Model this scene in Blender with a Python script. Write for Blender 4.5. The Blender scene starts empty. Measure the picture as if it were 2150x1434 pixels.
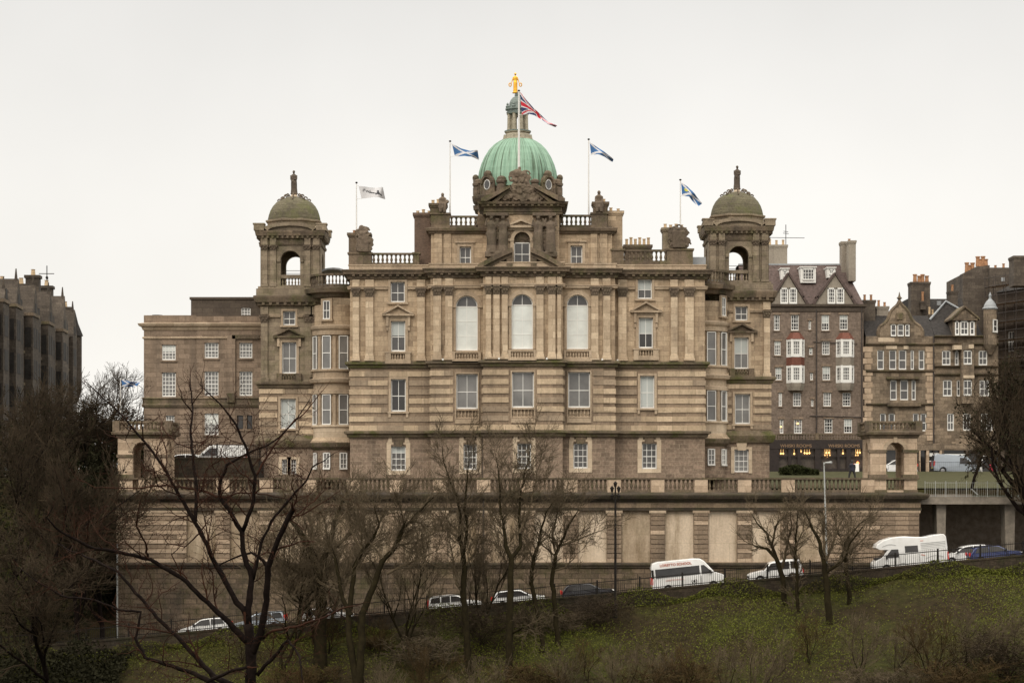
import bpy, math, random
from mathutils import Vector, Matrix
import numpy as np
PI = math.pi
R = math.radians
scene = bpy.context.scene
COL = scene.collection

# ---------------------------------------------------------------- camera
CAMZ, CAMD, FPX, PX0, PY0 = 20.0, 200.0, 4900.0, 1075.0, 1060.0
cam = bpy.data.cameras.new('camera')
cam.sensor_width = 36.0
cam.lens = FPX / 2150.0 * 36.0
cam.shift_y = (PY0 - 717.0) / 2150.0
cam.clip_start = 0.5
cam.clip_end = 6000.0
camo = bpy.data.objects.new('camera', cam)
COL.objects.link(camo)
camo.location = (0, -CAMD, CAMZ)
camo.rotation_euler = (PI / 2, 0, 0)
scene.camera = camo

# ---------------------------------------------------------------- overcast sky
SUN_EL, SUN_ROT = R(38), R(200)
w = bpy.data.worlds.new('World')
scene.world = w
w.use_nodes = True
nt = w.node_tree
nt.nodes.clear()
def wn(t, **k):
    n = nt.nodes.new(t)
    for a, b in k.items():
        setattr(n, a, b)
    return n
wo = wn('ShaderNodeOutputWorld'); bg = wn('ShaderNodeBackground')
tc = wn('ShaderNodeTexCoord'); sep = wn('ShaderNodeSeparateXYZ')
nt.links.new(tc.outputs['Generated'], sep.inputs[0])
ramp = wn('ShaderNodeValToRGB')
e = ramp.color_ramp.elements
e[0].position = 0.0; e[0].color = (.36, .348, .318, 1)
e[1].position = 1.0; e[1].color = (1, .962, .888, 1)
for p, c in ((.05, (.380, .367, .344, 1)), (.13, (.368, .357, .337, 1)), (.17, (.338, .329, .313, 1)), (.24, (.295, .289, .278, 1)), (.42, (.56, .535, .48, 1))):
    q = e.new(p); q.color = c
nt.links.new(sep.outputs['Z'], ramp.inputs[0])
nz = wn('ShaderNodeTexNoise'); nz.inputs['Scale'].default_value = 5.0; nz.inputs['Detail'].default_value = 4
nt.links.new(tc.outputs['Generated'], nz.inputs['Vector'])
mr = wn('ShaderNodeMapRange'); mr.inputs[1].default_value = .3; mr.inputs[2].default_value = .7; mr.inputs['To Min'].default_value = 2.42; mr.inputs['To Max'].default_value = 2.74
nt.links.new(nz.outputs[0], mr.inputs[0])
sc_ = wn('ShaderNodeVectorMath', operation='SCALE')
nt.links.new(ramp.outputs[0], sc_.inputs[0]); nt.links.new(mr.outputs[0], sc_.inputs['Scale'])
sky = wn('ShaderNodeTexSky', sky_type='NISHITA')
sky.sun_disc = False; sky.sun_elevation = SUN_EL; sky.sun_rotation = SUN_ROT
sk2 = wn('ShaderNodeVectorMath', operation='SCALE'); sk2.inputs['Scale'].default_value = .004
nt.links.new(sky.outputs[0], sk2.inputs[0])
ad = wn('ShaderNodeVectorMath', operation='ADD')
nt.links.new(sc_.outputs[0], ad.inputs[0]); nt.links.new(sk2.outputs[0], ad.inputs[1])
nt.links.new(ad.outputs[0], bg.inputs[0]); bg.inputs[1].default_value = 1.0
nt.links.new(bg.outputs[0], wo.inputs[0])
sl = bpy.data.lights.new('sun', 'SUN'); sl.energy = 1.1; sl.angle = R(25); sl.color = (1, .90, .76)
so = bpy.data.objects.new('sun', sl); COL.objects.link(so)
so.rotation_euler = (R(52), 0, R(-20))
vs = scene.view_settings
vs.view_transform = 'Standard'; vs.look = 'None'; vs.exposure = 0; vs.gamma = 1; vs.use_curve_mapping = False
cy = scene.cycles
cy.max_bounces = 5; cy.diffuse_bounces = 3; cy.glossy_bounces = 2; cy.transmission_bounces = 2; cy.transparent_max_bounces = 4

# ---------------------------------------------------------------- pixel <-> world at a depth
def X(px, Y=0.0): return (px - PX0) * (CAMD + Y) / FPX
def Z(py, Y=0.0): return CAMZ + (PY0 - py) * (CAMD + Y) / FPX

# ---------------------------------------------------------------- materials
MATS = {}
def newmat(name):
    m = bpy.data.materials.new(name); m.use_nodes = True
    t = m.node_tree; b = t.nodes['Principled BSDF']
    MATS[name] = m
    return m, t, b
def N(t, ty, **k):
    n = t.nodes.new(ty)
    for a, v in k.items():
        if a.startswith('i_'):
            n.inputs[a[2:].replace('_', ' ')].default_value = v
        else:
            setattr(n, a, v)
    return n
def mixc(t, fac, a, b, mode='MIX'):
    n = t.nodes.new('ShaderNodeMix'); n.data_type = 'RGBA'; n.blend_type = mode
    for s, v in ((n.inputs[0], fac), (n.inputs[6], a), (n.inputs[7], b)):
        if isinstance(v, (int, float)): s.default_value = v
        elif isinstance(v, tuple): s.default_value = v if len(v) == 4 else (*v, 1)
        else: t.links.new(v, s)
    return n.outputs[2]
def noise(t, vec, scale, detail=4, rough=.6):
    n = N(t, 'ShaderNodeTexNoise'); n.inputs['Scale'].default_value = scale
    n.inputs['Detail'].default_value = detail; n.inputs['Roughness'].default_value = rough
    t.links.new(vec, n.inputs['Vector'])
    return n.outputs[0]
def rng(t, v, a, b, c=0., d=1.):
    n = N(t, 'ShaderNodeMapRange'); t.links.new(v, n.inputs[0])
    n.inputs[1].default_value = a; n.inputs[2].default_value = b
    n.inputs[3].default_value = c; n.inputs[4].default_value = d
    return n.outputs[0]
def mapping(t, vec, scale):
    n = N(t, 'ShaderNodeVectorMath', operation='MULTIPLY'); t.links.new(vec, n.inputs[0]); n.inputs[1].default_value = scale
    return n.outputs[0]
def bump(t, b, h, strength, dist=.03):
    n = N(t, 'ShaderNodeBump'); n.inputs['Strength'].default_value = strength; n.inputs['Distance'].default_value = dist
    t.links.new(h, n.inputs['Height']); t.links.new(n.outputs[0], b.inputs['Normal'])
def stone(name, c1, c2, block=(.9, .38), mortar=None, soot=(.06, .05, .042), sootamt=.55, moss=0., mosscol=(.075, .085, .022), rough=.9, fine=.35, sootlo=.5, mort=.012):
    c1, c2 = [(a * .985, b * .985, min(1, c * 1.045)) for a, b, c in (c1, c2)]
    m, t, b = newmat(name)
    pos = N(t, 'ShaderNodeNewGeometry').outputs['Position']
    sp = N(t, 'ShaderNodeSeparateXYZ'); t.links.new(pos, sp.inputs[0])
    sm = N(t, 'ShaderNodeMath', operation='ADD'); t.links.new(sp.outputs[0], sm.inputs[0]); t.links.new(sp.outputs[1], sm.inputs[1])
    cb = N(t, 'ShaderNodeCombineXYZ'); t.links.new(sm.outputs[0], cb.inputs[0]); t.links.new(sp.outputs[2], cb.inputs[1])
    br = N(t, 'ShaderNodeTexBrick'); br.offset = .5
    t.links.new(cb.outputs[0], br.inputs['Vector'])
    br.inputs['Scale'].default_value = 1; br.inputs['Brick Width'].default_value = block[0]; br.inputs['Row Height'].default_value = block[1]
    br.inputs['Mortar Size'].default_value = mort; br.inputs['Mortar Smooth'].default_value = .3
    br.inputs['Color1'].default_value = (*c1, 1); br.inputs['Color2'].default_value = (*c2, 1)
    mc = mortar or tuple(x * .55 for x in c2)
    br.inputs['Mortar'].default_value = (*mc, 1)
    col = br.outputs['Color']
    # patches of stain, streaked downwards
    st = noise(t, mapping(t, pos, (1.3, 1.3, .22)), .55, 6, .68)
    col = mixc(t, rng(t, st, sootlo, sootlo + .22, 0, sootamt), col, soot)
    pt = noise(t, pos, .9, 3, .6)
    col = mixc(t, rng(t, pt, .4, .75, 0, .35), col, tuple(min(1, x * 1.15) for x in c1))
    if moss:
        ms = noise(t, mapping(t, pos, (.8, .8, .8)), .8, 6, .72)
        col = mixc(t, rng(t, ms, .48, .64, 0, moss), col, mosscol)
    fn = noise(t, pos, 5.5, 5, .75)
    col = mixc(t, 1., col, mixc(t, rng(t, fn, .25, .75), (1 - fine,) * 3, (1 + fine * .55,) * 3), 'MULTIPLY')
    t.links.new(col, b.inputs['Base Color'])
    b.inputs['Roughness'].default_value = rough
    b.inputs['Specular IOR Level'].default_value = .25
    bump(t, b, fn, .5, .06)
    return m
def plain(name, c, rough=.6, metal=0., var=.12, scale=3., spec=.4, coat=0., c2=None):
    if any(k in name for k in ('bark', 'twig', 'leaves', 'grass', 'iron', 'asphalt', 'dark_concrete')): spec = .06
    m, t, b = newmat(name)
    pos = N(t, 'ShaderNodeNewGeometry').outputs['Position']
    n = noise(t, pos, scale, 4, .65)
    hi = c2 or tuple(min(1, x * (1 + var)) for x in c)
    lo = c if c2 else tuple(x * (1 - var) for x in c)
    col = mixc(t, rng(t, n, .3, .7), lo, hi)
    t.links.new(col, b.inputs['Base Color'])
    b.inputs['Roughness'].default_value = rough; b.inputs['Metallic'].default_value = metal
    b.inputs['Specular IOR Level'].default_value = spec
    if coat: b.inputs['Coat Weight'].default_value = coat
    return m
def emit(name, c, s):
    m, t, b = newmat(name)
    b.inputs['Base Color'].default_value = (*c, 1); b.inputs['Emission Color'].default_value = (*c, 1)
    b.inputs['Emission Strength'].default_value = s
    return m

S_ASH = stone('ashlar_stone', (.56, .43, .28), (.34, .252, .162), (1.0, .42), sootamt=.62, fine=.34)
S_PIL = stone('pilaster_stone', (.64, .51, .345), (.42, .315, .205), (1.4, .55), sootamt=.5, fine=.26)
S_LITE = stone('pale_course_stone', (.62, .485, .32), (.42, .32, .205), (1.3, 4.0), sootamt=.5, fine=.3)
S_MID = stone('brown_course_stone', (.40, .31, .21), (.28, .215, .145), (1.3, 4.0), sootamt=.5, fine=.35)
S_DARK = stone('dark_course_stone', (.35, .262, .175), (.21, .155, .103), (1.1, 4.0), sootamt=.5, fine=.4)
S_BASE = stone('squared_rubble', (.32, .235, .165), (.19, .14, .098), (.8, .36), mortar=(.31, .24, .175), sootamt=.4, fine=.5, mort=.035)
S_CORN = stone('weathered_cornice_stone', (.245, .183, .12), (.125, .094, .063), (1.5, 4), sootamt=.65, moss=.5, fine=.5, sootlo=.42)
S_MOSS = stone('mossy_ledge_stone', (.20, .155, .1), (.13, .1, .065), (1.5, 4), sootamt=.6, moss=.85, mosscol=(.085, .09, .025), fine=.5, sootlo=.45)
S_TRIM = stone('trim_stone', (.52, .41, .28), (.37, .28, .185), (1.6, 5), sootamt=.45, fine=.3)
S_PALE = stone('pale_dressed_stone', (.64, .52, .365), (.50, .395, .27), (1.6, .8), sootamt=.25, fine=.22)
S_TOW = stone('tower_stone', (.33, .265, .18), (.2, .156, .106), (1.1, .42), sootamt=.55, moss=.35, fine=.38)
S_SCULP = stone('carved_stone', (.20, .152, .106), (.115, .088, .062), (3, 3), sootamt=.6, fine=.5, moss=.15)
S_PANEL = stone('render_panel', (.70, .575, .415), (.60, .485, .345), (3, 2.4), mortar=(.42, .34, .23), soot=(.24, .17, .1), sootamt=.75, fine=.24, mort=.012, sootlo=.45)
S_PANEL2 = stone('stained_render_panel', (.56, .445, .31), (.46, .36, .245), (2.4, 1.6), mortar=(.33, .26, .17), soot=(.2, .14, .08), sootamt=.8, fine=.28, mort=.015, sootlo=.4, moss=.2)
S_REAR = stone('rear_block_stone', (.32, .24, .168), (.20, .148, .102), (1.0, .42), sootamt=.5, fine=.32)
S_REARD = stone('rear_block_dark_stone', (.12, .095, .07), (.09, .07, .053), (1.0, .42), sootamt=.5, fine=.32)
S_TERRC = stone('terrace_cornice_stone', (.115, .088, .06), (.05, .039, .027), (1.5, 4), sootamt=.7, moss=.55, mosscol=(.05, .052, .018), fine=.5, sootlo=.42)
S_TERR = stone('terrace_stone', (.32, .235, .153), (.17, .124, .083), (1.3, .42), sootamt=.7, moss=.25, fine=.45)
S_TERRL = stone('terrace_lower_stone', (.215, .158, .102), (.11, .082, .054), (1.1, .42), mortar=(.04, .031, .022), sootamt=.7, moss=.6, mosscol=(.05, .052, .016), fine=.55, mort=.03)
S_TPALE = stone('pavilion_stone', (.60, .46, .315), (.38, .28, .185), (1.2, .6), sootamt=.4, fine=.28)
S_HARL = stone('brown_harling', (.25, .192, .145), (.19, .145, .11), (.5, .25), mortar=(.165, .13, .1), soot=(.07, .055, .045), sootamt=.5, fine=.6)
S_TEN = stone('tenement_stone', (.33, .255, .172), (.16, .122, .083), (.8, .36), sootamt=.75, fine=.45, sootlo=.45)
S_OLD = stone('sooty_tenement_stone', (.145, .118, .088), (.085, .068, .052), (.8, .36), sootamt=.7, fine=.5, sootlo=.42)
S_BRICK = stone('brown_chimney_brick', (.22, .15, .105), (.16, .11, .08), (.25, .085), sootamt=.4, fine=.35)
S_RUBD = stone('dark_rubble_wall', (.06, .044, .028), (.03, .022, .014), (.6, .3), sootamt=.5, moss=.45, mosscol=(.035, .04, .014), fine=.55)
M_RENDER = stone('grey_render', (.33, .29, .225), (.29, .25, .195), (3, 3), sootamt=.4, fine=.25)
M_DOME = stone('dome_slate', (.16, .14, .088), (.115, .1, .063), (.45, .22), sootamt=.5, moss=.6, mosscol=(.13, .135, .05), fine=.35)
M_SLATE = plain('roof_slate', (.04, .036, .034), .85, var=.45, scale=4, spec=.12)
M_SLATEP = plain('purple_roof_slate', (.105, .077, .07), .85, var=.4, scale=4, spec=.15)
M_LEAD = plain('lead_sheet', (.30, .315, .33), .55, var=.15)
M_GREYLEAD = plain('grey_green_copper', (.16, .195, .18), .6, var=.25)
M_WHITE = plain('white_paint', (.80, .79, .76), .5, var=.05)
M_GLASS = plain('window_glass', (.075, .07, .068), .08, var=.5, scale=.35, spec=.7)
M_GLASS2 = plain('pale_window_glass', (.17, .165, .16), .1, var=.35, scale=.4, spec=.7)
M_GLASSD = plain('dark_window_glass', (.03, .027, .026), .08, var=.5, scale=.5, spec=.6)
M_OLDGL = plain('dusty_window_glass', (.03, .027, .025), .6, var=.4, scale=.8, spec=.08)
M_BLIND = plain('white_blind', (.70, .725, .70), .8, var=.1, scale=1.1)
M_BLIND2 = plain('grey_blind', (.48, .51, .5), .8, var=.06, scale=1.)
M_IRON = plain('black_iron', (.022, .019, .017), .5, var=.3)
M_PIPE = plain('drainpipe_paint', (.055, .043, .037), .6, var=.3)
M_POLE = plain('white_pole_paint', (.72, .70, .68), .4, var=.05)
M_SILV = plain('galvanised_steel', (.42, .43, .42), .45, metal=.3, var=.12)
S_LANT = stone('weathered_lantern_stone', (.43, .385, .28), (.30, .27, .195), (1.2, .5), sootamt=.5, fine=.25)
M_GOLD = plain('gilded_bronze', (.80, .43, .06), .36, metal=.75, var=.25, scale=6)
M_POT = plain('terracotta', (.36, .19, .10), .85, var=.35, scale=3)
M_POTB = plain('buff_clay', (.50, .37, .23), .85, var=.3, scale=3)
M_REDT = plain('red_tiles', (.16, .06, .04), .8, var=.35, scale=8)
M_CONC = plain('concrete', (.22, .19, .155), .9, var=.3, scale=2)
M_CONCD = plain('dark_concrete', (.34, .27, .21), .9, var=.35, scale=2)
M_ASPH = plain('asphalt', (.05, .047, .044), .6, var=.25, scale=4)
M_PAVE = plain('paving', (.17, .155, .13), .8, var=.25, scale=3)
M_LAWN = plain('lawn_grass', (.056, .056, .03), .95, c2=(.088, .083, .047), scale=1.5)
M_BARK = plain('dark_bark', (.010, .0066, .0055), .9, var=.5, scale=9)
M_BARKR = plain('reddish_twig_bark', (.020, .0105, .0075), .85, c2=(.052, .022, .013), scale=5)
M_BARKG = plain('mossy_bark', (.013, .010, .006), .95, c2=(.030, .024, .011), scale=2.5)
M_TWIG = plain('brown_twigs', (.12, .092, .06), .95, c2=(.065, .05, .032), scale=.8)
S_SOOT = stone('soot_black_stone', (.105, .084, .062), (.055, .044, .033), (.8, .36), sootamt=.6, fine=.55, sootlo=.42)
M_TWIGD = plain('dark_twigs', (.034, .025, .017), .95, c2=(.06, .044, .028), scale=.7)
M_IVY = plain('ivy_leaves', (.012, .011, .006), .85, c2=(.026, .025, .012), scale=.6, spec=.15)
M_HEDGE = plain('hedge_leaves', (.03, .034, .015), .85, c2=(.055, .06, .025), scale=3)
M_VANW = plain('white_vehicle_paint', (.66, .65, .63), .28, c2=(.80, .80, .80), scale=.9, spec=.5, coat=.4)
M_VANS = plain('silver_vehicle_paint', (.36, .40, .45), .3, metal=.3, var=.05, coat=.4)
M_BLUE = plain('blue_vehicle_paint', (.03, .042, .13), .28, var=.1, coat=.5)
M_BLACKP = plain('black_vehicle_paint', (.02, .018, .022), .25, var=.1, coat=.5)
M_TYRE = plain('tyre_rubber', (.02, .019, .018), .85, var=.3)
M_RIM = plain('alloy_rim', (.35, .35, .36), .4, metal=.6, var=.1)
M_TRIMB = plain('black_plastic', (.025, .024, .023), .6, var=.2)
M_TAIL = plain('red_lamp_lens', (.55, .03, .02), .3, var=.1)
M_LENS = plain('clear_lamp_lens', (.55, .55, .53), .15, var=.1, spec=.8)
M_REDL = plain('red_lettering', (.58, .27, .22), .6, var=.05)
M_SHOP = plain('dark_shopfront_paint', (.03, .021, .018), .45, var=.3)
M_SHOPG = plain('shop_interior_glass', (.085, .068, .056), .25, var=.6, scale=1.6, spec=.4)
M_LETT = plain('tan_lettering', (.30, .19, .11), .6, var=.1)
M_FB = plain('flag_blue', (.055, .15, .34), .85, var=.12)
M_FN = plain('flag_navy', (.03, .045, .13), .85, var=.15)
M_FR = plain('flag_red', (.55, .025, .045), .85, var=.12)
M_FW = plain('flag_white', (.66, .65, .67), .85, var=.05)
M_FY = plain('flag_yellow', (.55, .50, .06), .85, var=.1)
M_FK = plain('flag_black', (.06, .06, .065), .85, var=.1)
M_LAMP = emit('lit_lamp', (1., .58, .2), 2.6)
M_LAMPR = emit('lit_orange_lamp', (1., .3, .1), 2.2)
# verdigris copper with run marks down the gores
def copper():
    m, t, b = newmat('verdigris_copper')
    tcn = N(t, 'ShaderNodeTexCoord')
    pos = tcn.outputs['Object']
    sp = N(t, 'ShaderNodeSeparateXYZ'); t.links.new(pos, sp.inputs[0])
    at = N(t, 'ShaderNodeMath', operation='ARCTAN2'); t.links.new(sp.outputs[0], at.inputs[0]); t.links.new(sp.outputs[1], at.inputs[1])
    cb = N(t, 'ShaderNodeCombineXYZ'); t.links.new(at.outputs[0], cb.inputs[0]); t.links.new(sp.outputs[2], cb.inputs[1])
    n1 = noise(t, mapping(t, cb.outputs[0], (9., .10, 0)), 1.6, 5, .65)
    col = mixc(t, rng(t, n1, .32, .68), (.15, .265, .19), (.31, .465, .355))
    n2 = noise(t, mapping(t, cb.outputs[0], (14., .12, 1)), 1.1, 4, .6)
    col = mixc(t, rng(t, n2, .5, .6, 0, .85), col, (.06, .09, .055))
    n3 = noise(t, pos, 1.3, 5, .7)
    col = mixc(t, rng(t, n3, .5, .75, 0, .35), col, (.34, .52, .40))
    t.links.new(col, b.inputs['Base Color']); b.inputs['Roughness'].default_value = .7
    b.inputs['Specular IOR Level'].default_value = .3
    return m
M_COPPER = copper()
# sloping ground: turf, ivy and bare earth in patches
def groundmat():
    m, t, b = newmat('hillside_earth')
    pos = N(t, 'ShaderNodeNewGeometry').outputs['Position']
    n = noise(t, pos, .12, 5, .65)
    col = mixc(t, rng(t, n, .42, .62), (.03, .022, .011), (.04, .042, .011))
    n2 = noise(t, pos, 1.6, 5, .7)
    col = mixc(t, 1., col, mixc(t, rng(t, n2, .3, .7), (.5, .5, .5), (1.4, 1.4, 1.3)), 'MULTIPLY')
    t.links.new(col, b.inputs['Base Color']); b.inputs['Roughness'].default_value = 1.
    b.inputs['Specular IOR Level'].default_value = .1
    bump(t, b, n2, .8, .2)
    return m
M_GROUND = groundmat()
def covermat():
    m, t, b = newmat('ivy_and_grass')
    pos = N(t, 'ShaderNodeNewGeometry').outputs['Position']
    n = noise(t, pos, .16, 5, .7)
    n2 = noise(t, pos, 2.8, 3, .6)
    col = mixc(t, rng(t, n2, .3, .7), (.05, .06, .01), (.15, .158, .028))
    col = mixc(t, rng(t, n, .53, .68, 0, .8), col, mixc(t, rng(t, n2, .3, .7), (.03, .02, .01), (.085, .058, .028)))
    t.links.new(col, b.inputs['Base Color']); b.inputs['Roughness'].default_value = .8
    b.inputs['Specular IOR Level'].default_value = .08
    return m
M_COVER = covermat()

# ---------------------------------------------------------------- mesh builder
ABS = {}
class MB:
    def __init__(self, M=None):
        self.v = []; self.f = []; self.mi = []; self.M = M
    def add(self, vs_, fs, m=0):
        o = len(self.v)
        self.v.extend(vs_)
        for q in fs:
            self.f.append(tuple(i + o for i in q)); self.mi.append(m)
    def box(self, x0, x1, y0, y1, z0, z1, m=0, taper=0.):
        t = taper
        self.add([(x0, y0, z0), (x1, y0, z0), (x1, y1, z0), (x0, y1, z0),
                  (x0 + t, y0 + t, z1), (x1 - t, y0 + t, z1), (x1 - t, y1 - t, z1), (x0 + t, y1 - t, z1)],
                 [(0, 3, 2, 1), (4, 5, 6, 7), (0, 1, 5, 4), (1, 2, 6, 5), (2, 3, 7, 6), (3, 0, 4, 7)], m)
    def prism(self, poly, y0, y1, m=0):          # polygon in x,z, extruded along y
        n = len(poly)
        a = sum(poly[i][0] * poly[(i + 1) % n][1] - poly[(i + 1) % n][0] * poly[i][1] for i in range(n))
        if a < 0: poly = poly[::-1]
        vs_ = [(x, y0, z) for x, z in poly] + [(x, y1, z) for x, z in poly]
        fs = [tuple(range(n)), tuple(range(2 * n - 1, n - 1, -1))]
        fs += [(i, n + i, n + (i + 1) % n, (i + 1) % n) for i in range(n)]
        self.add(vs_, fs, m)
    def prismx(self, poly, x0, x1, m=0):         # polygon in y,z, extruded along x
        n = len(poly)
        vs_ = [(x0, y, z) for y, z in poly] + [(x1, y, z) for y, z in poly]
        fs = [tuple(range(n)), tuple(range(2 * n - 1, n - 1, -1))]
        fs += [(i, n + i, n + (i + 1) % n, (i + 1) % n) for i in range(n)]
        self.add(vs_, fs, m)
    def lathe(self, prof, cx, cy_, n=12, a0=0., a1=2 * PI, m=0, rf=None, cap=True):
        full = abs(a1 - a0 - 2 * PI) < 1e-6
        k = n if full else n + 1
        vs_ = []
        for r, z in prof:
            for i in range(k):
                a = a0 + (a1 - a0) * i / n
                rr = r * (rf(i, z) if rf else 1.)
                vs_.append((cx + rr * math.cos(a), cy_ + rr * math.sin(a), z))
        fs = []
        for j in range(len(prof) - 1):
            for i in range(n):
                i2 = (i + 1) % k
                fs.append((j * k + i, j * k + i2, (j + 1) * k + i2, (j + 1) * k + i))
        if full and cap:
            fs.append(tuple(range(k - 1, -1, -1)))
            fs.append(tuple((len(prof) - 1) * k + i for i in range(k)))
        self.add(vs_, fs, m)
    def tube(self, pts, rad, n=6, m=0, cap=True):
        pts = [Vector(p) for p in pts]
        if not isinstance(rad, (list, tuple)): rad = [rad] * len(pts)
        d = (pts[1] - pts[0])
        if d.length < 1e-7: return
        d.normalize()
        u = d.orthogonal().normalized()
        vs_ = []
        L = len(pts)
        for j, p in enumerate(pts):
            if j == 0: dd = pts[1] - pts[0]
            elif j == L - 1: dd = pts[-1] - pts[-2]
            else: dd = pts[j + 1] - pts[j - 1]
            dd = dd.normalized() if dd.length > 1e-9 else d
            u = (u - dd * u.dot(dd))
            u = u.normalized() if u.length > 1e-6 else dd.orthogonal().normalized()
            w_ = dd.cross(u)
            for i in range(n):
                a = 2 * PI * i / n
                q = p + (u * math.cos(a) + w_ * math.sin(a)) * rad[j]
                vs_.append((q.x, q.y, q.z))
        fs = []
        for j in range(L - 1):
            for i in range(n):
                fs.append((j * n + i, j * n + (i + 1) % n, (j + 1) * n + (i + 1) % n, (j + 1) * n + i))
        if cap:
            fs.append(tuple(range(n - 1, -1, -1))); fs.append(tuple((L - 1) * n + i for i in range(n)))
        self.add(vs_, fs, m)
    def ell(self, c, r, n=10, k=6, m=0):
        prof = []
        vs_ = []; fs = []
        for j in range(k + 1):
            t = PI * j / k
            for i in range(n):
                a = 2 * PI * i / n
                vs_.append((c[0] + r[0] * math.sin(t) * math.cos(a), c[1] + r[1] * math.sin(t) * math.sin(a), c[2] - r[2] * math.cos(t)))
        for j in range(k):
            for i in range(n):
                fs.append((j * n + i, j * n + (i + 1) % n, (j + 1) * n + (i + 1) % n, (j + 1) * n + i))
        self.add(vs_, fs, m)
    def wall(self, x0, x1, z0, z1, y, depth, holes=(), reveal=.3, m=0, mr_=None, back=False):
        """front face at y with real openings (x0,x1,z0,z1,arched); sides and top run back by depth"""
        if mr_ is None: mr_ = m
        xs = sorted({x0, x1, *[h[0] for h in holes], *[h[1] for h in holes]})
        zs = sorted({z0, z1, *[h[2] for h in holes], *[h[3] for h in holes]})
        xs = [q for q in xs if x0 - 1e-6 <= q <= x1 + 1e-6]; zs = [q for q in zs if z0 - 1e-6 <= q <= z1 + 1e-6]
        for a, b in zip(xs, xs[1:]):
            for c, d in zip(zs, zs[1:]):
                mx, mz = (a + b) / 2, (c + d) / 2
                if any(h[0] < mx < h[1] and h[2] < mz < h[3] for h in holes): continue
                self.add([(a, y, c), (b, y, c), (b, y, d), (a, y, d)], [(0, 1, 2, 3)], m)
                if back: self.add([(a, y + depth, c), (b, y + depth, c), (b, y + depth, d), (a, y + depth, d)], [(3, 2, 1, 0)], m)
        for h in holes:
            a, b, c, d = h[:4]
            r = reveal if not back else depth
            arch = len(h) > 4 and h[4]
            sp = d - (b - a) / 2 if arch else d
            Q = [((a, y, c), (a, y, sp), (a, y + r, sp), (a, y + r, c)), ((b, y, c), (b, y + r, c), (b, y + r, sp), (b, y, sp)),
                 ((a, y, c), (a, y + r, c), (b, y + r, c), (b, y, c))]
            if not arch: Q.append(((a, y, d), (b, y, d), (b, y + r, d), (a, y + r, d)))
            for q in Q: self.add(list(q), [(0, 1, 2, 3)], mr_)
            if arch:
                cx, rr = (a + b) / 2, (b - a) / 2
                K = 14
                arc = [(cx + rr * math.cos(PI * i / K), sp + rr * math.sin(PI * i / K)) for i in range(K + 1)]   # right to left
                for yy, fl in ((y, 0), (y + depth, 1)) if back else ((y, 0),):
                    for i in range(K):
                        p, q = arc[i], arc[i + 1]
                        f4 = [(p[0], yy, p[1]), (p[0], yy, d), (q[0], yy, d), (q[0], yy, q[1])]
                        self.add(f4, [(0, 1, 2, 3) if not fl else (3, 2, 1, 0)], m)
                for i in range(K):
                    p, q = arc[i], arc[i + 1]
                    self.add([(p[0], y, p[1]), (q[0], y, q[1]), (q[0], y + r, q[1]), (p[0], y + r, p[1])], [(0, 1, 2, 3)], mr_)
        D = depth
        self.add([(x0, y, z0), (x0, y + D, z0), (x0, y + D, z1), (x0, y, z1)], [(3, 2, 1, 0)], m)
        self.add([(x1, y, z0), (x1, y + D, z0), (x1, y + D, z1), (x1, y, z1)], [(0, 1, 2, 3)], m)
        self.add([(x0, y, z1), (x1, y, z1), (x1, y + D, z1), (x0, y + D, z1)], [(0, 1, 2, 3)], m)
    def sweep(self, path, prof, m=0, closed=False):
        """mouldings: profile of (out, z) carried along a plan path; outward is to the right of travel"""
        n = len(path)
        offs = []
        for i in range(n):
            def nrm(a, b):
                dx, dy = b[0] - a[0], b[1] - a[1]; L = math.hypot(dx, dy)
                return (dy / L, -dx / L)
            n1 = nrm(path[i - 1], path[i]) if (i > 0 or closed) else None
            n2 = nrm(path[i], path[(i + 1) % n]) if (i < n - 1 or closed) else None
            if n1 and n2:
                s = 1 + n1[0] * n2[0] + n1[1] * n2[1]
                offs.append(((n1[0] + n2[0]) / max(s, .2), (n1[1] + n2[1]) / max(s, .2)))
            else:
                offs.append(n1 or n2)
        k = len(prof)
        vs_ = [(p[0] + o[0] * a, p[1] + o[1] * a, z) for p, o in zip(path, offs) for a, z in prof]
        fs = []
        for i in range(n if closed else n - 1):
            j = (i + 1) % n
            for q in range(k - 1):
                fs.append((i * k + q, j * k + q, j * k + q + 1, i * k + q + 1))
        if not closed:
            fs.append(tuple(range(k - 1, -1, -1))); fs.append(tuple((n - 1) * k + q for q in range(k)))
        self.add(vs_, fs, m)
    def build(self, name, mats, parent=None, smooth=False, origin=None, label=None):
        if not isinstance(mats, (list, tuple)): mats = [mats]
        vs_ = self.v
        if self.M is not None:
            vs_ = [tuple(self.M @ Vector(p)) for p in vs_]
        off = ABS.get(parent.name) if parent is not None else origin
        if off:
            ox, oy, oz = off
            vs_ = [(x - ox, y - oy, z - oz) for x, y, z in vs_]
        me = bpy.data.meshes.new(name)
        me.from_pydata(vs_, [], self.f)
        for q in mats: me.materials.append(q)
        if len(mats) > 1: me.polygons.foreach_set('material_index', self.mi)
        if smooth: me.polygons.foreach_set('use_smooth', [True] * len(self.f))
        me.update()
        o = bpy.data.objects.new(name, me); COL.objects.link(o)
        if parent is not None:
            o.parent = parent
            ABS[o.name] = off
        elif origin:
            o.location = origin
        if label: o['label'] = label
        return o
def thing(name, label, cat, loc=(0, 0, 0), group=None, local=False):
    o = bpy.data.objects.new(name, None); COL.objects.link(o)
    o.location = loc; o.empty_display_size = .5
    o['label'] = label; o['category'] = cat
    if group: o['group'] = group
    ABS[o.name] = None if local else tuple(loc)
    return o
def tag(o, label, cat, group=None):
    o['label'] = label; o['category'] = cat
    if group: o['group'] = group
    return o
def structure(o, kind='structure'):
    o['kind'] = kind
    return o
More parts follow.
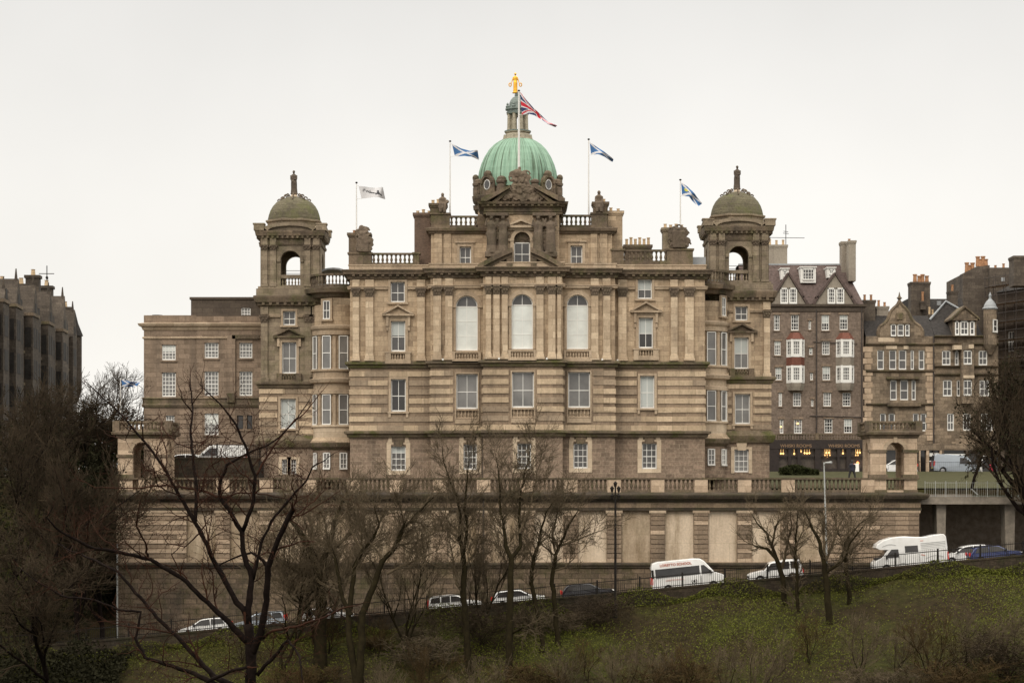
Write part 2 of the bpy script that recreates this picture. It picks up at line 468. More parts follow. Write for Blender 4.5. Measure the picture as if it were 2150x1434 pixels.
def copy_tree(o, parent=None):
    c = o.copy(); COL.objects.link(c)
    if parent is not None: c.parent = parent
    for ch in [q for q in bpy.data.objects if q.parent == o]:
        copy_tree(ch, c)
    return c

# ---------------------------------------------------------------- shared pieces
def balusters(mb, p0, p1, z0, z1, sp=.3, th=.26, rail=.16, m=0, r=.085):
    """stone balustrade run between two plan points"""
    dx, dy = p1[0] - p0[0], p1[1] - p0[1]; L = math.hypot(dx, dy)
    ux, uy = dx / L, dy / L
    h = z1 - z0; hr = h * rail
    def bar(za, zb, t):
        vs_ = []
        for s in (0, L):
            for q in (-t / 2, t / 2):
                for z in (za, zb):
                    vs_.append((p0[0] + ux * s - uy * q, p0[1] + uy * s + ux * q, z))
        mb.add(vs_, [(0, 1, 3, 2), (4, 6, 7, 5), (0, 4, 5, 1), (2, 3, 7, 6), (1, 5, 7, 3), (0, 2, 6, 4)], m)
    bar(z0, z0 + hr, th); bar(z1 - hr, z1, th + .06)
    n = max(1, int(L / sp))
    a, b = z0 + hr, z1 - hr; q = b - a
    prof = [(r * .9, a), (r * .9, a + q * .08), (r * .55, a + q * .14), (r * 1.05, a + q * .36), (r * .5, a + q * .72), (r * .75, a + q * .86), (r * .95, b)]
    for i in range(n):
        s = L * (i + .5) / n
        mb.lathe(prof, p0[0] + ux * s, p0[1] + uy * s, 6, m=m, cap=False)
def modillions(mb, path, z0, z1, out, sp=.62, wd=.24, m=0):
    for a, b in zip(path, path[1:]):
        dx, dy = b[0] - a[0], b[1] - a[1]; L = math.hypot(dx, dy)
        if L < .5: continue
        ux, uy = dx / L, dy / L; nx, ny = uy, -ux
        n = max(1, int(L / sp))
        for i in range(n):
            s = L * (i + .5) / n
            vs_ = []
            for ss in (s - wd / 2, s + wd / 2):
                for o in (0.02, out):
                    for z in (z0, z1):
                        vs_.append((a[0] + ux * ss + nx * o, a[1] + uy * ss + ny * o, z))
            mb.add(vs_, [(0, 2, 3, 1), (4, 5, 7, 6), (0, 4, 6, 2), (1, 3, 7, 5), (2, 6, 7, 3)], m)
def sash(parent, x0, x1, z0, z1, y, cols=2, rows=2, fr=.09, bar=.045, glass=None, blind=0., bmat=None, arch=False, frmat=None, label=None, M=None, name='window'):
    """sash window: painted frame with glazing bars; its pane and any blind are sub-parts"""
    f = MB(M); w_, h_ = x1 - x0, z1 - z0
    f.box(x0, x0 + fr, y, y + .1, z0, z1 if not arch else z1 - w_ / 2); f.box(x1 - fr, x1, y, y + .1, z0, z1 if not arch else z1 - w_ / 2)
    f.box(x0, x1, y - .04, y + .1, z0 - .02, z0 + fr * 1.4)
    zt = z1 - fr if not arch else z1 - w_ / 2
    cx, rr = (x0 + x1) / 2, w_ / 2
    if arch:
        K = 12
        for i in range(K):
            a, b = PI * i / K, PI * (i + 1) / K
            f.add([(cx + q * math.cos(t), y, zt + q * math.sin(t)) for t, q in ((a, rr), (b, rr), (b, rr - fr), (a, rr - fr))], [(3, 2, 1, 0)])
        f.box(x0, x1, y + .005, y + .1, zt - fr / 2, zt + fr / 2)
        f.box(cx - bar / 2, cx + bar / 2, y + .01, y + .09, zt, z1 - .02)
    else:
        f.box(x0, x1, y, y + .1, z1 - fr, z1)
    for i in range(1, cols):
        xx = x0 + w_ * i / cols
        f.box(xx - bar / 2, xx + bar / 2, y + .01, y + .09, z0 + fr, zt)
    for j in range(1, rows):
        zz = z0 + (zt - z0) * j / rows
        b2 = bar if j * 2 != rows else bar * 1.5
        f.box(x0 + fr, x1 - fr, y + .015, y + .085, zz - b2 / 2, zz + b2 / 2)
    wo_ = f.build(name, frmat or M_WHITE, parent, label=label)
    p = MB(M)
    yy = y + .06
    if arch:
        K = 12
        poly = [(x0, z0), (x1, z0)] + [(cx + rr * math.cos(PI * i / K), zt + rr * math.sin(PI * i / K)) for i in range(K + 1)]
        p.prism(poly, yy, yy + .03)
    else:
        p.box(x0, x1, yy, yy + .03, z0, z1)
    p.build('pane', glass or M_GLASS, wo_)
    if blind:
        b = MB(M)
        ztop = zt if arch else z1 - fr
        zb = ztop - (ztop - z0 - fr) * blind
        b.box(x0 + fr * .6, x1 - fr * .6, yy - .022, yy - .004, zb, ztop)
        b.build('blind', bmat or M_BLIND, wo_)
    return wo_
def surround(mb, x0, x1, z0, z1, y, t=.22, out=.08, sill=True, m=0):
    mb.box(x0 - t, x0, y - out, y + .05, z0, z1); mb.box(x1, x1 + t, y - out, y + .05, z0, z1)
    mb.box(x0 - t, x1 + t, y - out, y + .05, z1, z1 + t)
    if sill: mb.box(x0 - t - .08, x1 + t + .08, y - out - .1, y + .05, z0 - .16, z0)
def pediment(mb, x0, x1, zb, za, y, out=.35, t=.16):
    cx = (x0 + x1) / 2
    mb.box(x0, x1, y - out, y + .03, zb, zb + t)
    for s, xe in ((-1, x0), (1, x1)):
        mb.prism([(xe, zb + t), (xe + (-s) * t * 1.6, zb + t), (cx, za - t * 1.1), (cx, za)], y - out - .04, y + .03)
    mb.prism([(x0 + t * 1.4, zb + t * .9), (x1 - t * 1.4, zb + t * .9), (cx, za - t)], y - .1, y + .03)
def capital(mb, x0, x1, y, out, z0, z1, seed=0):
    rr = random.Random(seed)
    h = z1 - z0
    mb.box(x0 - .02, x1 + .02, y - out - .03, y, z0, z0 + h * .12)
    mb.add([(x0, y - out, z0), (x1, y - out, z0), (x1, y, z0), (x0, y, z0), (x0 - .1, y - out - .1, z1 - h * .2), (x1 + .1, y - out - .1, z1 - h * .2), (x1 + .1, y, z1 - h * .2), (x0 - .1, y, z1 - h * .2)],
           [(0, 1, 5, 4), (1, 2, 6, 5), (3, 0, 4, 7), (4, 5, 6, 7)])
    mb.box(x0 - .16, x1 + .16, y - out - .16, y, z1 - h * .17, z1)
    k = max(2, int((x1 - x0) / .2))
    for row, zz in enumerate((.15, .42)):
        for i in range(k):
            cx = x0 + (x1 - x0) * (i + .5 * (row % 2) + .25) / k
            mb.box(cx - .06, cx + .06, y - out - .1 - .05 * row, y - out + .05, z0 + h * zz, z0 + h * (zz + .22))
    for cx in (x0 - .05, x1 + .05):
        mb.ell((cx, y - out - .08, z1 - h * .3), (.1, .1, h * .14), 6, 4)
def chimney_pots(parent, xs, y, z0, h, r=.14, mat=None):
    for i, x in enumerate(xs):
        p = MB(); hh = h * (1 + .18 * math.sin(i * 2.7 + x))
        p.lathe([(r, z0 - .03), (r * .85, z0 + hh * .5), (r * .8, z0 + hh * .85), (r * 1.05, z0 + hh * .87), (r * 1.05, z0 + hh)], x, y, 8)
        p.build('chimney_pot', mat or M_POT, parent)
def text_mesh(s, size, name, mat, parent, loc, rot=(PI / 2, 0, 0), bold=.0):
    cu = bpy.data.curves.new(name, 'FONT'); cu.body = s; cu.size = size; cu.extrude = .008; cu.align_x = 'CENTER'; cu.offset = bold
    o = bpy.data.objects.new(name, cu); COL.objects.link(o)
    dg = bpy.context.evaluated_depsgraph_get()
    me = bpy.data.meshes.new_from_object(o.evaluated_get(dg))
    bpy.data.objects.remove(o); bpy.data.curves.remove(cu)
    me.materials.clear(); me.materials.append(mat); me.name = name
    t = bpy.data.objects.new(name, me); COL.objects.link(t)
    t.parent = parent; t.location = loc; t.rotation_euler = rot
    return t

# ================================================================ TERRAIN
def zr(x): return 12.9 + .093 * (x - 12.5)               # the climbing road in front of the terrace
XTL, XTR = X(245, -5), X(1932, -5)
def ground(x, y):
    xc = max(-75, min(75, x))
    z0 = zr(xc)
    if y < -17.2:
        t = -17.2 - y
        z = z0 - .5 - .36 * min(t, 36) + .25 * math.sin(x * .35 + y * .2) + .18 * math.sin(x * .9 - y * .7)
        if y < -95: z += min(1, (-95 - y) / 80) * 10
        return z
    up = 21.2 + (0 if y < 6 else min(1, (y - 6) / 30) * 2.0)
    if y > 60: up += 0
    if x < XTL - .03:
        t = max(0, min(1, (y + 9) / 24)); t = t * t * (3 - 2 * t)
        return z0 * (1 - t) + 22.6 * t if y < 15 else 22.6
    if x > XTR + .03:
        return z0 if y < 8.4 else up
    return z0 if y < -4.4 else up
def make_terrain():
    xs = sorted({*[round(-90 + 1.5 * i, 3) for i in range(121)], XTL - .06, XTL + .02, XTR - .02, XTR + .06, -150, -300, -800, -2500, 150, 300, 800, 2500})
    ys = sorted({*[-60 + 1.5 * i for i in range(29)], *[-17.2 + .8 * i for i in range(16)], -4.45, -4.35, 3, 6, 8.35, 8.45, 11, 15, 20, 28, 36, 45, 60, 90, 150, 300, 800, 2500, -70, -80, -95, -115, -140, -175, -230, -400, -17.25, -17.1})
    nx = len(xs)
    mb = MB()
    vs_ = [(x, y, ground(x, y)) for y in ys for x in xs]
    fs = [(j * nx + i, j * nx + i + 1, (j + 1) * nx + i + 1, (j + 1) * nx + i) for j in range(len(ys) - 1) for i in range(nx - 1)]
    mb.add(vs_, fs)
    structure(mb.build('hillside', M_GROUND, smooth=True))
make_terrain()
def strip(name, mat, y0, y1, dz, x0=-75, x1=75, thick=.0):
    mb = MB(); n = 60
    for i in range(n):
        a, b = x0 + (x1 - x0) * i / n, x0 + (x1 - x0) * (i + 1) / n
        if thick:
            mb.add([(a, y0, zr(a) + dz), (b, y0, zr(b) + dz), (b, y1, zr(b) + dz), (a, y1, zr(a) + dz),
                    (a, y0, zr(a) - .1), (b, y0, zr(b) - .1)], [(0, 1, 2, 3), (4, 5, 1, 0)])
        else:
            mb.add([(a, y0, zr(a) + dz), (b, y0, zr(b) + dz), (b, y1, zr(b) + dz), (a, y1, zr(a) + dz)], [(0, 1, 2, 3)])
    return structure(mb.build(name, mat))
strip('road', M_ASPH, -16.0, -7.0, .02)
strip('pavement', M_PAVE, -7.0, -5.02, .14, thick=1)
strip('pavement', M_PAVE, -17.05, -16.0, .14, thick=1)
mb = MB()
for i in range(46): 
    a = -74 + i * 3.2
    mb.add([(a, -11.55, zr(a) + .026), (a + 1.6, -11.55, zr(a + 1.6) + .026), (a + 1.6, -11.43, zr(a + 1.6) + .026), (a, -11.43, zr(a) + .026)], [(0, 1, 2, 3)])
structure(mb.build('road_marking', M_WHITE))

# ================================================================ THE BANK
bank = thing('bank_building', 'domed baroque sandstone bank headquarters with twin belfry towers and a verdigris central dome', 'bank building', (X(1097), 0, 21.2))
zb = Z
SEG = [(735, 905, 0.), (905, 1015, -1.2), (1015, 1180, -2.4), (1180, 1290, -1.2), (1290, 1480, 0.)]
path = [(X(735), 9.)]
for a, b, y in SEG:
    path += [(X(a, y), y), (X(b, y), y)]
path += [(X(1480), 9.)]
# merge: breaks keep one plan x so the returns run straight back
P2 = [path[0], (X(735), 0), (X(905), 0), (X(905), -1.2), (X(1015), -1.2), (X(1015), -2.4), (X(1180), -2.4), (X(1180), -1.2), (X(1290), -1.2), (X(1290), 0), (X(1480), 0), (X(1480), 9.)]
path = P2
SEGX = [(X(735), X(905), 0.), (X(905), X(1015), -1.2), (X(1015), X(1180), -2.4), (X(1180), X(1290), -1.2), (X(1290), X(1480), 0.)]
z_base0, z_base1 = 20.9, zb(917)
z_gr1 = zb(771); z_pn1 = zb(590); z_par = zb(557)
# window layouts --------------------------------------------------
RV = .34
wins = {i: dict(base=[], gr=[], pn=[]) for i in range(5)}
WIN = []
def addw(seg, st, px0, px1, py0, py1, **k):
    y = SEG[seg][2]
    h = (X(px0, y), X(px1, y), Z(py1, y), Z(py0, y), k.get('arch', False))
    wins[seg][st].append(h)
    WIN.append((seg, st, h, k))
def half(b, **k): return dict(blind=b, **k)
addw(0, 'base', 821, 852, 936, 988, cols=3, rows=4, blind=.25, bmat=M_BLIND2)
addw(4, 'base', 1348, 1379, 930, 984, cols=3, rows=4)
addw(1, 'base', 973, 1001, 932, 986, cols=3, rows=4)
addw(2, 'base', 1086, 1115, 930, 984, cols=3, rows=4)
addw(3, 'base', 1204, 1234, 930, 983, cols=3, rows=4)
addw(0, 'gr', 821, 852, 796, 864, cols=2, rows=2, glass=M_GLASSD)
addw(4, 'gr', 1344, 1374, 789, 857, cols=2, rows=2, blind=.97, bmat=M_BLIND2)
addw(1, 'gr', 958, 1003, 785, 880, cols=2, rows=2, glass=M_GLASS2, bal=1)
addw(2, 'gr', 1075, 1121, 781, 878, cols=2, rows=2, glass=M_GLASS2, bal=1)
addw(3, 'gr', 1193, 1239, 781, 878, cols=2, rows=2, glass=M_GLASS2, bal=1)
addw(0, 'pn', 821, 851, 674, 738, cols=2, rows=2, blind=.47, bmat=M_BLIND2)
addw(4, 'pn', 1341, 1371, 667, 731, cols=2, rows=2, blind=.5, bmat=M_BLIND2, glass=M_GLASSD)
addw(0, 'pn', 820, 850, 592, 635, cols=2, rows=2)
addw(4, 'pn', 1339, 1369, 586, 628, cols=2, rows=2, blind=.5, bmat=M_BLIND2)
addw(1, 'pn', 957, 1003, 621, 736, cols=2, rows=3, arch=True, blind=1, fr=.08)
addw(2, 'pn', 1074, 1119, 618, 733, cols=2, rows=3, arch=True, blind=1, fr=.08)
addw(3, 'pn', 1190, 1235, 619, 733, cols=2, rows=3, arch=True, blind=1, fr=.08)
# rusticated ground storey: pale raised courses over darker sunk ones
def courses(mb, a, b, y, z0, z1, holes, n, out=.08, ret0=True):
    st = (z1 - z0) / n
    for k in range(n):
        za, zt = z0 + st * k + st * .22, z0 + st * (k + 1) - st * .2
        cuts = [(a - out * ret0, b + out * ret0)]
        for h in holes:
            if h[2] - .12 < zt and h[3] + .12 > za:
                nc = []
                for s, e_ in cuts:
                    if h[0] - .27 > s and h[1] + .27 < e_: nc += [(s, h[0] - .27), (h[1] + .27, e_)]
                    else: nc.append((s, e_))
                cuts = nc
        rnd = random.Random(int(a * 100) + k * 7)
        for s, e_ in cuts:
            x = s
            while x < e_ - .01:
                x2 = min(e_, x + rnd.uniform(1.2, 2.6))
                if e_ - x2 < .5: x2 = e_
                o = out * rnd.choice((.75, 1, 1.15))
                mb.box(x, x2 - .015, y - o, y + .02, za, zt, 1 if rnd.random() < .68 else 2)
                x = x2
for i, (a, b, y) in enumerate(SEGX):
    D = 9. - y if i in (0, 4) else 3.
    q = MB(); q.wall(a, b, z_base0, z_base1, y + .05, D, wins[i]['base'], RV); q.build('wall', S_BASE, bank, label='dark squared basement stonework')
    q = MB(); q.wall(a, b, z_base1, z_gr1, y, D, wins[i]['gr'], RV); courses(q, a, b, y, z_base1 + .35, z_gr1 - .2, wins[i]['gr'], 7); q.build('wall', [S_DARK, S_LITE, S_MID], bank)
    q = MB(); q.wall(a, b, z_gr1, z_par - .6, y, D, wins[i]['pn'], RV); q.build('wall', S_ASH, bank)
q = MB(); q.box(X(735) + .3, X(1480) - .3, .4, 9., z_par - 1.2, z_par - .45); q.build('roof', M_LEAD, bank)
# ledges and cornices
def ledge(z0, z1, out): return [(0, z0), (out * .45, z0 + .02), (out * .55, z0 + (z1 - z0) * .4), (out, z0 + (z1 - z0) * .55), (out, z0 + (z1 - z0) * .86), (out * .3, z1), (0, z1)]
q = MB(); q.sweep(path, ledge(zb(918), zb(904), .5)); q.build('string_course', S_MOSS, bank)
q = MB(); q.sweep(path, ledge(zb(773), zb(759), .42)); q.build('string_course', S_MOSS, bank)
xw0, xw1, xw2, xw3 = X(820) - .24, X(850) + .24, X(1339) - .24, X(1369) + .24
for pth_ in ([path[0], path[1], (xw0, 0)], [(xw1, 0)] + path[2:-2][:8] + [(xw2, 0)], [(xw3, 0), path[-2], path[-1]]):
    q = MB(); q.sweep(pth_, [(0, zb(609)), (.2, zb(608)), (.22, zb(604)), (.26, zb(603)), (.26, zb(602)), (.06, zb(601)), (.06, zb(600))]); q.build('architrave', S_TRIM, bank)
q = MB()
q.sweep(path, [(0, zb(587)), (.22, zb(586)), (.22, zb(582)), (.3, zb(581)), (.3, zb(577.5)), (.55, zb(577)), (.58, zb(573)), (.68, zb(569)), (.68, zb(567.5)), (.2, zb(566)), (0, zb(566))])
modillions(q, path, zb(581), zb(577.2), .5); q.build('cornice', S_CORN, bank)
# parapet base over cornice
q = MB(); q.sweep(path, [(-.1, zb(566.5)), (.1, zb(566)), (.1, zb(559)), (.16, zb(558.5)), (.16, zb(556)), (-.4, zb(556))]); q.build('parapet', S_TRIM, bank)
# paired giant pilasters
PIL = [(741, 754, 0), (768, 784, 0), (876, 892, 0), (910, 926, 1), (935, 950, 1), (1020, 1031, 2), (1036, 1049, 2), (1054, 1066, 2), (1126, 1141, 2), (1151, 1166, 2), (1170, 1178, 2), (1241, 1256, 3), (1266, 1281, 3), (1298, 1315, 4), (1408, 1422, 4), (1438, 1456, 4)]
for a, b, s in PIL:
    y = SEG[s][2]; xa, xb = X(a, y), X(b, y)
    q = MB(); zt, z0 = zb(622), zb(758)
    q.box(xa, xb, y - .32, y + .02, z0 + .45, zt)
    q.box(xa - .1, xb + .1, y - .44, y + .02, z0, z0 + .2); q.box(xa - .05, xb + .05, y - .38, y + .02, z0 + .2, z0 + .45)
    q.box(xa - .04, xb + .04, y - .16, y + .02, zb(602), zb(587.5))
    pl = q.build('pilaster', S_PIL, bank)
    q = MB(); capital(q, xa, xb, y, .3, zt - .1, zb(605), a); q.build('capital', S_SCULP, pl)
# capital-level band between pilasters in the bays (running dark carved frieze)
# windows
for seg, st, h, k in WIN:
    y = SEG[seg][2] + (.05 if st == 'base' else 0)
    x0, x1, z0, z1, ar = h
    kk = {a: k[a] for a in ('cols', 'rows', 'blind', 'bmat', 'arch', 'glass', 'fr') if a in k}
    zz = z0
    if k.get('bal'):
        zz = z0 + (z1 - z0) * .23
        q = MB(); q.box(x0, x1, y + .12, y + .4, zz - .1, zz); balusters(q, (x0, y + .12), (x1, y + .12), z0 + .02, zz - .02, .27, .2); q.box(x0, x1, y + .25, y + .34, z0, zz - .1)
        q.build('window_balustrade', S_TRIM, bank)
    if not (st == 'pn' and not ar and z1 - z0 < 2): pass
    sash(bank, x0, x1, zz, z1, y + RV - .12, **kk)
    q = MB()
    if st == 'base':
        q.box(x0 - .38, x0, y - .05, y + .1, z0 - .35, z1 + .12); q.box(x1, x1 + .38, y - .05, y + .1, z0 - .35, z1 + .12)
        q.box(x0, x1, y - .05, y + .1, z0 - .35, z0); 
        cx = (x0 + x1) / 2
        q.box(x0 - .38, x0 + .22, y - .05, y + .1, z1 + .12, z1 + .3); q.box(x1 - .22, x1 + .38, y - .05, y + .1, z1 + .12, z1 + .3)
        for s in (-1, 1):
            q.prism([(cx + s * .55, z1 + .3), (cx + s * .95, z1 + .3), (cx + s * .8, z1 + .85), (cx + s * .55, z1 + .85)], y - .08, y + .1)
        q.build('window_surround', S_PALE, bank)
        q = MB(); q.prism([(cx - .32, z1 - .05), (cx + .32, z1 - .05), (cx + .5, z1 + .85), (cx - .5, z1 + .85)], y - .16, y + .1); q.build('keystone', S_CORN, bank)
    elif st == 'gr' and not k.get('bal'):
        surround(q, x0, x1, z0, z1, y, .2, .1); 
        for xx in (x0 - .22, x1 + .02): q.box(xx, xx + .2, y - .16, y, z0 - .5, z0 - .16)
        q.build('window_surround', S_TRIM, bank)
    elif st == 'gr':
        q.box(x0 - .12, x0, y - .1, y + .05, z0, z1); q.box(x1, x1 + .12, y - .1, y + .05, z0, z1); q.box(x0 - .12, x1 + .12, y - .1, y + .05, z1, z1 + .14); q.box(x0 - .1, x1 + .1, y - .12, y + .02, z0 - .4, z0 - .02)
        q.build('window_surround', S_TRIM, bank)
    elif ar:
        cx, rr = (x0 + x1) / 2, (x1 - x0) / 2; sp = z1 - rr; K = 14
        for r0, r1, o in ((rr, rr + .2, .1), (rr + .2, rr + .38, .05)):
            for i in range(K):
                t0, t1 = PI * i / K, PI * (i + 1) / K
                q.prism([(cx + r0 * math.cos(t0), sp + r0 * math.sin(t0)), (cx + r1 * math.cos(t0), sp + r1 * math.sin(t0)), (cx + r1 * math.cos(t1), sp + r1 * math.sin(t1)), (cx + r0 * math.cos(t1), sp + r0 * math.sin(t1))], y - o, y + .02)
        q.box(x0 - .22, x0, y - .1, y + .02, z0, sp); q.box(x1, x1 + .22, y - .1, y + .02, z0, sp)
        q.box(x0 - .42, x0 + .03, y - .18, y + .02, sp - .1, sp + .12); q.box(x1 - .03, x1 + .42, y - .18, y + .02, sp - .1, sp + .12)
        q.build('window_surround', S_TRIM, bank)
        q = MB(); zc = z0 - .1
        balusters(q, (x0 - .05, y - .28), (x1 + .05, y - .28), zc - .72, zc, .22, .2); q.box(x0 - .28, x0 - .05, y - .4, y, zc - .74, zc + .02); q.box(x1 + .05, x1 + .28, y - .4, y, zc - .74, zc + .02)
        q.box(x0 - .3, x1 + .3, y - .42, y, zc - .98, zc - .72)
        q.build('window_balcony', S_TRIM, bank)
    elif z1 - z0 > 2.1:
        surround(q, x0, x1, z0, z1, y, .24, .1, sill=False)
        for s, xx in ((-1, x0 - .42), (1, x1 + .2)): q.box(xx, xx + .22, y - .26, y, z1 - .45, z1 + .4); q.box(xx + .03, xx + .19, y - .16, y, z1 - .85, z1 - .45)
        q.box(x0 - .4, x1 + .4, y - .14, y, z1 + .22, z1 + .42)
        q.build('window_surround', S_TRIM, bank)
        q = MB(); pediment(q, x0 - .76, x1 + .76, z1 + .42, z1 + 1.38, y, .4); q.build('window_pediment', S_TRIM, bank)
        q = MB(); zc = z0 - .1
        balusters(q, (x0 + .02, y - .3), (x1 - .02, y - .3), zc - .68, zc, .22, .2); q.box(x0 - .45, x0 + .02, y - .42, y, zc - .7, zc + .02); q.box(x1 - .02, x1 + .45, y - .42, y, zc - .7, zc + .02)
        q.box(x0 - .52, x1 + .52, y - .46, y, zc - .06, zc + .06)
        q.box(x0 - .48, x1 + .48, y - .44, y, zc - .95, zc - .68)
        q.build('window_balcony', S_TRIM, bank)
    else:
        surround(q, x0, x1, z0, z1, y, .2, .1); q.build('window_surround', S_TRIM, bank)
q = MB(); q.tube([(X(1014, -2.3), -1.32, 21.2), (X(1014, -2.3), -1.32, zb(918))], .07, 6); q.build('drainpipe', M_PIPE, bank)
for px, s in ((931, 1), (1048, 2), (1147, 2), (1263, 3), (1296, 4)):
    y = SEG[s][2]; q = MB(); q.box(X(px) - .07, X(px) + .07, y - .5, y - .36, zb(759) + .0, zb(759) + .14); q.build('floodlight', M_WHITE, bank)

# parapet balustrades over the wings
def ped(mb, a, b, z0, z1, y, d=.8): mb.box(X(a), X(b), y - .05, y + d, z0, z1 - .15); mb.box(X(a) - .1, X(b) + .1, y - .15, y + d + .1, z1 - .15, z1)
q = MB(); balusters(q, (X(780), .2), (X(873), .2), zb(556), zb(531), .36, .3, r=.12); ped(q, 732, 780, zb(557), zb(530), .05, 1.2); ped(q, 868, 880, zb(557), zb(530), 0); q.build('balustrade', S_CORN, bank)
q = MB(); balusters(q, (X(1308), .2), (X(1402), .2), zb(552), zb(524), .36, .3, r=.12); ped(q, 1400, 1455, zb(557), zb(522), .05, 1.2); ped(q, 1284, 1310, zb(557), zb(523), 0); q.box(X(1308), X(1402), .05, .4, zb(557), zb(552)); q.build('balustrade', S_CORN, bank)
# central attic block ------------------------------------------------
ya = .0
hA = [(X(965), X(989), zb(561), zb(518)), (X(1198), X(1223), zb(558), zb(516))]
hC = [(X(1079, -1.6), X(1113, -1.6), zb(560), zb(492), True)]
q = MB(); q.wall(X(905), X(1285), z_par - .4, zb(480), ya, 7., hA, RV); q.build('wall', S_ASH, bank)
for h in hA:
    sash(bank, *h[:4], ya + RV - .1, cols=2, rows=2)
    q = MB(); surround(q, *h[:4], ya, .22, .1); q.box(h[0] - .35, h[1] + .35, ya - .2, ya, h[3] + .3, h[3] + .42); q.build('window_surround', S_TRIM, bank)
for a, b in ((912, 928), (932, 947), (1240, 1254), (1260, 1275)):
    q = MB(); q.box(X(a), X(b), ya - .18, ya + .02, zb(556), zb(492)); q.build('pilaster', S_ASH, bank)
pa = [(X(905), 7), (X(905), ya), (X(1285), ya), (X(1285), 7)]
q = MB(); q.sweep(pa, [(0, zb(492)), (.2, zb(491)), (.25, zb(487)), (.42, zb(486)), (.48, zb(480)), (.1, zb(478)), (-.5, zb(478))]); q.build('cornice', S_CORN, bank)
q = MB()
balusters(q, (X(943), .2), (X(1003), .2), zb(477), zb(453), .36, .3, r=.12); balusters(q, (X(1176), .2), (X(1243), .2), zb(477), zb(451), .36, .3, r=.12)
q.box(X(1000), X(1022), .05, .6, zb(478), zb(453)); q.box(X(1168), X(1178), .05, .6, zb(478), zb(451)); q.box(X(905), X(1285), .1, .5, zb(480), zb(475))
ped(q, 905, 944, zb(478), zb(447), .05, 1.4); ped(q, 1242, 1275, zb(478), zb(446), .05, 1.4)
q.build('balustrade', S_CORN, bank)
q = MB(); q.box(X(905) + .3, X(1285) - .3, .5, 7, zb(482), zb(479)); q.build('roof', M_LEAD, bank)
# chimney stacks of the bank
def stack(parent, a, b, pyt, pyb, y, d, mat, pots=0, ph=.5, potm=None, capo=.14):
    q = MB(); x0, x1, zt, z0 = X(a, y), X(b, y), Z(pyt, y), Z(pyb, y)
    q.box(x0, x1, y, y + d, z0, zt - .3); q.box(x0 - capo * .5, x1 + capo * .5, y - capo * .5, y + d + capo * .5, zt - .36, zt - .22); q.box(x0 - capo, x1 + capo, y - capo, y + d + capo, zt - .22, zt)
    c = q.build('chimney', mat, parent)
    if pots: chimney_pots(c, [x0 + (x1 - x0) * (i + .5) / pots for i in range(pots)], y + d / 2, zt, ph, min(.15, (x1 - x0) / pots * .38), potm)
    return c
stack(bank, 870, 906, 447, 560, 1.5, 2.2, S_BRICK, 3, .36, M_POTB)
stack(bank, 1276, 1307, 443, 560, 1.5, 2.2, S_ASH, 2, .36, M_POTB)
stack(bank, 903, 936, 427, 470, .9, 1.5, S_CORN, 3, .4, M_POTB)
stack(bank, 1246, 1276, 424, 470, .9, 1.5, S_CORN, 2, .4, M_POTB)
stack(bank, 732, 776, 489, 535, .5, 1.4, S_CORN, 2, .35, M_POT)
stack(bank, 1392, 1438, 478, 525, .5, 1.4, S_TOW, 4, .35, M_POTB)
stack(bank, 1312, 1367, 514, 560, 6, 1.4, S_CORN, 6, .65, M_POTB)
# arched central feature with open pediment -----------------------------
yc = -1.6
q = MB(); q.wall(X(1022, yc), X(1174, yc), z_par - .4, zb(440), yc, 6, hC, .5); q.build('wall', S_ASH, bank)
h = hC[0]
zs = zb(513); sash(bank, h[0], h[1], h[2], zs, yc + .3, cols=2, rows=2)
q = MB(); cx, rr = (h[0] + h[1]) / 2, (h[1] - h[0]) / 2; K = 12
poly = [(cx + rr * math.cos(PI * i / K), zs - .0 + (h[3] - zs) * math.sin(PI * i / K)) for i in range(K + 1)]
q.prism(poly, yc + .3, yc + .45)
for i in range(9):
    t = PI * (i + .5) / 9; q.prism([(cx + math.cos(t) * rr * .35 - .03, zs + math.sin(t) * rr * .4), (cx + math.cos(t) * rr * .35 + .03, zs + math.sin(t) * rr * .4), (cx + math.cos(t) * rr * .95 + .06, zs + math.sin(t) * (h[3] - zs) * .93), (cx + math.cos(t) * rr * .95 - .06, zs + math.sin(t) * (h[3] - zs) * .93)], yc + .22, yc + .32)
q.build('shell_niche', S_CORN, bank)
q = MB(); sp = h[3] - rr
for i in range(14):
    t0, t1 = PI * i / 14, PI * (i + 1) / 14
    q.prism([(cx + r_ * math.cos(t), sp + r_ * math.sin(t)) for r_, t in ((rr, t0), (rr + .3, t0), (rr + .3, t1), (rr, t1))], yc - .14, yc + .02)
q.box(h[0] - .3, h[0], yc - .14, yc + .02, h[2], sp); q.box(h[1], h[1] + .3, yc - .14, yc + .02, h[2], sp)
q.box(h[0] - .5, h[0] + .02, yc - .2, yc, sp - .1, sp + .15); q.box(h[1] - .02, h[1] + .5, yc - .2, yc, sp - .1, sp + .15)
q.build('window_surround', S_TRIM, bank)
q = MB(); pediment(q, X(1064, yc), X(1124, yc), zb(484), zb(465), yc, .5, .2); q.box(X(1067, yc), X(1121, yc), yc - .2, yc, zb(489), zb(484)); q.build('window_pediment', S_TRIM, bank)
q = MB(); pc = [(X(1018, yc), 4), (X(1018, yc), yc), (X(1178, yc), yc), (X(1178, yc), 4)]
q.sweep(pc, [(0, zb(456)), (.12, zb(455)), (.12, zb(451)), (.2, zb(450)), (.08, zb(449)), (.08, zb(441)), (.3, zb(440)), (.35, zb(436)), (.55, zb(435)), (.62, zb(430)), (.1, zb(429)), (-.5, zb(429))])
modillions(q, pc, zb(439), zb(435.3), .5, .5, .2)
q.build('cornice', S_CORN, bank)
q = MB(); xl, xr, cxp = X(1010, yc), X(1186, yc), X(1096, yc)
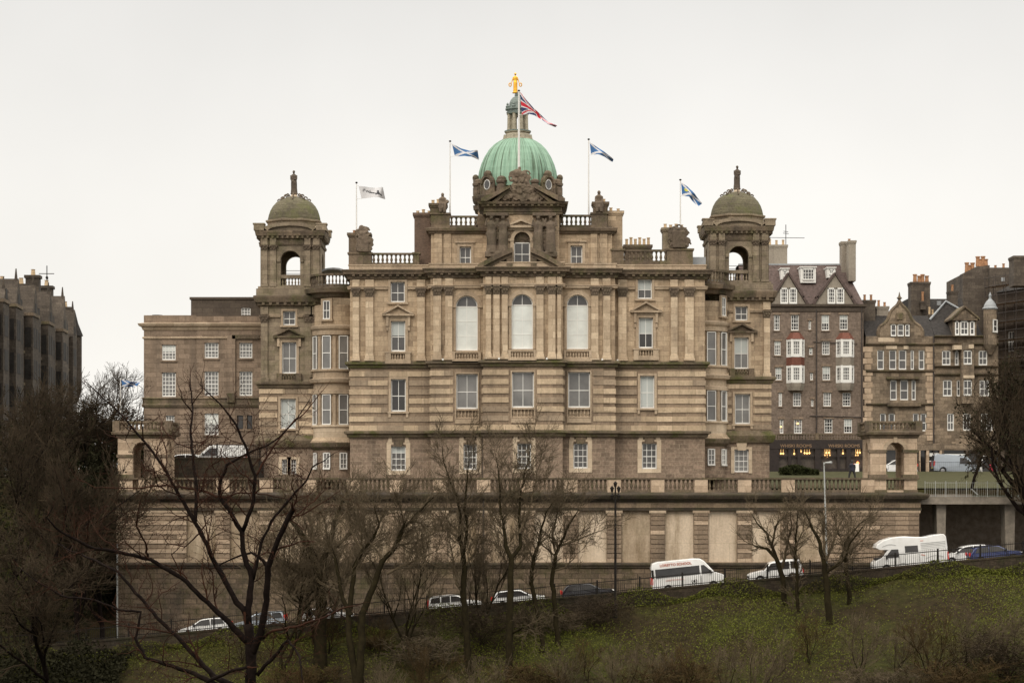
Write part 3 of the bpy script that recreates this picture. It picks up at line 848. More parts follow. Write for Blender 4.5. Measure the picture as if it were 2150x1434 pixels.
q.prism([(xl + .9, zb(429)), (xr - .9, zb(429)), (X(1120, yc), zb(408)), (X(1072, yc), zb(408))], yc + .1, 4.)
q.build('pediment', S_ASH, bank)
q = MB()
for s, xe in ((1, xl), (-1, xr)):
    xi = cxp - s * 1.0
    q.prism([(xe, zb(430)), (xe + s * .5, zb(430)), (xi, zb(402)), (xi, zb(396)), (xe, zb(424))], yc - .8, 4.)
    q.prism([(xe + s * .9, zb(430)), (xe + s * 1.4, zb(430)), (xi, zb(406)), (xi, zb(402))], yc - .45, 4.)
q.build('pediment_cornice', S_CORN, bank)
# broken segmental pediment at its foot
q = MB()
for s, xe, xi in ((1, X(1003, -2.2), X(1076, -2.2)), (-1, X(1184, -2.2), X(1114, -2.2))):
    q = MB(); pts = []
    for i in range(9):
        t = i / 8; pts.append((xe + (xi - xe) * t, zb(563) + (zb(527) - zb(563)) * (.75 * t + .25 * math.sin(t * PI / 2))))
    low = [(x, z - .42) for x, z in pts]
    q.prism(pts + low[::-1], -2.9, -1.5)
    q.prism([(x, z - .42) for x, z in pts] + [(x, z - .75) for x, z in pts][::-1], -2.6, -1.5)
    q.prism([(xe + s * 1.2, zb(566)), (xi, zb(566)), (xi, zb(534)), (xi - s * 1.2, zb(542))], -2.1, -1.5)
    q.box(min(xi, xi - s * .5), max(xi, xi - s * .5), -2.55, -1.5, zb(566), zb(536))
    q.build('broken_pediment', S_TRIM if False else S_CORN, bank)

# ---------------------------------------------------------------- sculpture
def remesh(o, vox):
    m = o.modifiers.new('surface', 'REMESH'); m.mode = 'VOXEL'; m.voxel_size = vox; m.use_smooth_shade = True
def draped_figure(q, x, y, z, h, arms='robe', lean=0., slim=1.):
    """standing robed figure of height h on feet at x,y,z"""
    u = h / 7.5
    def fold(i, zz): return 1 + .09 * math.sin(i * 2.1) + .05 * math.sin(i * 3.7)
    prof = [(u * 1.12, z), (u * 1.08, z + u * .6), (u * .98, z + u * 1.8), (u * .98, z + u * 3.2), (u * .95, z + u * 3.9), (u * .8, z + u * 4.5), (u * .84, z + u * 5.2), (u * .88, z + u * 5.7), (u * .62, z + u * 6.15), (u * .26, z + u * 6.4), (u * .22, z + u * 6.7)]
    n = 16; vs_ = []
    for r_, zz in prof:
        up = zz > z + u * 4.2
        for i in range(n):
            a = 2 * PI * i / n; f = (fold(i, zz) if not up else 1) * slim
            vs_.append((x + lean * (zz - z) + r_ * f * math.cos(a) * (1.12 if up else 1), y + r_ * f * math.sin(a) * (.7 if up else .85), zz))
    fs = [(j * n + i, j * n + (i + 1) % n, (j + 1) * n + (i + 1) % n, (j + 1) * n + i) for j in range(len(prof) - 1) for i in range(n)]
    fs += [tuple(range(n - 1, -1, -1)), tuple((len(prof) - 1) * n + i for i in range(n))]
    q.add(vs_, fs)
    xh = x + lean * 6.9 * u
    q.ell((xh, y - .06 * u, z + 7.0 * u), (.4 * u, .46 * u, .52 * u), 10, 8)
    q.ell((xh, y + .18 * u, z + 7.15 * u), (.46 * u, .42 * u, .45 * u), 8, 6)
    q.ell((xh, y - .5 * u, z + 6.95 * u), (.08 * u, .12 * u, .14 * u), 6, 4)
    sh = z + 5.95 * u
    if arms == 'robe':
        for s in (-1, 1):
            q.tube([(xh + s * .85 * u, y, sh), (xh + s * .86 * u, y - .15 * u, z + 4.7 * u), (xh + s * .35 * u, y - .75 * u, z + 4.2 * u + s * .4 * u)], [.32 * u, .3 * u, .2 * u], 8)
            q.ell((xh + s * .3 * u, y - .8 * u, z + 4.2 * u + s * .4 * u), (.2 * u, .2 * u, .2 * u), 8, 5)
        q.tube([(xh - .7 * u, y - .5 * u, z + 5.6 * u), (xh + .2 * u, y - .75 * u, z + 3.6 * u), (xh + .7 * u, y - .6 * u, z + 1.6 * u)], [.16 * u, .22 * u, .14 * u], 6)
    elif arms == 'wreaths':
        for s in (-1, 1):
            q.tube([(xh + s * .62 * u, y, sh), (xh + s * 1.12 * u, y, z + 4.7 * u), (xh + s * 1.5 * u, y - .1 * u, z + 3.5 * u)], [.26 * u, .2 * u, .13 * u], 8)
            q.ell((xh + s * 1.52 * u, y - .1 * u, z + 3.35 * u), (.17 * u, .17 * u, .2 * u), 8, 5)
    elif arms == 'up':
        for s in (-1, 1):
            q.tube([(xh + s * .8 * u, y, sh), (xh + s * 1.25 * u, y - .1 * u, z + 5.2 * u), (xh + s * .9 * u, y - .3 * u, z + 6.9 * u)], [.3 * u, .25 * u, .17 * u], 8)
def seated_figure(q, x, y, z, h, s=1):
    u = h / 5.4
    q.box(x - .8 * u, x + .8 * u, y - .4 * u, y + 1.1 * u, z, z + 1.9 * u)
    q.tube([(x, y + .3 * u, z + 1.8 * u), (x, y + .25 * u, z + 3.2 * u), (x, y + .2 * u, z + 4.0 * u), (x, y + .15 * u, z + 4.5 * u)], [.85 * u, .74 * u, .85 * u, .26 * u], 12)
    q.ell((x, y + .05 * u, z + 4.9 * u), (.44 * u, .48 * u, .52 * u), 10, 8)
    for k in (-1, 1):
        q.tube([(x + k * .4 * u, y + .2 * u, z + 2.2 * u), (x + k * .55 * u, y - 1.2 * u, z + 2.2 * u), (x + k * .5 * u, y - 1.3 * u, z + .9 * u), (x + k * .5 * u, y - 1.4 * u, z)], [.55 * u, .5 * u, .42 * u, .4 * u], 10)
        q.tube([(x + k * .7 * u, y + .15 * u, z + 4.0 * u), (x + k * .82 * u, y - .2 * u, z + 3.0 * u), (x + (k * .9 + s * .3) * u, y - .9 * u, z + 2.7 * u)], [.3 * u, .27 * u, .18 * u], 8)
        q.ell((x + (k * .9 + s * .3) * u, y - 1.0 * u, z + 2.7 * u), (.2 * u, .2 * u, .2 * u), 8, 5)
    q.tube([(x - .9 * u, y - .2 * u, z + 1.6 * u), (x, y - 1.3 * u, z + 1.2 * u), (x + .9 * u, y - .3 * u, z + 1.6 * u)], [.5 * u, .6 * u, .5 * u], 8)
    if s: q.ell((x + s * 1.25 * u, y - .4 * u, z + 3.0 * u), (.55 * u, .2 * u, .6 * u), 10, 6)
def carving(q, x0, x1, y, d, z0, z1, n, seed, lo=.14, hi=.4):
    """a heap of foliage, scrolls and figures in stone"""
    rr = random.Random(seed)
    for i in range(n):
        t = rr.random(); k = rr.uniform(lo, hi)
        zz = z0 + (z1 - z0) * t
        wd = (x1 - x0) / 2 * (1 - .45 * t)
        q.ell(((x0 + x1) / 2 + rr.uniform(-wd, wd), y + rr.uniform(-d, d * .3), zz), (k * rr.uniform(.6, 1.2), k * .7, k * rr.uniform(.6, 1.4)), 8, 6)
    for i in range(n // 4):
        cx, cz = rr.uniform(x0, x1), rr.uniform(z0, z1); r_ = rr.uniform(.2, .4)
        q.tube([(cx + r_ * (1 - j / 14) * math.cos(j * .7), y - d * .6, cz + r_ * (1 - j / 14) * math.sin(j * .7)) for j in range(11)], .08, 6)
# caryatid pairs either side of the central window: part of the bank's wall
for a, b in ((1032, 1056), (1130, 1156)):
    q = MB()
    for px, dz in ((a, 0), (b, .1)):
        draped_figure(q, X(px, -2.4), -2.2, zb(537), zb(459) - zb(537), 'up')
    carving(q, X(a - 8, -2.2), X(b + 8, -2.2), -1.9, .2, zb(535), zb(475), 30, a, .07, .2)
    q.box(X(a - 14, -2.2), X(b + 14, -2.2), -2.5, -1.5, zb(546), zb(535)); q.box(X(a - 12, -2.2), X(b + 12, -2.2), -2.4, -1.5, zb(461), zb(454))
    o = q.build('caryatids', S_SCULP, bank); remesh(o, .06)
q = MB(); carving(q, X(1052, -2), X(1136, -2), -1.65, .3, zb(427), zb(404), 150, 4, .06, .17); carving(q, X(1074, -2), X(1110, -2), -1.7, .35, zb(408), zb(372), 160, 9, .07, .19)
q.box(X(1080, -2), X(1104, -2), -1.6, -.8, zb(412), zb(380)); q.ell((X(1086, -2), -1.8, zb(371)), (.42, .35, .4), 10, 8); q.ell((X(1101, -2), -1.8, zb(374)), (.25, .3, .42), 10, 8)
q.tube([(X(1091, -2), -1.8, zb(366)), (X(1091, -2), -1.8, zb(357))], .12, 8)
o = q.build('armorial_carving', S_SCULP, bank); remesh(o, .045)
q = MB(); carving(q, X(750), X(777), .2, .4, zb(529), zb(487), 170, 5, .06, .17); q.box(X(752), X(774), -.25, .6, zb(530), zb(494)); carving(q, X(756), X(768), .3, .3, zb(490), zb(479), 8, 2, .12, .25)
o = q.build('trophy_carving', S_SCULP, bank); remesh(o, .045)
q = MB(); carving(q, X(1408), X(1442), .2, .4, zb(520), zb(480), 170, 6, .06, .17); q.box(X(1412), X(1438), -.25, .6, zb(521), zb(486))
o = q.build('trophy_carving', S_SCULP, bank); remesh(o, .045)
# seated statues on the attic parapet
for px, pyb, pyt, s, lab in ((929, 447, 404, 1, 'dark seated stone figure on the attic parapet beside the chimney, holding a shield out'), (1258, 446, 399, 0, 'dark seated stone figure with hands in its lap on the attic parapet')):
    q = MB(); seated_figure(q, X(px), .35, zb(pyb), zb(pyt) - zb(pyb), s)
    o = q.build('statue', S_SCULP, origin=(X(px), .35, zb(pyb))); remesh(o, .05)
    tag(o, lab, 'statue')

# ---------------------------------------------------------------- main dome
dx, dy = X(1087, 9), 9.
zd = lambda py: Z(py, 9)
ux = lambda px: px * 209. / FPX
q = MB(); q.lathe([(ux(90), zd(475)), (ux(90), zd(428))], dx, dy, 8, PI / 8, 2 * PI + PI / 8); q.build('drum', S_ASH, bank)
q = MB(); q.lathe([(ux(92), zd(447)), (ux(97), zd(445)), (ux(99), zd(438)), (ux(101), zd(437)), (ux(96), zd(436))], dx, dy, 8, PI / 8, 2 * PI + PI / 8)
q.lathe([(ux(92), zd(430)), (ux(96), zd(428)), (ux(101), zd(423)), (ux(103), zd(418)), (ux(92), zd(414))], dx, dy, 8, PI / 8, 2 * PI + PI / 8); q.build('drum_cornice', S_CORN, bank)
q = MB(); q.lathe([(ux(91), zd(416)), (ux(91), zd(405)), (ux(80), zd(402))], dx, dy, 8, PI / 8, 2 * PI + PI / 8)
for i in range(8):          # scrolled buttresses at the corners
    a = PI / 8 + i * PI / 4
    bx, by = dx + ux(92) * math.cos(a), dy + ux(92) * math.sin(a)
    q.lathe([(.36, zd(416)), (.36, zd(400)), (.26, zd(398)), (.4, zd(395)), (.42, zd(391)), (.15, zd(388))], bx, by, 8)
q.build('attic_ring', S_SCULP, bank)
# oculus dormers on the ring
for i in range(8):
    a = -PI / 2 + i * PI / 4 + PI / 8 * 0
    if i == 0: continue
    M = Matrix.Translation((dx, dy, 0)) @ Matrix.Rotation(a + PI / 2, 4, 'Z')
    q = MB(M); yy = -ux(86); K = 10; r_ = ux(15.5); zc = zd(394)
    q.prism([(-r_, zd(416)), (r_, zd(416))] + [(r_ * math.cos(PI * k / K), zc + r_ * math.sin(PI * k / K) * 1.05) for k in range(K + 1)], yy - .15, yy + 1.6)
    for k in range(12):
        t0, t1 = PI * k / 12, PI * (k + 1) / 12
        q.prism([(rr_ * math.cos(t), zc + rr_ * math.sin(t) * 1.05) for rr_, t in ((r_ * .78, t0), (r_ * 1.08, t0), (r_ * 1.08, t1), (r_ * .78, t1))], yy - .32, yy + .1)
    q.ell((0, yy - .1, zc + r_ * 1.25), (.42, .3, .33), 10, 6); q.box(-.3, .3, yy - .2, yy + .3, zc + r_ * .95, zc + r_ * 1.15)
    q.tube([(-r_ - .12, yy - .1, zd(416)), (-r_ - .12, yy - .1, zc)], .14, 8); q.tube([(r_ + .12, yy - .1, zd(416)), (r_ + .12, yy - .1, zc)], .14, 8)
    d = q.build('dormer', S_CORN, bank)
    q = MB(M); rw = r_ * .55
    ring = [(rw * math.cos(2 * PI * k / 14), zc - .12 + rw * 1.15 * math.sin(2 * PI * k / 14)) for k in range(14)]
    for k in range(14):
        p0, p1 = ring[k], ring[(k + 1) % 14]
        q.tube([(p0[0], yy - .18, p0[1]), (p1[0], yy - .18, p1[1])], .035, 6)
    q.build('dormer_frame', M_WHITE, d)
    q = MB(M); q.prism(ring, yy - .2, yy - .1); q.build('pane', M_GLASS, d)
    ab = a + PI / 8
    q = MB(); bx, by = dx + ux(88) * math.cos(ab), dy + ux(88) * math.sin(ab)
    q.lathe([(.42, zd(412)), (.36, zd(393)), (.5, zd(392)), (.52, zd(390)), (.3, zd(388))], bx, by, 8); q.ell((bx, by, zd(387)), (.42, .42, .28), 8, 5); q.build('finial', S_CORN, bank)
prof = [(82, 400), (82.5, 388), (81.5, 375), (79, 360), (74.5, 345), (68, 330), (59.5, 316), (49, 305), (38, 297.5), (30, 294)]
q = MB(); nseg = 96
def ribf(i, z): return 1.0 + (.028 if i % 4 == 0 else (.008 if i % 4 in (1, 3) else -.004))
q.lathe([(ux(r_), zd(p)) for r_, p in prof], dx, dy, nseg, rf=ribf)
dome = q.build('dome', M_COPPER, bank)
dome.data.transform(Matrix.Translation((-(dx - ABS[bank.name][0]), -(dy - 0), 0))); dome.location = (dx - ABS[bank.name][0], dy, 0)
q = MB()
q.lathe([(ux(33), zd(299)), (ux(33), zd(294)), (ux(28), zd(292)), (ux(27), zd(286)), (ux(24), zd(281)), (ux(27), zd(280)), (ux(27), zd(277)), (ux(22), zd(275))], dx, dy, 24)
for i in range(8):
    a = 2 * PI * i / 8 + PI / 8; q.tube([(dx + ux(29) * math.cos(a), dy + ux(29) * math.sin(a), zd(297)), (dx + ux(27) * math.cos(a), dy + ux(27) * math.sin(a), zd(286))], .2, 6)
lan = q.build('lantern', S_LANT, bank)
q = MB()
for i in range(8):
    a = 2 * PI * i / 8 + PI / 8
    q.lathe([(.2, zd(275)), (.17, zd(270)), (.15, zd(242)), (.22, zd(240))], dx + ux(19.5) * math.cos(a), dy + ux(19.5) * math.sin(a), 8)
for i in range(8):
    a = 2 * PI * i / 8 + PI / 8
    q.lathe([(.17, zd(275)), (.15, zd(250)), (.24, zd(243))], dx + ux(14) * math.cos(a), dy + ux(14) * math.sin(a), 8)
q.build('lantern_column', S_LANT, lan)
q = MB(); q.lathe([(ux(12), zd(243)), (ux(23), zd(241)), (ux(24), zd(237)), (ux(22.5), zd(236)), (ux(22.5), zd(233)), (ux(26), zd(232)), (ux(26), zd(229)), (ux(19), zd(227)), (ux(18), zd(223)), (ux(17.5), zd(217)), (ux(15), zd(211)), (ux(11), zd(206)), (ux(6), zd(203)), (ux(5.5), zd(202)), (ux(7), zd(201)), (ux(7), zd(200)), (ux(5), zd(199)), (ux(5), zd(194))], dx, dy, 24)
for i in range(8):
    a = 2 * PI * i / 8 + PI / 8; q.lathe([(.12, zd(229)), (.18, zd(226)), (.08, zd(223)), (.12, zd(221)), (.02, zd(218))], dx + ux(23) * math.cos(a), dy + ux(23) * math.sin(a), 6)
q.build('lantern_cap', M_GREYLEAD, lan)
q = MB(); q.lathe([(ux(23), zd(279)), (ux(28), zd(278)), (ux(28), zd(276)), (ux(20), zd(275))], dx, dy, 24); q.build('lantern_ledge', M_GREYLEAD, lan)
# gilded figure
gs = thing('gilded_statue', 'gilded robed figure holding a wreath in each hand on top of the green dome lantern', 'statue', (X(1082, 9), 9, zd(195.5)))
q = MB(); draped_figure(q, X(1082, 9), 9, zd(195.5), zd(153.5) - zd(195.5), 'wreaths', slim=.8)
q.lathe([(.3, zd(196.2)), (.3, zd(195))], X(1082, 9), 9, 12)
o = q.build('body', M_GOLD, gs); remesh(o, .028)
u = (zd(153.5) - zd(195.5)) / 7.5
for s in (-1, 1):
    q = MB(); q.tube([(X(1082, 9) + s * 1.95 * u + .45 * u * math.cos(t * PI / 8), 9 - .1 * u, zd(195.5) + 3.0 * u + .62 * u * math.sin(t * PI / 8)) for t in range(17)], .045, 6)
    q.build('wreath', M_GOLD, gs)

# ---------------------------------------------------------------- twin towers
TY = 6.
def tower(cpx, off, side):
    zt = lambda py: Z(py + off, TY)
    cx = X(cpx, TY); s = 206. / FPX
    xl, xr = cx - 61 * s, cx + 61 * s
    hb = [(X(cpx - 15, TY), X(cpx + 15, TY), zt(998), zt(950))] if side > 0 else [(X(592, TY), X(604, TY), zt(992), zt(961)), (X(610, TY), X(622, TY), zt(992), zt(961))]
    ho = side * 2
    hg = [(X(cpx - 16 + ho, TY), X(cpx + 16 + ho, TY), zt(897), zt(834))]
    hp = [(X(cpx - 15, TY), X(cpx + 15, TY), zt(781), zt(715)), (X(cpx - 13, TY), X(cpx + 13, TY), zt(680), zt(650))]
    D = 7.
    q = MB(); q.wall(xl + .1, xr - .1, 20.9, zt(935), TY + .05, D, hb, RV); q.build('wall', S_BASE, bank)
    q = MB(); q.wall(xl, xr, zt(935), zt(803), TY, D, hg, RV); courses(q, xl, xr, TY, zt(912), zt(810), hg, 6); q.build('wall', [S_DARK, S_LITE, S_MID], bank)
    q = MB(); q.wall(xl + .15, xr - .15, zt(803), zt(606), TY + .1, D, hp, RV); q.build('wall', S_ASH if side > 0 else S_TOW, bank)
    pt = [(xl, TY + D), (xl, TY), (xr, TY), (xr, TY + D)]
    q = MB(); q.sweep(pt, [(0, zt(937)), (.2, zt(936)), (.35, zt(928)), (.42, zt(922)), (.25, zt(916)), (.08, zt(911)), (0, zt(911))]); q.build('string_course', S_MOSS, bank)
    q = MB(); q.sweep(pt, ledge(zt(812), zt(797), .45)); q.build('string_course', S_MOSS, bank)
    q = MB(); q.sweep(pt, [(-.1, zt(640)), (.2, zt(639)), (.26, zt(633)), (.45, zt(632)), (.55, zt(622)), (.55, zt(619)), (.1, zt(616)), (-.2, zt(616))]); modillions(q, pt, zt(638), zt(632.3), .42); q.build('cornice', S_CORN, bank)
    wl, wr_ = X(cpx - 13, TY) - .2, X(cpx + 13, TY) + .2
    for pp_ in ([pt[0], pt[1], (wl, TY)], [(wr_, TY), pt[2], pt[3]]):
        q = MB(); q.sweep(pp_, [(-.15, zt(664)), (.05, zt(663)), (.12, zt(659)), (-.15, zt(658))]); q.build('architrave', S_TRIM, bank)
    for a, b in ((-59, -45), (-44, -30), (33, 47), (46.5, 59.5)):
        if (side < 0 and a == -44) or (side > 0 and a == 33): continue
        xa, xb = cx + a * s, cx + b * s
        q = MB(); q.box(xa, xb, TY - .12, TY + .12, zt(793), zt(675)); q.box(xa - .1, xb + .1, TY - .22, TY + .12, zt(798), zt(790)); q.box(xa - .05, xb + .05, TY - .06, TY + .12, zt(657), zt(641)); p = q.build('pilaster', S_PIL if side > 0 else S_TOW, bank)
        q = MB(); capital(q, xa, xb, TY + .1, .22, zt(675), zt(659), int(a * 3 + cpx)); q.build('capital', S_SCULP, p)
    for h in hb:
        sash(bank, *h, TY + RV - .08, cols=3 if side > 0 else 2, rows=4, glass=M_GLASS2 if side > 0 else M_GLASSD)
        q = MB(); x0, x1, z0, z1 = h; q.box(x0 - .3, x0, TY - .04, TY + .12, z0 - .1, z1 + .2); q.box(x1, x1 + .3, TY - .04, TY + .12, z0 - .1, z1 + .2); q.box(x0, x1, TY - .04, TY + .12, z1, z1 + .2)
        if side > 0: q.prism([(cpx and (x0 + x1) / 2 - .35, z1 - .1), ((x0 + x1) / 2 + .35, z1 - .1), ((x0 + x1) / 2 + .5, z1 + .72), ((x0 + x1) / 2 - .5, z1 + .72)], TY - .12, TY + .1)
        q.build('window_surround', S_PALE, bank)
    h = hg[0]
    sash(bank, *h, TY + RV - .12, cols=2, rows=2, blind=(.98 if side < 0 else 0), bmat=M_BLIND2, glass=M_GLASS2)
    q = MB(); surround(q, *h, TY, .2, .1)
    for xx in (h[0] - .22, h[1] + .02): q.box(xx, xx + .2, TY - .16, TY, h[2] - .45, h[2] - .16)
    q.build('window_surround', S_TRIM, bank)
    yy = TY + .1
    h = hp[1]; sash(bank, *h, yy + RV - .12, cols=2, rows=2); q = MB(); surround(q, *h, yy, .18, .1); q.build('window_surround', S_TRIM, bank)
    h = hp[0]; x0, x1, z0, z1 = h
    sash(bank, *h, yy + RV - .12, cols=2, rows=2, glass=M_GLASS2, blind=(.5 if side > 0 else .0), bmat=M_BLIND2)
    q = MB(); surround(q, *h, yy, .22, .1, sill=False)
    for sx, xx in ((-1, x0 - .42), (1, x1 + .2)): q.box(xx, xx + .22, yy - .26, yy, z1 - .4, z1 + .34)
    q.box(x0 - .4, x1 + .4, yy - .14, yy, z1 + .22, z1 + .36); q.build('window_surround', S_TRIM, bank)
    q = MB(); pediment(q, x0 - .76, x1 + .76, z1 + .36, z1 + 1.25, yy, .4); q.build('window_pediment', S_CORN, bank)
    q = MB(); zc = z0 - .02
    balusters(q, (x0 + .02, yy - .3), (x1 - .02, yy - .3), zc - .64, zc, .22, .2); q.box(x0 - .45, x0 + .02, yy - .42, yy, zc - .66, zc + .02); q.box(x1 - .02, x1 + .45, yy - .42, yy, zc - .66, zc + .02); q.box(x0 - .5, x1 + .5, yy - .44, yy, zc - .9, zc - .64)
    q.build('window_balcony', S_CORN, bank)
    # open belfry: four arched walls
    bx = cx + (2 if side < 0 else -5) * s; hw = 63 * s; y0 = TY + .3; y1 = y0 + 2 * hw; th = .75
    q = MB(); q.box(bx - hw - .35, bx + hw + .35, y0 - .3, y1 + .3, zt(617), zt(603)); q.box(bx - hw - .2, bx + hw + .2, y0 - .18, y1 + .18, zt(603), zt(598)); q.build('belfry_base', S_TOW, bank)
    hole = [(bx - 20.5 * s, bx + 20.5 * s, zt(598), zt(523), True)]
    q = MB(); q.wall(bx - hw, bx + hw, zt(598), zt(497), y0, th, hole, th, back=True); q.build('belfry_wall', S_TOW, bank)
    q = MB(); q.wall(bx - hw, bx + hw, zt(598), zt(497), y1 - th, th, hole, th, back=True); q.build('belfry_wall', S_TOW, bank)
    for sx in (-1, 1):
        M = Matrix.Translation((bx, (y0 + y1) / 2, 0)) @ Matrix.Rotation(sx * PI / 2, 4, 'Z')
        q = MB(M); q.wall(-hw + th, hw - th, zt(598), zt(497), -hw, th, [(-20.5 * s, 20.5 * s, zt(598), zt(523), True)], th, back=True); q.build('belfry_wall', S_TOW, bank)
    q = MB(); q.box(bx - hw + .1, bx + hw - .1, y0 + .1, y1 - .1, zt(500), zt(490)); q.build('belfry_ceiling', S_DARK, bank)
    q = MB(); balusters(q, (bx - 20 * s, y0 + .25), (bx + 20 * s, y0 + .25), zt(598), zt(577), .27, .25); q.box(bx - 20 * s, bx + 20 * s, y0 + .1, y0 + .5, zt(577), zt(573)); q.build('belfry_balustrade', S_TOW, bank)
    q = MB()
    for k in range(4):
        zz = zt(571 - k * 6); q.tube([(bx - 20 * s, y1 - .3, zz), (bx + 20 * s, y1 - .3, zz)], .025, 5)
    q.build('belfry_rail', M_IRON, bank)
    q = MB(); sp = zt(523) - 20.5 * s
    for i in range(14):
        t0, t1 = PI * i / 14, PI * (i + 1) / 14
        q.prism([(bx + r_ * math.cos(t), sp + r_ * math.sin(t)) for r_, t in ((20.6 * s, t0), (26 * s, t0), (26 * s, t1), (20.6 * s, t1))], y0 - .1, y0 + .05)
    q.box(bx - 28 * s, bx - 20.4 * s, y0 - .15, y0 + .05, sp - .12, sp + .12); q.box(bx + 20.4 * s, bx + 28 * s, y0 - .15, y0 + .05, sp - .12, sp + .12)
    q.build('belfry_arch', S_TOW, bank)
    for a, b in ((-61, -48), (-42, -30), (30, 42), (48, 61)):
        xa, xb = bx + a * s, bx + b * s
        q = MB(); q.box(xa, xb, y0 - .18, y0 + .02, zt(598), zt(522)); q.box(xa - .06, xb + .06, y0 - .25, y0 + .02, zt(598), zt(592)); q.box(xa - .02, xb + .02, y0 - .2, y0, zt(511), zt(495)); p = q.build('pilaster', S_TOW, bank)
        q = MB(); capital(q, xa, xb, y0, .18, zt(522), zt(512), a + cpx); q.build('capital', S_SCULP, p)
    pb = [(bx - hw, y0), (bx + hw, y0), (bx + hw, y1), (bx - hw, y1)]
    q = MB(); q.sweep(pb, [(0, zt(512)), (.1, zt(511)), (.15, zt(506)), (.05, zt(505)), (.05, zt(498)), (.2, zt(497)), (.26, zt(493)), (.38, zt(492)), (.45, zt(484)), (.45, zt(482)), (.0, zt(480)), (-1, zt(480))], closed=True)
    modillions(q, pb + [pb[0]], zt(497), zt(492.3), .36, .42, .18); q.build('cornice', S_CORN, bank)
    q = MB()
    for i in range(4):
        a = i * PI / 2
        M = Matrix.Translation((bx, (y0 + y1) / 2, 0)) @ Matrix.Rotation(a, 4, 'Z')
        g = MB(M); rr_ = 47 * s; K = 10
        arc = [(rr_ * math.cos(PI * k / K), zt(482) + 11 * s * math.sin(PI * k / K)) for k in range(K + 1)]
        for k in range(K):
            p0, p1 = arc[k], arc[k + 1]
            g.prism([p0, (p0[0] * 1.16, p0[1] + .25), (p1[0] * 1.16, p1[1] + .25), p1], -hw - .35, -hw + .8)
        g.prism(arc, -hw - .1, -hw + .6)
        q.add([tuple(M @ Vector(p)) for p in g.v], g.f)
    for sx in (-1, 1):
        for sy in (0, 1):
            xx, yy2 = bx + sx * (hw + .1), (y0, y1)[sy]
            q.box(xx - .45, xx + .45, yy2 - .5, yy2 + .5, zt(481), zt(469)); q.box(xx - .52, xx + .52, yy2 - .55, yy2 + .55, zt(469), zt(466))
    q.build('segmental_pediment', S_TOW, bank)
    dcx, dcy = bx + 2 * s, (y0 + y1) / 2
    zq = lambda py: Z(py + off, dcy); sd = (200 + dcy) / FPX
    q = MB(); q.lathe([(58 * sd, zq(482)), (58 * sd, zq(468)), (62 * sd, zq(466)), (62 * sd, zq(463)), (54 * sd, zq(461))], dcx, dcy, 8, PI / 8, 2 * PI + PI / 8); q.build('dome_base', S_TOW, bank)
    q = MB(); q.lathe([(r_ * sd, zq(p)) for r_, p in ((54, 467), (54, 458), (52, 449), (49, 440), (44, 431), (37, 423), (27, 416.5), (14, 412), (10, 411))], dcx, dcy, 32, rf=lambda i, z: 1 + (.022 if i % 4 == 0 else 0)); q.build('dome', M_DOME, bank)
    q = MB(); q.lathe([(11 * sd, zq(413)), (7 * sd, zq(409)), (6 * sd, zq(406)), (7 * sd, zq(405)), (7 * sd, zq(404))], dcx, dcy, 12); q.build('statue_plinth', S_PALE, bank)
    q = MB()
    for i in range(8):
        q = MB(); a = i * PI / 4
        for r_, p in ((17, 412), (24, 417), (31, 422)):
            c0 = (dcx + r_ * sd * math.cos(a), dcy + r_ * sd * math.sin(a), zq(p - 2)); 
            q.tube([(c0[0] + .16 * math.cos(a) * math.cos(t), c0[1] + .16 * math.sin(a) * math.cos(t), c0[2] + .17 * math.sin(t)) for t in [k * PI / 5 for k in range(6)]], .06, 6)
        q.build('dome_crest', S_SCULP, bank)
    q = MB(); draped_figure(q, dcx, dcy, zq(404.5), zq(355.5) - zq(404.5), 'robe', lean=.015 * side); q.lathe([(.36, zq(405)), (.34, zq(403.5))], dcx, dcy, 12)
    o = q.build('statue', S_REARD, origin=(dcx, dcy, zq(407))); remesh(o, .032)
    tag(o, 'robed stone figure on the tower dome nearer the %s' % ('office block' if side < 0 else 'brown hotel'), 'statue')
tower(607, 3, -1)
tower(1557, -7, 1)

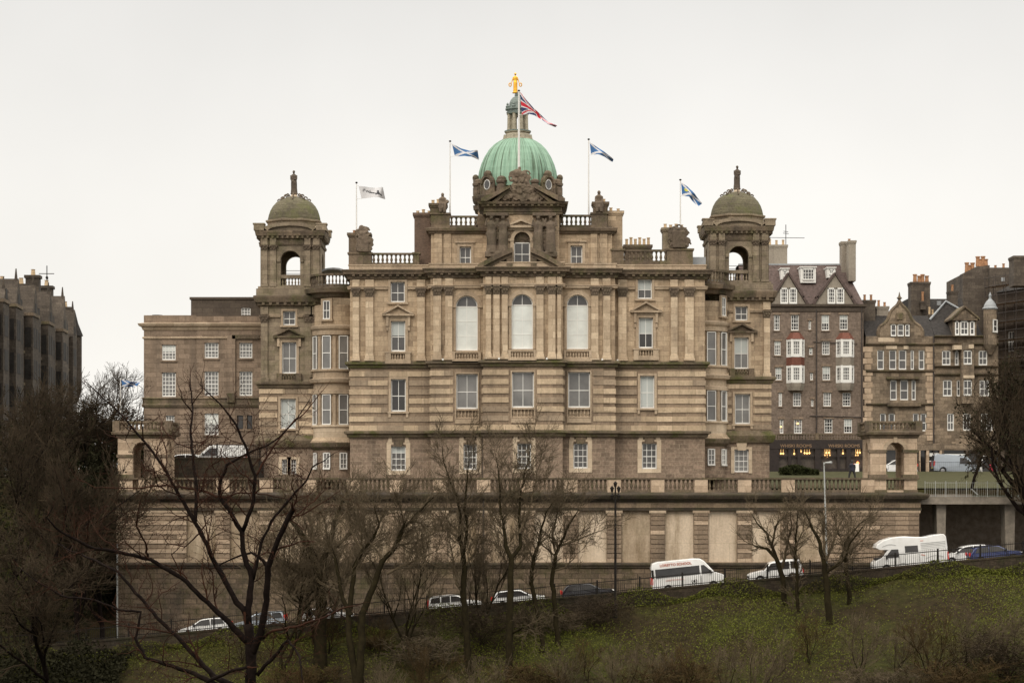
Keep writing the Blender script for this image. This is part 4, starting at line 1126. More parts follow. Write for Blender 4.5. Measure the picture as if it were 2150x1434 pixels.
# ---------------------------------------------------------------- bowed bays between wings and towers
def bow(cpx, rad, off, side):
    y0 = 6.3; cx = X(cpx, y0); zt = lambda py: Z(py + off, 4.6)
    A0, A1, n = PI * .93, PI * 2.07, 22
    def ring(prof, mat, name):
        q = MB(); q.lathe([(rad + o, zt(p)) for o, p in prof], cx, y0, n, A0, A1); return q.build(name, mat, bank)
    ring([(0, 1010), (0, 938)], S_BASE, 'bow_wall')
    ring([(-.1, 940), (.3, 936), (.42, 928), (.1, 918), (0, 914), (0, 640), (-.3, 640)], S_ASH, 'bow_wall')
    ring([(0, 945), (.35, 938), (.45, 930), (.1, 922)], S_MOSS, 'string_course')
    ring([(0, 920), (.1, 919), (.1, 897), (.25, 896), (.25, 892), (0, 891)], S_PALE, 'bow_sill')
    ring([(0, 828), (.25, 827), (.25, 820), (.1, 818), (.1, 805), (.4, 803), (.5, 796), (.15, 793), (.12, 780), (.3, 779), (.3, 775), (0, 774)], S_TRIM, 'string_course')
    ring([(0, 704), (.2, 703), (.2, 694), (.35, 690), (.4, 685), (.1, 682), (0, 681)], S_TRIM, 'string_course')
    ring([(0, 626), (.2, 624), (.3, 617), (.75, 615), (.85, 606), (.2, 603), (-.5, 603)], S_CORN, 'cornice')
    q = MB(); pts = [(cx + (rad + .2) * math.cos(A0 + (A1 - A0) * i / 8), y0 + (rad + .2) * math.sin(A0 + (A1 - A0) * i / 8)) for i in range(9)]
    for p0, p1 in zip(pts, pts[1:]): balusters(q, p0, p1, zt(603), zt(575), .3, .3)
    q.build('balustrade', S_CORN, bank)
    q = MB(); q.lathe([(rad - .1, zt(604)), (rad - .15, zt(596))], cx, y0, n, A0, A1); q.build('roof', M_LEAD, bank)
    angs = [-110, -68, -26, -152] if side < 0 else [-35, -75, -8]
    for ai, ad in enumerate(angs):
        a = R(ad); M = Matrix.Translation((cx, y0, 0)) @ Matrix.Rotation(a + PI / 2, 4, 'Z')
        wd = .42
        for pt, pb in ((828, 892), (705, 776)):
            sash(bank, -wd, wd, zt(pb), zt(pt), -rad - .15, cols=1, rows=2, fr=.07, M=M, glass=M_GLASS2)
        if ai == 0:
            q = MB(M); h = (-.33, .33, zt(671), zt(632)); surround(q, *h, -rad - .02, .2, .12); q.build('window_surround', S_TRIM, bank)
            sash(bank, *h, -rad - .13, cols=2, rows=2, fr=.07, M=M)
            q = MB(M)
        sash(bank, -.34, .34, zt(985), zt(950), -rad - .13, cols=2, rows=3, M=M, glass=M_GLASS2)
    for i in range(-1, 5):
        ad = (angs[0] + 21 + 42 * (i - 2)); a = R(ad)
        if not -185 < ad < 5: continue
        for pt, pb in ((829, 892), (706, 777)):
            q = MB()
            q.lathe([(.2, zt(pb)), (.17, zt(pb - 5)), (.16, zt(pt + 5)), (.22, zt(pt))], cx + (rad + .08) * math.cos(a), y0 + (rad + .08) * math.sin(a), 8); q.build('bow_column', S_TRIM, bank)
bow(706, 1.95, 0, -1)
bow(1477, 1.95, -8, 1)
q = MB(); q.box(X(660, 8), X(736, 8), 8, 13, 20.9, Z(600, 8)); q.box(X(1478, 8), X(1520, 8), 8, 13, 20.9, Z(592, 8)); q.build('wall', S_ASH, bank)
# arched skylight roofs just seen behind
q = MB(); K = 12
cxs = X(700, 9)
for k in range(K):
    t0, t1 = PI * k / K, PI * (k + 1) / K
    q.prism([(cxs + 2.1 * math.cos(t0) , Z(597, 9) + 1.5 * math.sin(t0)), (cxs + 1.9 * math.cos(t0), Z(597, 9) + 1.35 * math.sin(t0)), (cxs + 1.9 * math.cos(t1), Z(597, 9) + 1.35 * math.sin(t1)), (cxs + 2.1 * math.cos(t1), Z(597, 9) + 1.5 * math.sin(t1))], 9, 13)
q.box(cxs - 2.1, cxs + 2.1, 8.9, 9.1, Z(597, 9) - .3, Z(597, 9)); q.build('skylight', M_LEAD, bank)
q = MB(); q.prismx([(2, Z(545, 4)), (10, Z(535, 4)), (10, Z(580, 4)), (2, Z(580, 4))], X(1452, 4), X(1478, 4)); q.build('roof', M_LEAD, bank)

# ================================================================ REAR OFFICE BLOCK (left)
RY = 10.
rb = thing('office_block', 'low dark stone office block with flat parapet, left of both belfry towers', 'building', (X(420, RY), RY, 21.2))
r_ = lambda py: Z(py, RY)
xr_ = lambda px: X(px, RY)
RW = [(340, 369, 724, 756, 4, 4, .42), (340, 369, 782, 833, 4, 6, 0), (430, 459, 720, 752, 4, 4, 0), (430, 459, 780, 831, 4, 6, 0), (430, 459, 868, 913, 4, 5, .5), (503, 530, 720, 752, 4, 4, 0), (503, 530, 780, 831, 4, 6, 0), (348, 366, 872, 905, 3, 4, 0), (498, 511, 872, 901, 1, 1, 0), (519, 530, 872, 901, 1, 1, 0)]
holes = [(xr_(a), xr_(b), r_(d), r_(c)) for a, b, c, d, *_ in RW]
def bands(q, runs, yq):
    for k in range(9):
        z = r_(862 + k * 9.5)
        for a, b in runs: q.box(xr_(a), xr_(b), yq - .05, yq + .02, z - .36, z - .04)
q = MB(); q.wall(xr_(302), xr_(412), 20.5, r_(662), RY, 14, [h for h in holes if h[1] < xr_(412)], .25); bands(q, ((302, 336), (372, 411)), RY); q.build('wall', S_REAR, rb)
q = MB(); q.wall(xr_(412), xr_(549), 20.5, r_(664), RY - .15, 14, [h for h in holes if h[0] > xr_(412)], .25); bands(q, ((413, 427), (462, 495), (533, 548)), RY - .15); q.build('wall', S_REAR, rb)
for h, wdef in zip(holes, RW):
    y = (RY if h[1] < xr_(412) else RY - .15) + .12
    if wdef[4] == 1: sash(rb, *h, y, cols=1, rows=1, fr=.05, glass=M_GLASSD, frmat=M_IRON)
    else: sash(rb, *h, y, cols=wdef[4], rows=wdef[5], fr=.08, bar=.05, blind=wdef[6], glass=M_GLASS2)
    q = MB(); q.box(h[0] - .12, h[1] + .12, y - .25, y + .05, h[2] - .16, h[2] - .03); q.box(h[0] - .1, h[1] + .1, y - .16, y + .0, h[3], h[3] + .3); q.build('window_surround', S_REAR, rb)
q = None
pr = [(xr_(302), 24), (xr_(302), RY), (xr_(412), RY), (xr_(412), RY - .15), (xr_(549), RY - .15)]
q = MB(); q.sweep(pr, [(0, r_(694)), (.1, r_(693)), (.2, r_(687)), (.4, r_(685)), (.5, r_(680)), (.1, r_(678)), (-.2, r_(678))]); q.sweep(pr, [(0, r_(712)), (.12, r_(711)), (.12, r_(708)), (0, r_(707))]); q.build('cornice', S_TRIM, rb)
q = MB(); q.sweep(pr, [(0, r_(856)), (.12, r_(855)), (.2, r_(850)), (.1, r_(847)), (.1, r_(838)), (.22, r_(837)), (.1, r_(834)), (0, r_(834))]); q.build('string_course', S_CORN, rb)
q = MB(); q.sweep([(xr_(302) + .1, 24), (xr_(302) + .1, RY + .1), (xr_(549), RY + .1)], [(0, r_(678)), (0, r_(664)), (.08, r_(663.5)), (.08, r_(662)), (-.3, r_(662))]); q.build('parapet', S_REARD, rb)
ha = (X(506, 11), X(526, 11), Z(665, 11), Z(646, 11))
q = MB(); q.wall(X(401, 11), X(549, 11), r_(680), Z(625, 11), 11, 12, [ha], .2); q.sweep([(X(401, 11), 20), (X(401, 11), 11), (X(549, 11), 11)], [(0, Z(630, 11)), (.12, Z(629, 11)), (.12, Z(624, 11)), (-.3, Z(624, 11))]); q.build('attic_wall', S_REARD, rb)
sash(rb, *ha, 11.1, cols=3, rows=3, fr=.08, bar=.05, glass=M_GLASS2)
for a in (478, 486):
    q = MB(); q.box(xr_(a), xr_(a + 17 if a < 480 else a + 6), RY - .4, RY - .1, r_(832), r_(705)); q.build('pilaster', S_REAR, rb) if a < 480 else None
q = MB(); q.box(xr_(488), xr_(545), RY - .4, RY - .15, r_(712), r_(704)); q.box(xr_(478), xr_(494), RY - .5, RY - .15, r_(845), r_(826)); q.build('hood_moulding', S_CORN, rb)
q = MB(); q.lathe([(.15, r_(662)), (.12, r_(659)), (.5, r_(658.6)), (.5, r_(658))], xr_(323), RY + 2, 10); q.build('roof_vent', M_IRON, rb)

# ================================================================ TERRACE WALL
TW = -5.
t_ = lambda py: Z(py, TW)
xt = lambda px: X(px, TW)
tr = thing('terrace_wall', 'long arcaded terrace wall with pale recessed panels and a mossy balustrade, carrying the bank', 'terrace wall', (xt(1090), TW, zr(0)))
panels = [(392 + 91.3 * k - .0 * k, 392 + 91.3 * k + 60) for k in range(16)]
panels = [(a, b) for a, b in panels if b < 1800]
hp = [(xt(a), xt(b), t_(1180), t_(1071)) for a, b in panels]
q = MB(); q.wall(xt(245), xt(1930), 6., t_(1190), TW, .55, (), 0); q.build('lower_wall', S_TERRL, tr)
q = MB(); q.wall(xt(245), xt(1930), t_(1190), t_(1033), TW, .55, hp, .34); q.build('wall', S_TERR, tr)
for i, h in enumerate(hp): q = MB(); q.box(h[0] - .02, h[1] + .02, TW + .3, TW + .34, h[2] - .02, h[3] + .02); q.build('recessed_panel', S_PANEL2 if i < 8 or i > 13 or i == 10 else S_PANEL, tr)
pth = [(xt(245), 5), (xt(245), TW), (xt(1930), TW), (xt(1930), 8)]
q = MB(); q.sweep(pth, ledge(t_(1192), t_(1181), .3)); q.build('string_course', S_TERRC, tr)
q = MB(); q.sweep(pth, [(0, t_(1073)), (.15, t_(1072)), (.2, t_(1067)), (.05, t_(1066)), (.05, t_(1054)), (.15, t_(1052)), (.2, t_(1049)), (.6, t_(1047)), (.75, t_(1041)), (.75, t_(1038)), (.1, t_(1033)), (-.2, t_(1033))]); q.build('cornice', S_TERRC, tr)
q = MB(); q.sweep(pth, [(0.01, t_(1066)), (.10, t_(1065.5)), (.10, t_(1055)), (0.01, t_(1054))]); q.build('frieze', S_TERR, tr)
# banded piers between the panels: alternate pale and dark blocks
edges = [245] + [v for p in panels for v in p] + [1930]
lite, dark = MB(), MB()
rr = random.Random(8)
for i in range(0, len(edges), 2):
    a, b = xt(edges[i]) + .0, xt(edges[i + 1])
    n = 11; za, zt_ = t_(1181), t_(1073); st = (zt_ - za) / n
    for k in range(n):
        out = .1 if k % 2 == 0 else .05
        pick = rr.random()
        tgt = lite if (k % 2 == 0 and (pick < .36 or i == 0)) else dark
        if b - a > 4:
            x = a
            while x < b - .05:
                x2 = min(b, x + rr.uniform(1.4, 3))
                (lite if (i == 0 and k % 2 == 0) else (lite if rr.random() < .12 else dark)).box(x, x2 - .02, TW - out, TW + .02, za + st * k + .03, za + st * (k + 1) - .03); x = x2
        else:
            tgt.box(a + .04, b - .04, TW - out, TW + .02, za + st * k + .03, za + st * (k + 1) - .03)
lite.build('pale_blocks', S_TPALE, tr); dark.build('dark_blocks', S_DARK, tr)
q = MB()
for i in range(0, len(edges), 2):
    a, b = xt(edges[i]), xt(edges[i + 1]); q.box(a - .08, b + .08, TW - .16, TW + .02, t_(1077), t_(1071.5))
q.build('pier_cap', S_TRIM, tr)
# balustrade
q = MB(); q2 = MB()
pc = [245 + 60] + [edges[i] + (edges[i + 1] - edges[i]) / 2 for i in range(2, len(edges) - 2, 2)] + [1822]
for i, c in enumerate(pc):
    q2.box(xt(c - 14), xt(c + 14), TW - .06, TW + .5, t_(1033), t_(1007))
    if i < len(pc) - 1 and not (c < 345 and False):
        balusters(q, (xt(c + 14), TW + .2), (xt(pc[i + 1] - 14), TW + .2), t_(1033), t_(1003), .34, .34, rail=.15, r=.12)
q.sweep([(xt(245), TW), (xt(1930), TW)], [(-.45, t_(1007)), (.1, t_(1006.5)), (.12, t_(1003)), (-.5, t_(1003))])
q.build('balustrade', S_CORN, tr); q2.build('pedestal', S_TPALE, tr)
q = MB(); q.box(xt(246), xt(1929), TW + .4, 8, 20.9, 21.25); structure(q.build('terrace_floor', M_PAVE))
q = MB(); q.tube([(xt(247), TW - .2, zr(xt(247)) - .5), (xt(247), TW - .2, t_(1140))], .075, 8); q.build('drainpipe', M_SILV, tr)
q = MB()
for px in (1015, 1292):
    q.tube([(xt(px), TW - .25, t_(1228)), (xt(px), TW - .25, t_(1050))], .06, 6)
q.build('drainpipe', M_PIPE, tr)

# ================================================================ CORNER PAVILIONS
def pavilion(a, b, oa, ob, ysp, label, ov):
    d = 4.4
    zt = lambda py: Z(py + ov, TW)
    x0, x1 = xt(a), xt(b)
    p = thing('garden_pavilion', label, 'pavilion', ((x0 + x1) / 2, TW, 21.2))
    y0 = TW + .08; zb_, ztop = t_(1033), zt(915)
    hole = [(xt(oa), xt(ob), t_(1029), zt(928), True)]
    th = .8
    q = MB(); q.wall(x0, x1, zb_, ztop, y0, th, hole, th, back=True); q.build('wall', S_TPALE, p)
    q = MB(); q.wall(x0, x1, zb_, ztop, y0 + d - th, th, hole, th, back=True); q.build('wall', S_TPALE, p)
    for s in (-1, 1):
        M = Matrix.Translation(((x0 + x1) / 2, y0 + d / 2, 0)) @ Matrix.Rotation(s * PI / 2, 4, 'Z')
        q = MB(M); q.wall(-d / 2 + th, d / 2 - th, zb_, ztop, -(x1 - x0) / 2, th, [(-.8, .8, t_(1029), zt(928), True)], th, back=True); q.build('wall', S_TPALE, p)
    cl = [(x0, y0), (x1, y0), (x1, y0 + d), (x0, y0 + d)]
    q = MB(); q.sweep(cl, [(0, zt(920)), (.1, zt(919)), (.15, zt(914)), (.45, zt(912)), (.5, zt(907)), (.1, zt(905)), (-.9, zt(905))], closed=True); q.build('cornice', S_CORN, p)
    q = MB(); q.sweep([(x0, y0 + .4), (xt(oa), y0)], [(0, 0), (0, .01)]) if False else None
    for xa, xb in ((x0, xt(oa)), (xt(ob), x1)):
        q = MB()
        q.box(xa - .1, xb + (.05 if xb < x1 else .1), y0 - .1, y0 + th + .05, zt(ysp + 3), zt(ysp - 3)); q.build('impost_band', S_CORN, p)
        q = MB(); q.box(xa - .12, xb + .12, y0 - .12, y0 + th, t_(1005), t_(996)); q.build('pedestal_cap', S_CORN, p)
        q = MB(); q.box(xa - .06, xb + .06, y0 - .06, y0 + th, t_(1033), t_(1028)); q.build('plinth', S_CORN, p)
    q = MB(); cx, r0 = (xt(oa) + xt(ob)) / 2, (xt(ob) - xt(oa)) / 2; sp = zt(928) - r0
    for i in range(14):
        t0, t1 = PI * i / 14, PI * (i + 1) / 14
        q.prism([(cx + r2 * math.cos(t), sp + r2 * math.sin(t)) for r2, t in ((r0, t0), (r0 + .3, t0), (r0 + .3, t1), (r0, t1))], y0 - .08, y0 + .03)
    q.box(cx - .15, cx + .15, y0 - .16, y0 + .03, sp + r0 - .05, zt(918)); q.build('arch_moulding', S_TRIM, p)
    q = MB(); balusters(q, (xt(oa), y0 + .3), (xt(ob), y0 + .3), t_(1031), t_(1004), .28, .26, r=.09); q.build('balustrade', S_CORN, p)
    q = MB(); q.box(x0 + .05, x1 - .05, y0 + .05, y0 + d - .05, ztop - .1, zt(904.5)); q.build('roof', S_CORN, p)
    q = MB(); zq0, zq1 = zt(905), zt(884); iq = .15
    cs = [(x0 - iq, y0 + .15), (x1 + iq, y0 + .15), (x1 + iq, y0 + d - .15), (x0 - iq, y0 + d - .15)]
    for i in range(4):
        p0, p1 = cs[i], cs[(i + 1) % 4]; balusters(q, p0, p1, zq0, zq1, .3, .28, rail=.17, r=.1)
        q.box(p0[0] - .28, p0[0] + .28, p0[1] - .28, p0[1] + .28, zq0, zq1 + .03)
    q.build('parapet_balustrade', S_CORN, p)
    return p
pavilion(247, 350, 278, 318, 957, 'pale stone garden pavilion at the left end of the terrace, half behind bare branches', 0)
pavilion(1828, 1926, 1861, 1899, 947, 'pale stone garden pavilion with mossy balustrade at the right end of the terrace', 0)

# ================================================================ FLAGPOLES
def flagpole(px, pyt, pyb, Y, label, top, bot, fn, mats, group=None, rad=.055, sag=.35, seed=0):
    x = X(px, Y)
    t = thing('flagpole', label, 'flagpole', (x, Y, Z(pyb, Y)), group)
    q = MB(); q.tube([(x, Y, Z(pyb, Y)), (x, Y, Z((pyb + pyt) / 2, Y)), (x, Y, Z(pyt, Y))], [rad * 1.2, rad, rad * .7], 8); q.build('pole', M_POLE, t)
    q = MB(); q.ell((x, Y, Z(pyt - 1, Y)), (.11, .11, .08), 8, 5); q.build('finial', M_IRON, t)
    def curve(pts, u):
        n = len(pts) - 1
        L = [0]
        for a, b in zip(pts, pts[1:]): L.append(L[-1] + math.hypot(b[0] - a[0], b[1] - a[1]))
        s = u * L[-1]
        for i in range(n):
            if s <= L[i + 1] + 1e-9:
                f = (s - L[i]) / (L[i + 1] - L[i]); return (pts[i][0] + f * (pts[i + 1][0] - pts[i][0]), pts[i][1] + f * (pts[i + 1][1] - pts[i][1]))
        return pts[-1]
    NU, NV = 56, 30
    vs_, fs, mi = [], [], []
    for i in range(NU + 1):
        u = i / NU; a, b = curve(top, u), curve(bot, u)
        for j in range(NV + 1):
            v = j / NV
            px_, py_ = a[0] + (b[0] - a[0]) * v, a[1] + (b[1] - a[1]) * v
            yy = Y - .06 - sag * u * (math.sin(u * 7 + v * 2.2 + seed) + .4 * math.sin(u * 15 + v * 3)) - .3 * u
            vs_.append((X(px_, Y), yy, Z(py_, Y)))
    q = MB()
    fc = []
    for i in range(NU):
        for j in range(NV):
            fs.append((i * (NV + 1) + j, (i + 1) * (NV + 1) + j, (i + 1) * (NV + 1) + j + 1, i * (NV + 1) + j + 1)); mi.append(fn((i + .5) / NU, (j + .5) / NV))
    q.v = vs_; q.f = fs; q.mi = mi
    f = q.build('flag', mats, t, smooth=True)
    q = MB(); q.tube([(x + .02, Y - .05, Z(top[0][1], Y)), (X(top[0][0], Y), Y - .07, Z(top[0][1], Y))], .015, 5); q.tube([(x + .02, Y - .05, Z(bot[0][1], Y)), (X(bot[0][0], Y), Y - .07, Z(bot[0][1], Y))], .015, 5); q.build('halyard', M_POLE, t)
    return t
def saltire(u, v):
    d = min(abs(v - u), abs(v - (1 - u)))
    return 1 if d < .105 else 0
def union(u, v):
    x, y = u * 2, v
    if abs(x - 1) < .1 or abs(y - .5) < .1: return 1
    if abs(x - 1) < .167 or abs(y - .5) < .167: return 2
    for s in (1, -1):
        d = ((x - 1) * .4472 - s * (y - .5) * .8944)
        side = 1 if (x > 1) else -1
        if abs(d) < .1:
            dd = d * side * s
            if 0 < -dd * 1. < .067: return 1
            return 2
    return 0
def yellow(u, v):
    if math.hypot((u - .2) * 1.6, v - .42) < .13: return 2
    return saltire(u, v)
def emblem(u, v):
    k = math.sin(u * 23) * .07 + math.sin(u * 51) * .05
    if .12 < u < .45 and abs(v - .36 - k) < .08 and (int(u * 60) % 3): return 1
    if .35 < u < .9 and abs(v - .5 - (u - .4) * .45) < .035 + .04 * abs(math.sin(u * 31)): return 1
    if .62 < u < .82 and .5 < v < .74 and abs(v - .62 - k) < .07: return 1
    if .72 < u < .8 and .3 < v < .62: return 1
    return 0
flagpole(748.5, 385, 492, .8, 'white flagpole with a pale flag bearing a black emblem, above the left wing', [(753, 391), (775, 394), (805, 396)], [(759, 418), (785, 415), (809, 419)], emblem, [M_FW, M_FK], seed=1)
flagpole(945, 298, 458, 1.0, 'flagpole with a limp blue flag and white diagonal cross, left of the green dome', [(949, 303), (968, 312), (988, 319), (1003, 318)], [(955, 329), (975, 329), (990, 331), (1006, 336)], saltire, [M_FB, M_FW], seed=2)
flagpole(1089.5, 192, 372, -1.0, 'tall white flagpole before the green dome with a red, white and navy crossed flag', [(1091.5, 193), (1105, 211), (1121, 229), (1137, 243), (1152, 257), (1170, 267)], [(1096, 242), (1110, 240), (1122, 243), (1137, 252), (1150, 264), (1166, 269)], union, [M_FN, M_FR, M_FW], rad=.09, seed=0)
flagpole(1236, 294, 452, 1.0, 'flagpole with a drooping blue flag and white diagonal cross, right of the green dome', [(1238, 299), (1256, 311), (1270, 322), (1288, 336)], [(1241, 326), (1254, 325), (1268, 330), (1286, 341)], saltire, [M_FB, M_FW], seed=3)
flagpole(1428.5, 379, 485, .8, 'flagpole with a twisted blue flag, white cross and yellow disc, above the right wing', [(1430, 383), (1444, 393), (1458, 409), (1474, 428)], [(1432, 412), (1446, 414), (1455, 424), (1465, 435)], yellow, [M_FB, M_FW, M_FY], seed=4)
flagpole(253, 793, 915, 18, 'distant flagpole with a small blue flag beside the low office block', [(255, 796), (275, 802), (297, 801)], [(257, 811), (275, 812), (288, 813)], saltire, [M_FB, M_FW], seed=5)

# ================================================================ BROWN HOTEL
HY = 45.
hx = lambda px: X(px, HY)
hz = lambda py: Z(py, HY)
ho = thing('hotel_building', 'tall brown hotel with red and white bay windows above a dark restaurant front', 'building', (hx(1715), HY, 23.0))
HW = []
for a, b, c, d in ((1600, 1614, 661, 694), (1625, 1637, 661, 694), (1661, 1677, 661, 694), (1725, 1741, 661, 694), (1763, 1780, 661, 693), (1626, 1639, 716, 746), (1726, 1742, 716, 745), (1628, 1641, 771, 798), (1727, 1743, 769, 798), (1635, 1642, 824, 853), (1665, 1682, 824, 853), (1729, 1745, 824, 853), (1769, 1786, 824, 853), (1637, 1645, 880, 910), (1667, 1684, 880, 910), (1731, 1748, 879, 909), (1772, 1789, 879, 909)):
    HW.append((a, b, c, d, 3, 4))
for a, b, c, d in ((1698, 1703, 673, 692), (1699, 1706, 730, 745), (1701, 1707, 782, 798), (1703, 1708, 838, 853)): HW.append((a, b, c, d, 1, 2))
holes = [(hx(a), hx(b), hz(d), hz(c)) for a, b, c, d, *_ in HW]
q = MB(); q.wall(hx(1560), hx(1813), hz(925), hz(640), HY, 12, holes, .22); q.build('wall', S_HARL, ho)
for h, wd in zip(holes, HW):
    rv = random.Random(int(h[0] * 31 + h[2] * 7)); sash(ho, *h, HY + .1, cols=wd[4], rows=wd[5], fr=.08, bar=.04, glass=rv.choice((M_GLASS, M_GLASS2, M_GLASSD)), blind=rv.choice((0, 0, 0, .3, .55)), bmat=M_BLIND2)
    q = MB(); q.box(h[0] - .14, h[1] + .14, HY - .06, HY + .04, h[3], h[3] + .22); q.build('lintel', S_REAR, ho); q = MB(); q.box(h[0] - .1, h[1] + .1, HY - .1, HY + .04, h[2] - .12, h[2] - .03); q.build('sill', S_REAR, ho)
q = MB(); ph = [(hx(1560), HY), (hx(1813), HY), (hx(1813), HY + 12)]
q.sweep(ph, [(0, hz(655)), (.1, hz(654)), (.12, hz(646)), (.3, hz(644)), (.35, hz(639)), (-.3, hz(639))]); q.build('eaves_course', S_REARD, ho)
# steep slate roof
q = MB()
q.add([(hx(1560), HY - .1, hz(640)), (hx(1814), HY - .1, hz(640)), (hx(1785), HY + 5, Z(556, HY + 5)), (hx(1560), HY + 5, Z(556, HY + 5)), (hx(1814), HY + 12, hz(640)), (hx(1785), HY + 8, Z(556, HY + 5)), (hx(1560), HY + 12, hz(640)), (hx(1560), HY + 8, Z(556, HY + 5))],
      [(0, 1, 2, 3), (1, 4, 5, 2), (4, 6, 7, 5), (3, 2, 5, 7)])
q.build('roof', M_SLATEP, ho)
q = MB(); q.box(hx(1560), hx(1784), HY + 4.9, HY + 5.2, Z(557, HY + 5), Z(554, HY + 5)); q.build('ridge', M_LEAD, ho)
for a, ap, b, wa, wb in ((1618, 1655, 1692, 1638, 1673), (1711, 1753, 1793, 1737, 1772)):
    M = None
    zs, za, z0 = hz(604), hz(578), hz(640)
    x0, x1, xp = hx(a), hx(b), hx(ap)
    h = (hx(wa), hx(wb), hz(638), hz(605))
    q = MB(); q.prism([(x0, z0), (x1, z0), (hx(b - 8), hz(626)), (xp, za), (hx(a + 8), hz(626))], HY - .05, HY + 1.2); q.build('gable', M_RENDER, ho)
    q = MB()
    for s, xe, xm in ((-1, x0, hx(a + 8)), (1, x1, hx(b - 8))):
        for (xa, z_a), (xb_, z_b) in (((xe, z0), (xm, hz(626))), ((xm, hz(626)), (xp, za))):
            q.prism([(xa + s * .05, z_a), (xb_ + s * .05, z_b), (xb_ + s * .05, z_b + .3), (xa + s * .35, z_a + .12)], HY - .25, HY + 1.5)
    q.build('gable_roof', M_SLATEP, ho)
    sash(ho, h[0], (h[0] + h[1]) / 2 - .05, h[2], h[3], HY - .18, cols=3, rows=4, fr=.13, glass=M_GLASS)
    sash(ho, (h[0] + h[1]) / 2 + .05, h[1], h[2], h[3], HY - .18, cols=3, rows=4, fr=.13, glass=M_GLASS)
for a, b, c, d, n in ((1640, 1656, 565, 585, 2), (1681, 1713, 562, 592, 4), (1737, 1754, 563, 581, 2)):
    yy = HY + 2.2
    q = MB(); q.box(X(a, yy), X(b, yy), yy, yy + 3, Z(d, yy) - .1, Z(c, yy)); q.box(X(a, yy) - .1, X(b, yy) + .1, yy - .15, yy + 3, Z(c, yy), Z(c, yy) + .1); dm = q.build('dormer', M_WHITE, ho)
    sash(dm, X(a + 4, yy), X(b - 4, yy), Z(d - 4, yy), Z(c + 3, yy), yy - .1, cols=n, rows=3, fr=.08)
def gst(parent, a, b, pyt, pyb, y, d, mat, pots=0, ph=.6, potm=None):
    return stack(parent, a, b, pyt, pyb, y, d, mat, pots, ph, potm, capo=.08)
gst(ho, 1611, 1653, 514, 560, HY + 5, 1.6, M_RENDER, 3, .6, M_POTB)
gst(ho, 1782, 1797, 505, 590, HY + 2, 4.5, M_RENDER, 1, .5, M_POT)
gst(ho, 1767, 1781, 507, 575, HY + 4, 1.6, M_RENDER)
q = MB(); ax = X(1650, 50); q.tube([(ax, 50, Z(514, 50)), (ax, 50, Z(472, 50))], .04, 5)
for k, (py, L) in enumerate(((499, 2.0), (486, .25), (490, .3))): q.tube([(ax - L, 50, Z(py, 50)), (ax + L, 50, Z(py + 1, 50))], .03, 5)
an = q.build('aerial', M_IRON, origin=(ax, 50, Z(514, 50))); tag(an, 'thin rooftop aerial standing on the pale chimney behind the right belfry tower', 'aerial')
# oriel bays
for a, b, top, lab in ((1651, 1689, 1, 'red clad'), (1755, 1793, 0, 'grey')):
    x0, x1 = hx(a), hx(b); w_ = x1 - x0; ins = w_ * .26; out = .95
    for c, d in ((713, 750), (768, 804)):
        zc, zd_ = hz(d), hz(c)
        q = MB()
        for za, zb2 in ((zc - .05, zc + .22), (zd_ - .25, zd_)):
            q.add([(x0, HY, za), (x0 + ins, HY - out, za), (x1 - ins, HY - out, za), (x1, HY, za), (x0, HY, zb2), (x0 + ins, HY - out, zb2), (x1 - ins, HY - out, zb2), (x1, HY, zb2)], [(0, 1, 5, 4), (1, 2, 6, 5), (2, 3, 7, 6), (4, 5, 6, 7), (3, 2, 1, 0)])
        for xx in (x0 + ins, x1 - ins): q.box(xx - .12, xx + .12, HY - out - .02, HY - out + .2, zc, zd_)
        for xx in (x0, x1 - .12): q.box(xx, xx + .12, HY - .12, HY, zc, zd_)
        by = q.build('bay_window', M_WHITE, ho)
        sash(by, x0 + ins + .1, x1 - ins - .1, zc + .2, zd_ - .2, HY - out + .03, cols=3, rows=4, fr=.07, bar=.04, glass=M_GLASS2)
        for s in (-1, 1):
            L = math.hypot(ins, out); ang = math.atan2(out, ins)
            cx_, cy_ = (x0 + ins / 2, HY - out / 2) if s < 0 else (x1 - ins / 2, HY - out / 2)
            M = Matrix.Translation((cx_, cy_, 0)) @ Matrix.Rotation(s * ang, 4, 'Z')
            sash(by, -L / 2 + .1, L / 2 - .1, zc + .2, zd_ - .2, .03, cols=2, rows=4, fr=.07, bar=.04, M=M, glass=M_GLASS2)
        q = MB(); q.box(x0 + .15, x1 - .15, HY - .15, HY - .1, zc, zd_); q.build('bay_interior', M_GLASSD, by)
    def band(z0, z1, mat, name, k0=1., k1=1.):
        q = MB(); cxx = (x0 + x1) / 2
        def pts(z, k): return [(cxx + (x - cxx) * k, HY + (y - HY) * k, z) for x, y in ((x0, HY), (x0 + ins, HY - out), (x1 - ins, HY - out), (x1, HY))]
        q.add(pts(z0, k0) + pts(z1, k1), [(0, 1, 5, 4), (1, 2, 6, 5), (2, 3, 7, 6), (4, 5, 6, 7), (3, 2, 1, 0)]); q.build(name, mat, ho)
    band(hz(713), hz(699), M_REDT, 'bay_roof', 1.06, .55)
    band(hz(768.5), hz(750.5), M_REDT if top else M_RENDER, 'bay_apron', 1., 1.)
    band(hz(811), hz(804.5), M_RENDER, 'bay_corbel', .98, 1.02); band(hz(820), hz(811), M_RENDER, 'bay_corbel', .85, .98)
q = MB()
for px, a, b in ((1714, 650, 912), (1809, 640, 990)): q.tube([(hx(px), HY - .1, hz(b)), (hx(px), HY - .1, hz(a))], .07, 6)
q.tube([(hx(1700), HY - .1, hz(873)), (hx(1808), HY - .1, hz(876))], .05, 6); q.tube([(hx(1706), HY - .1, hz(718)), (hx(1800), HY - .1, hz(722))], .04, 6)
q.build('drainpipe', M_PIPE, ho)
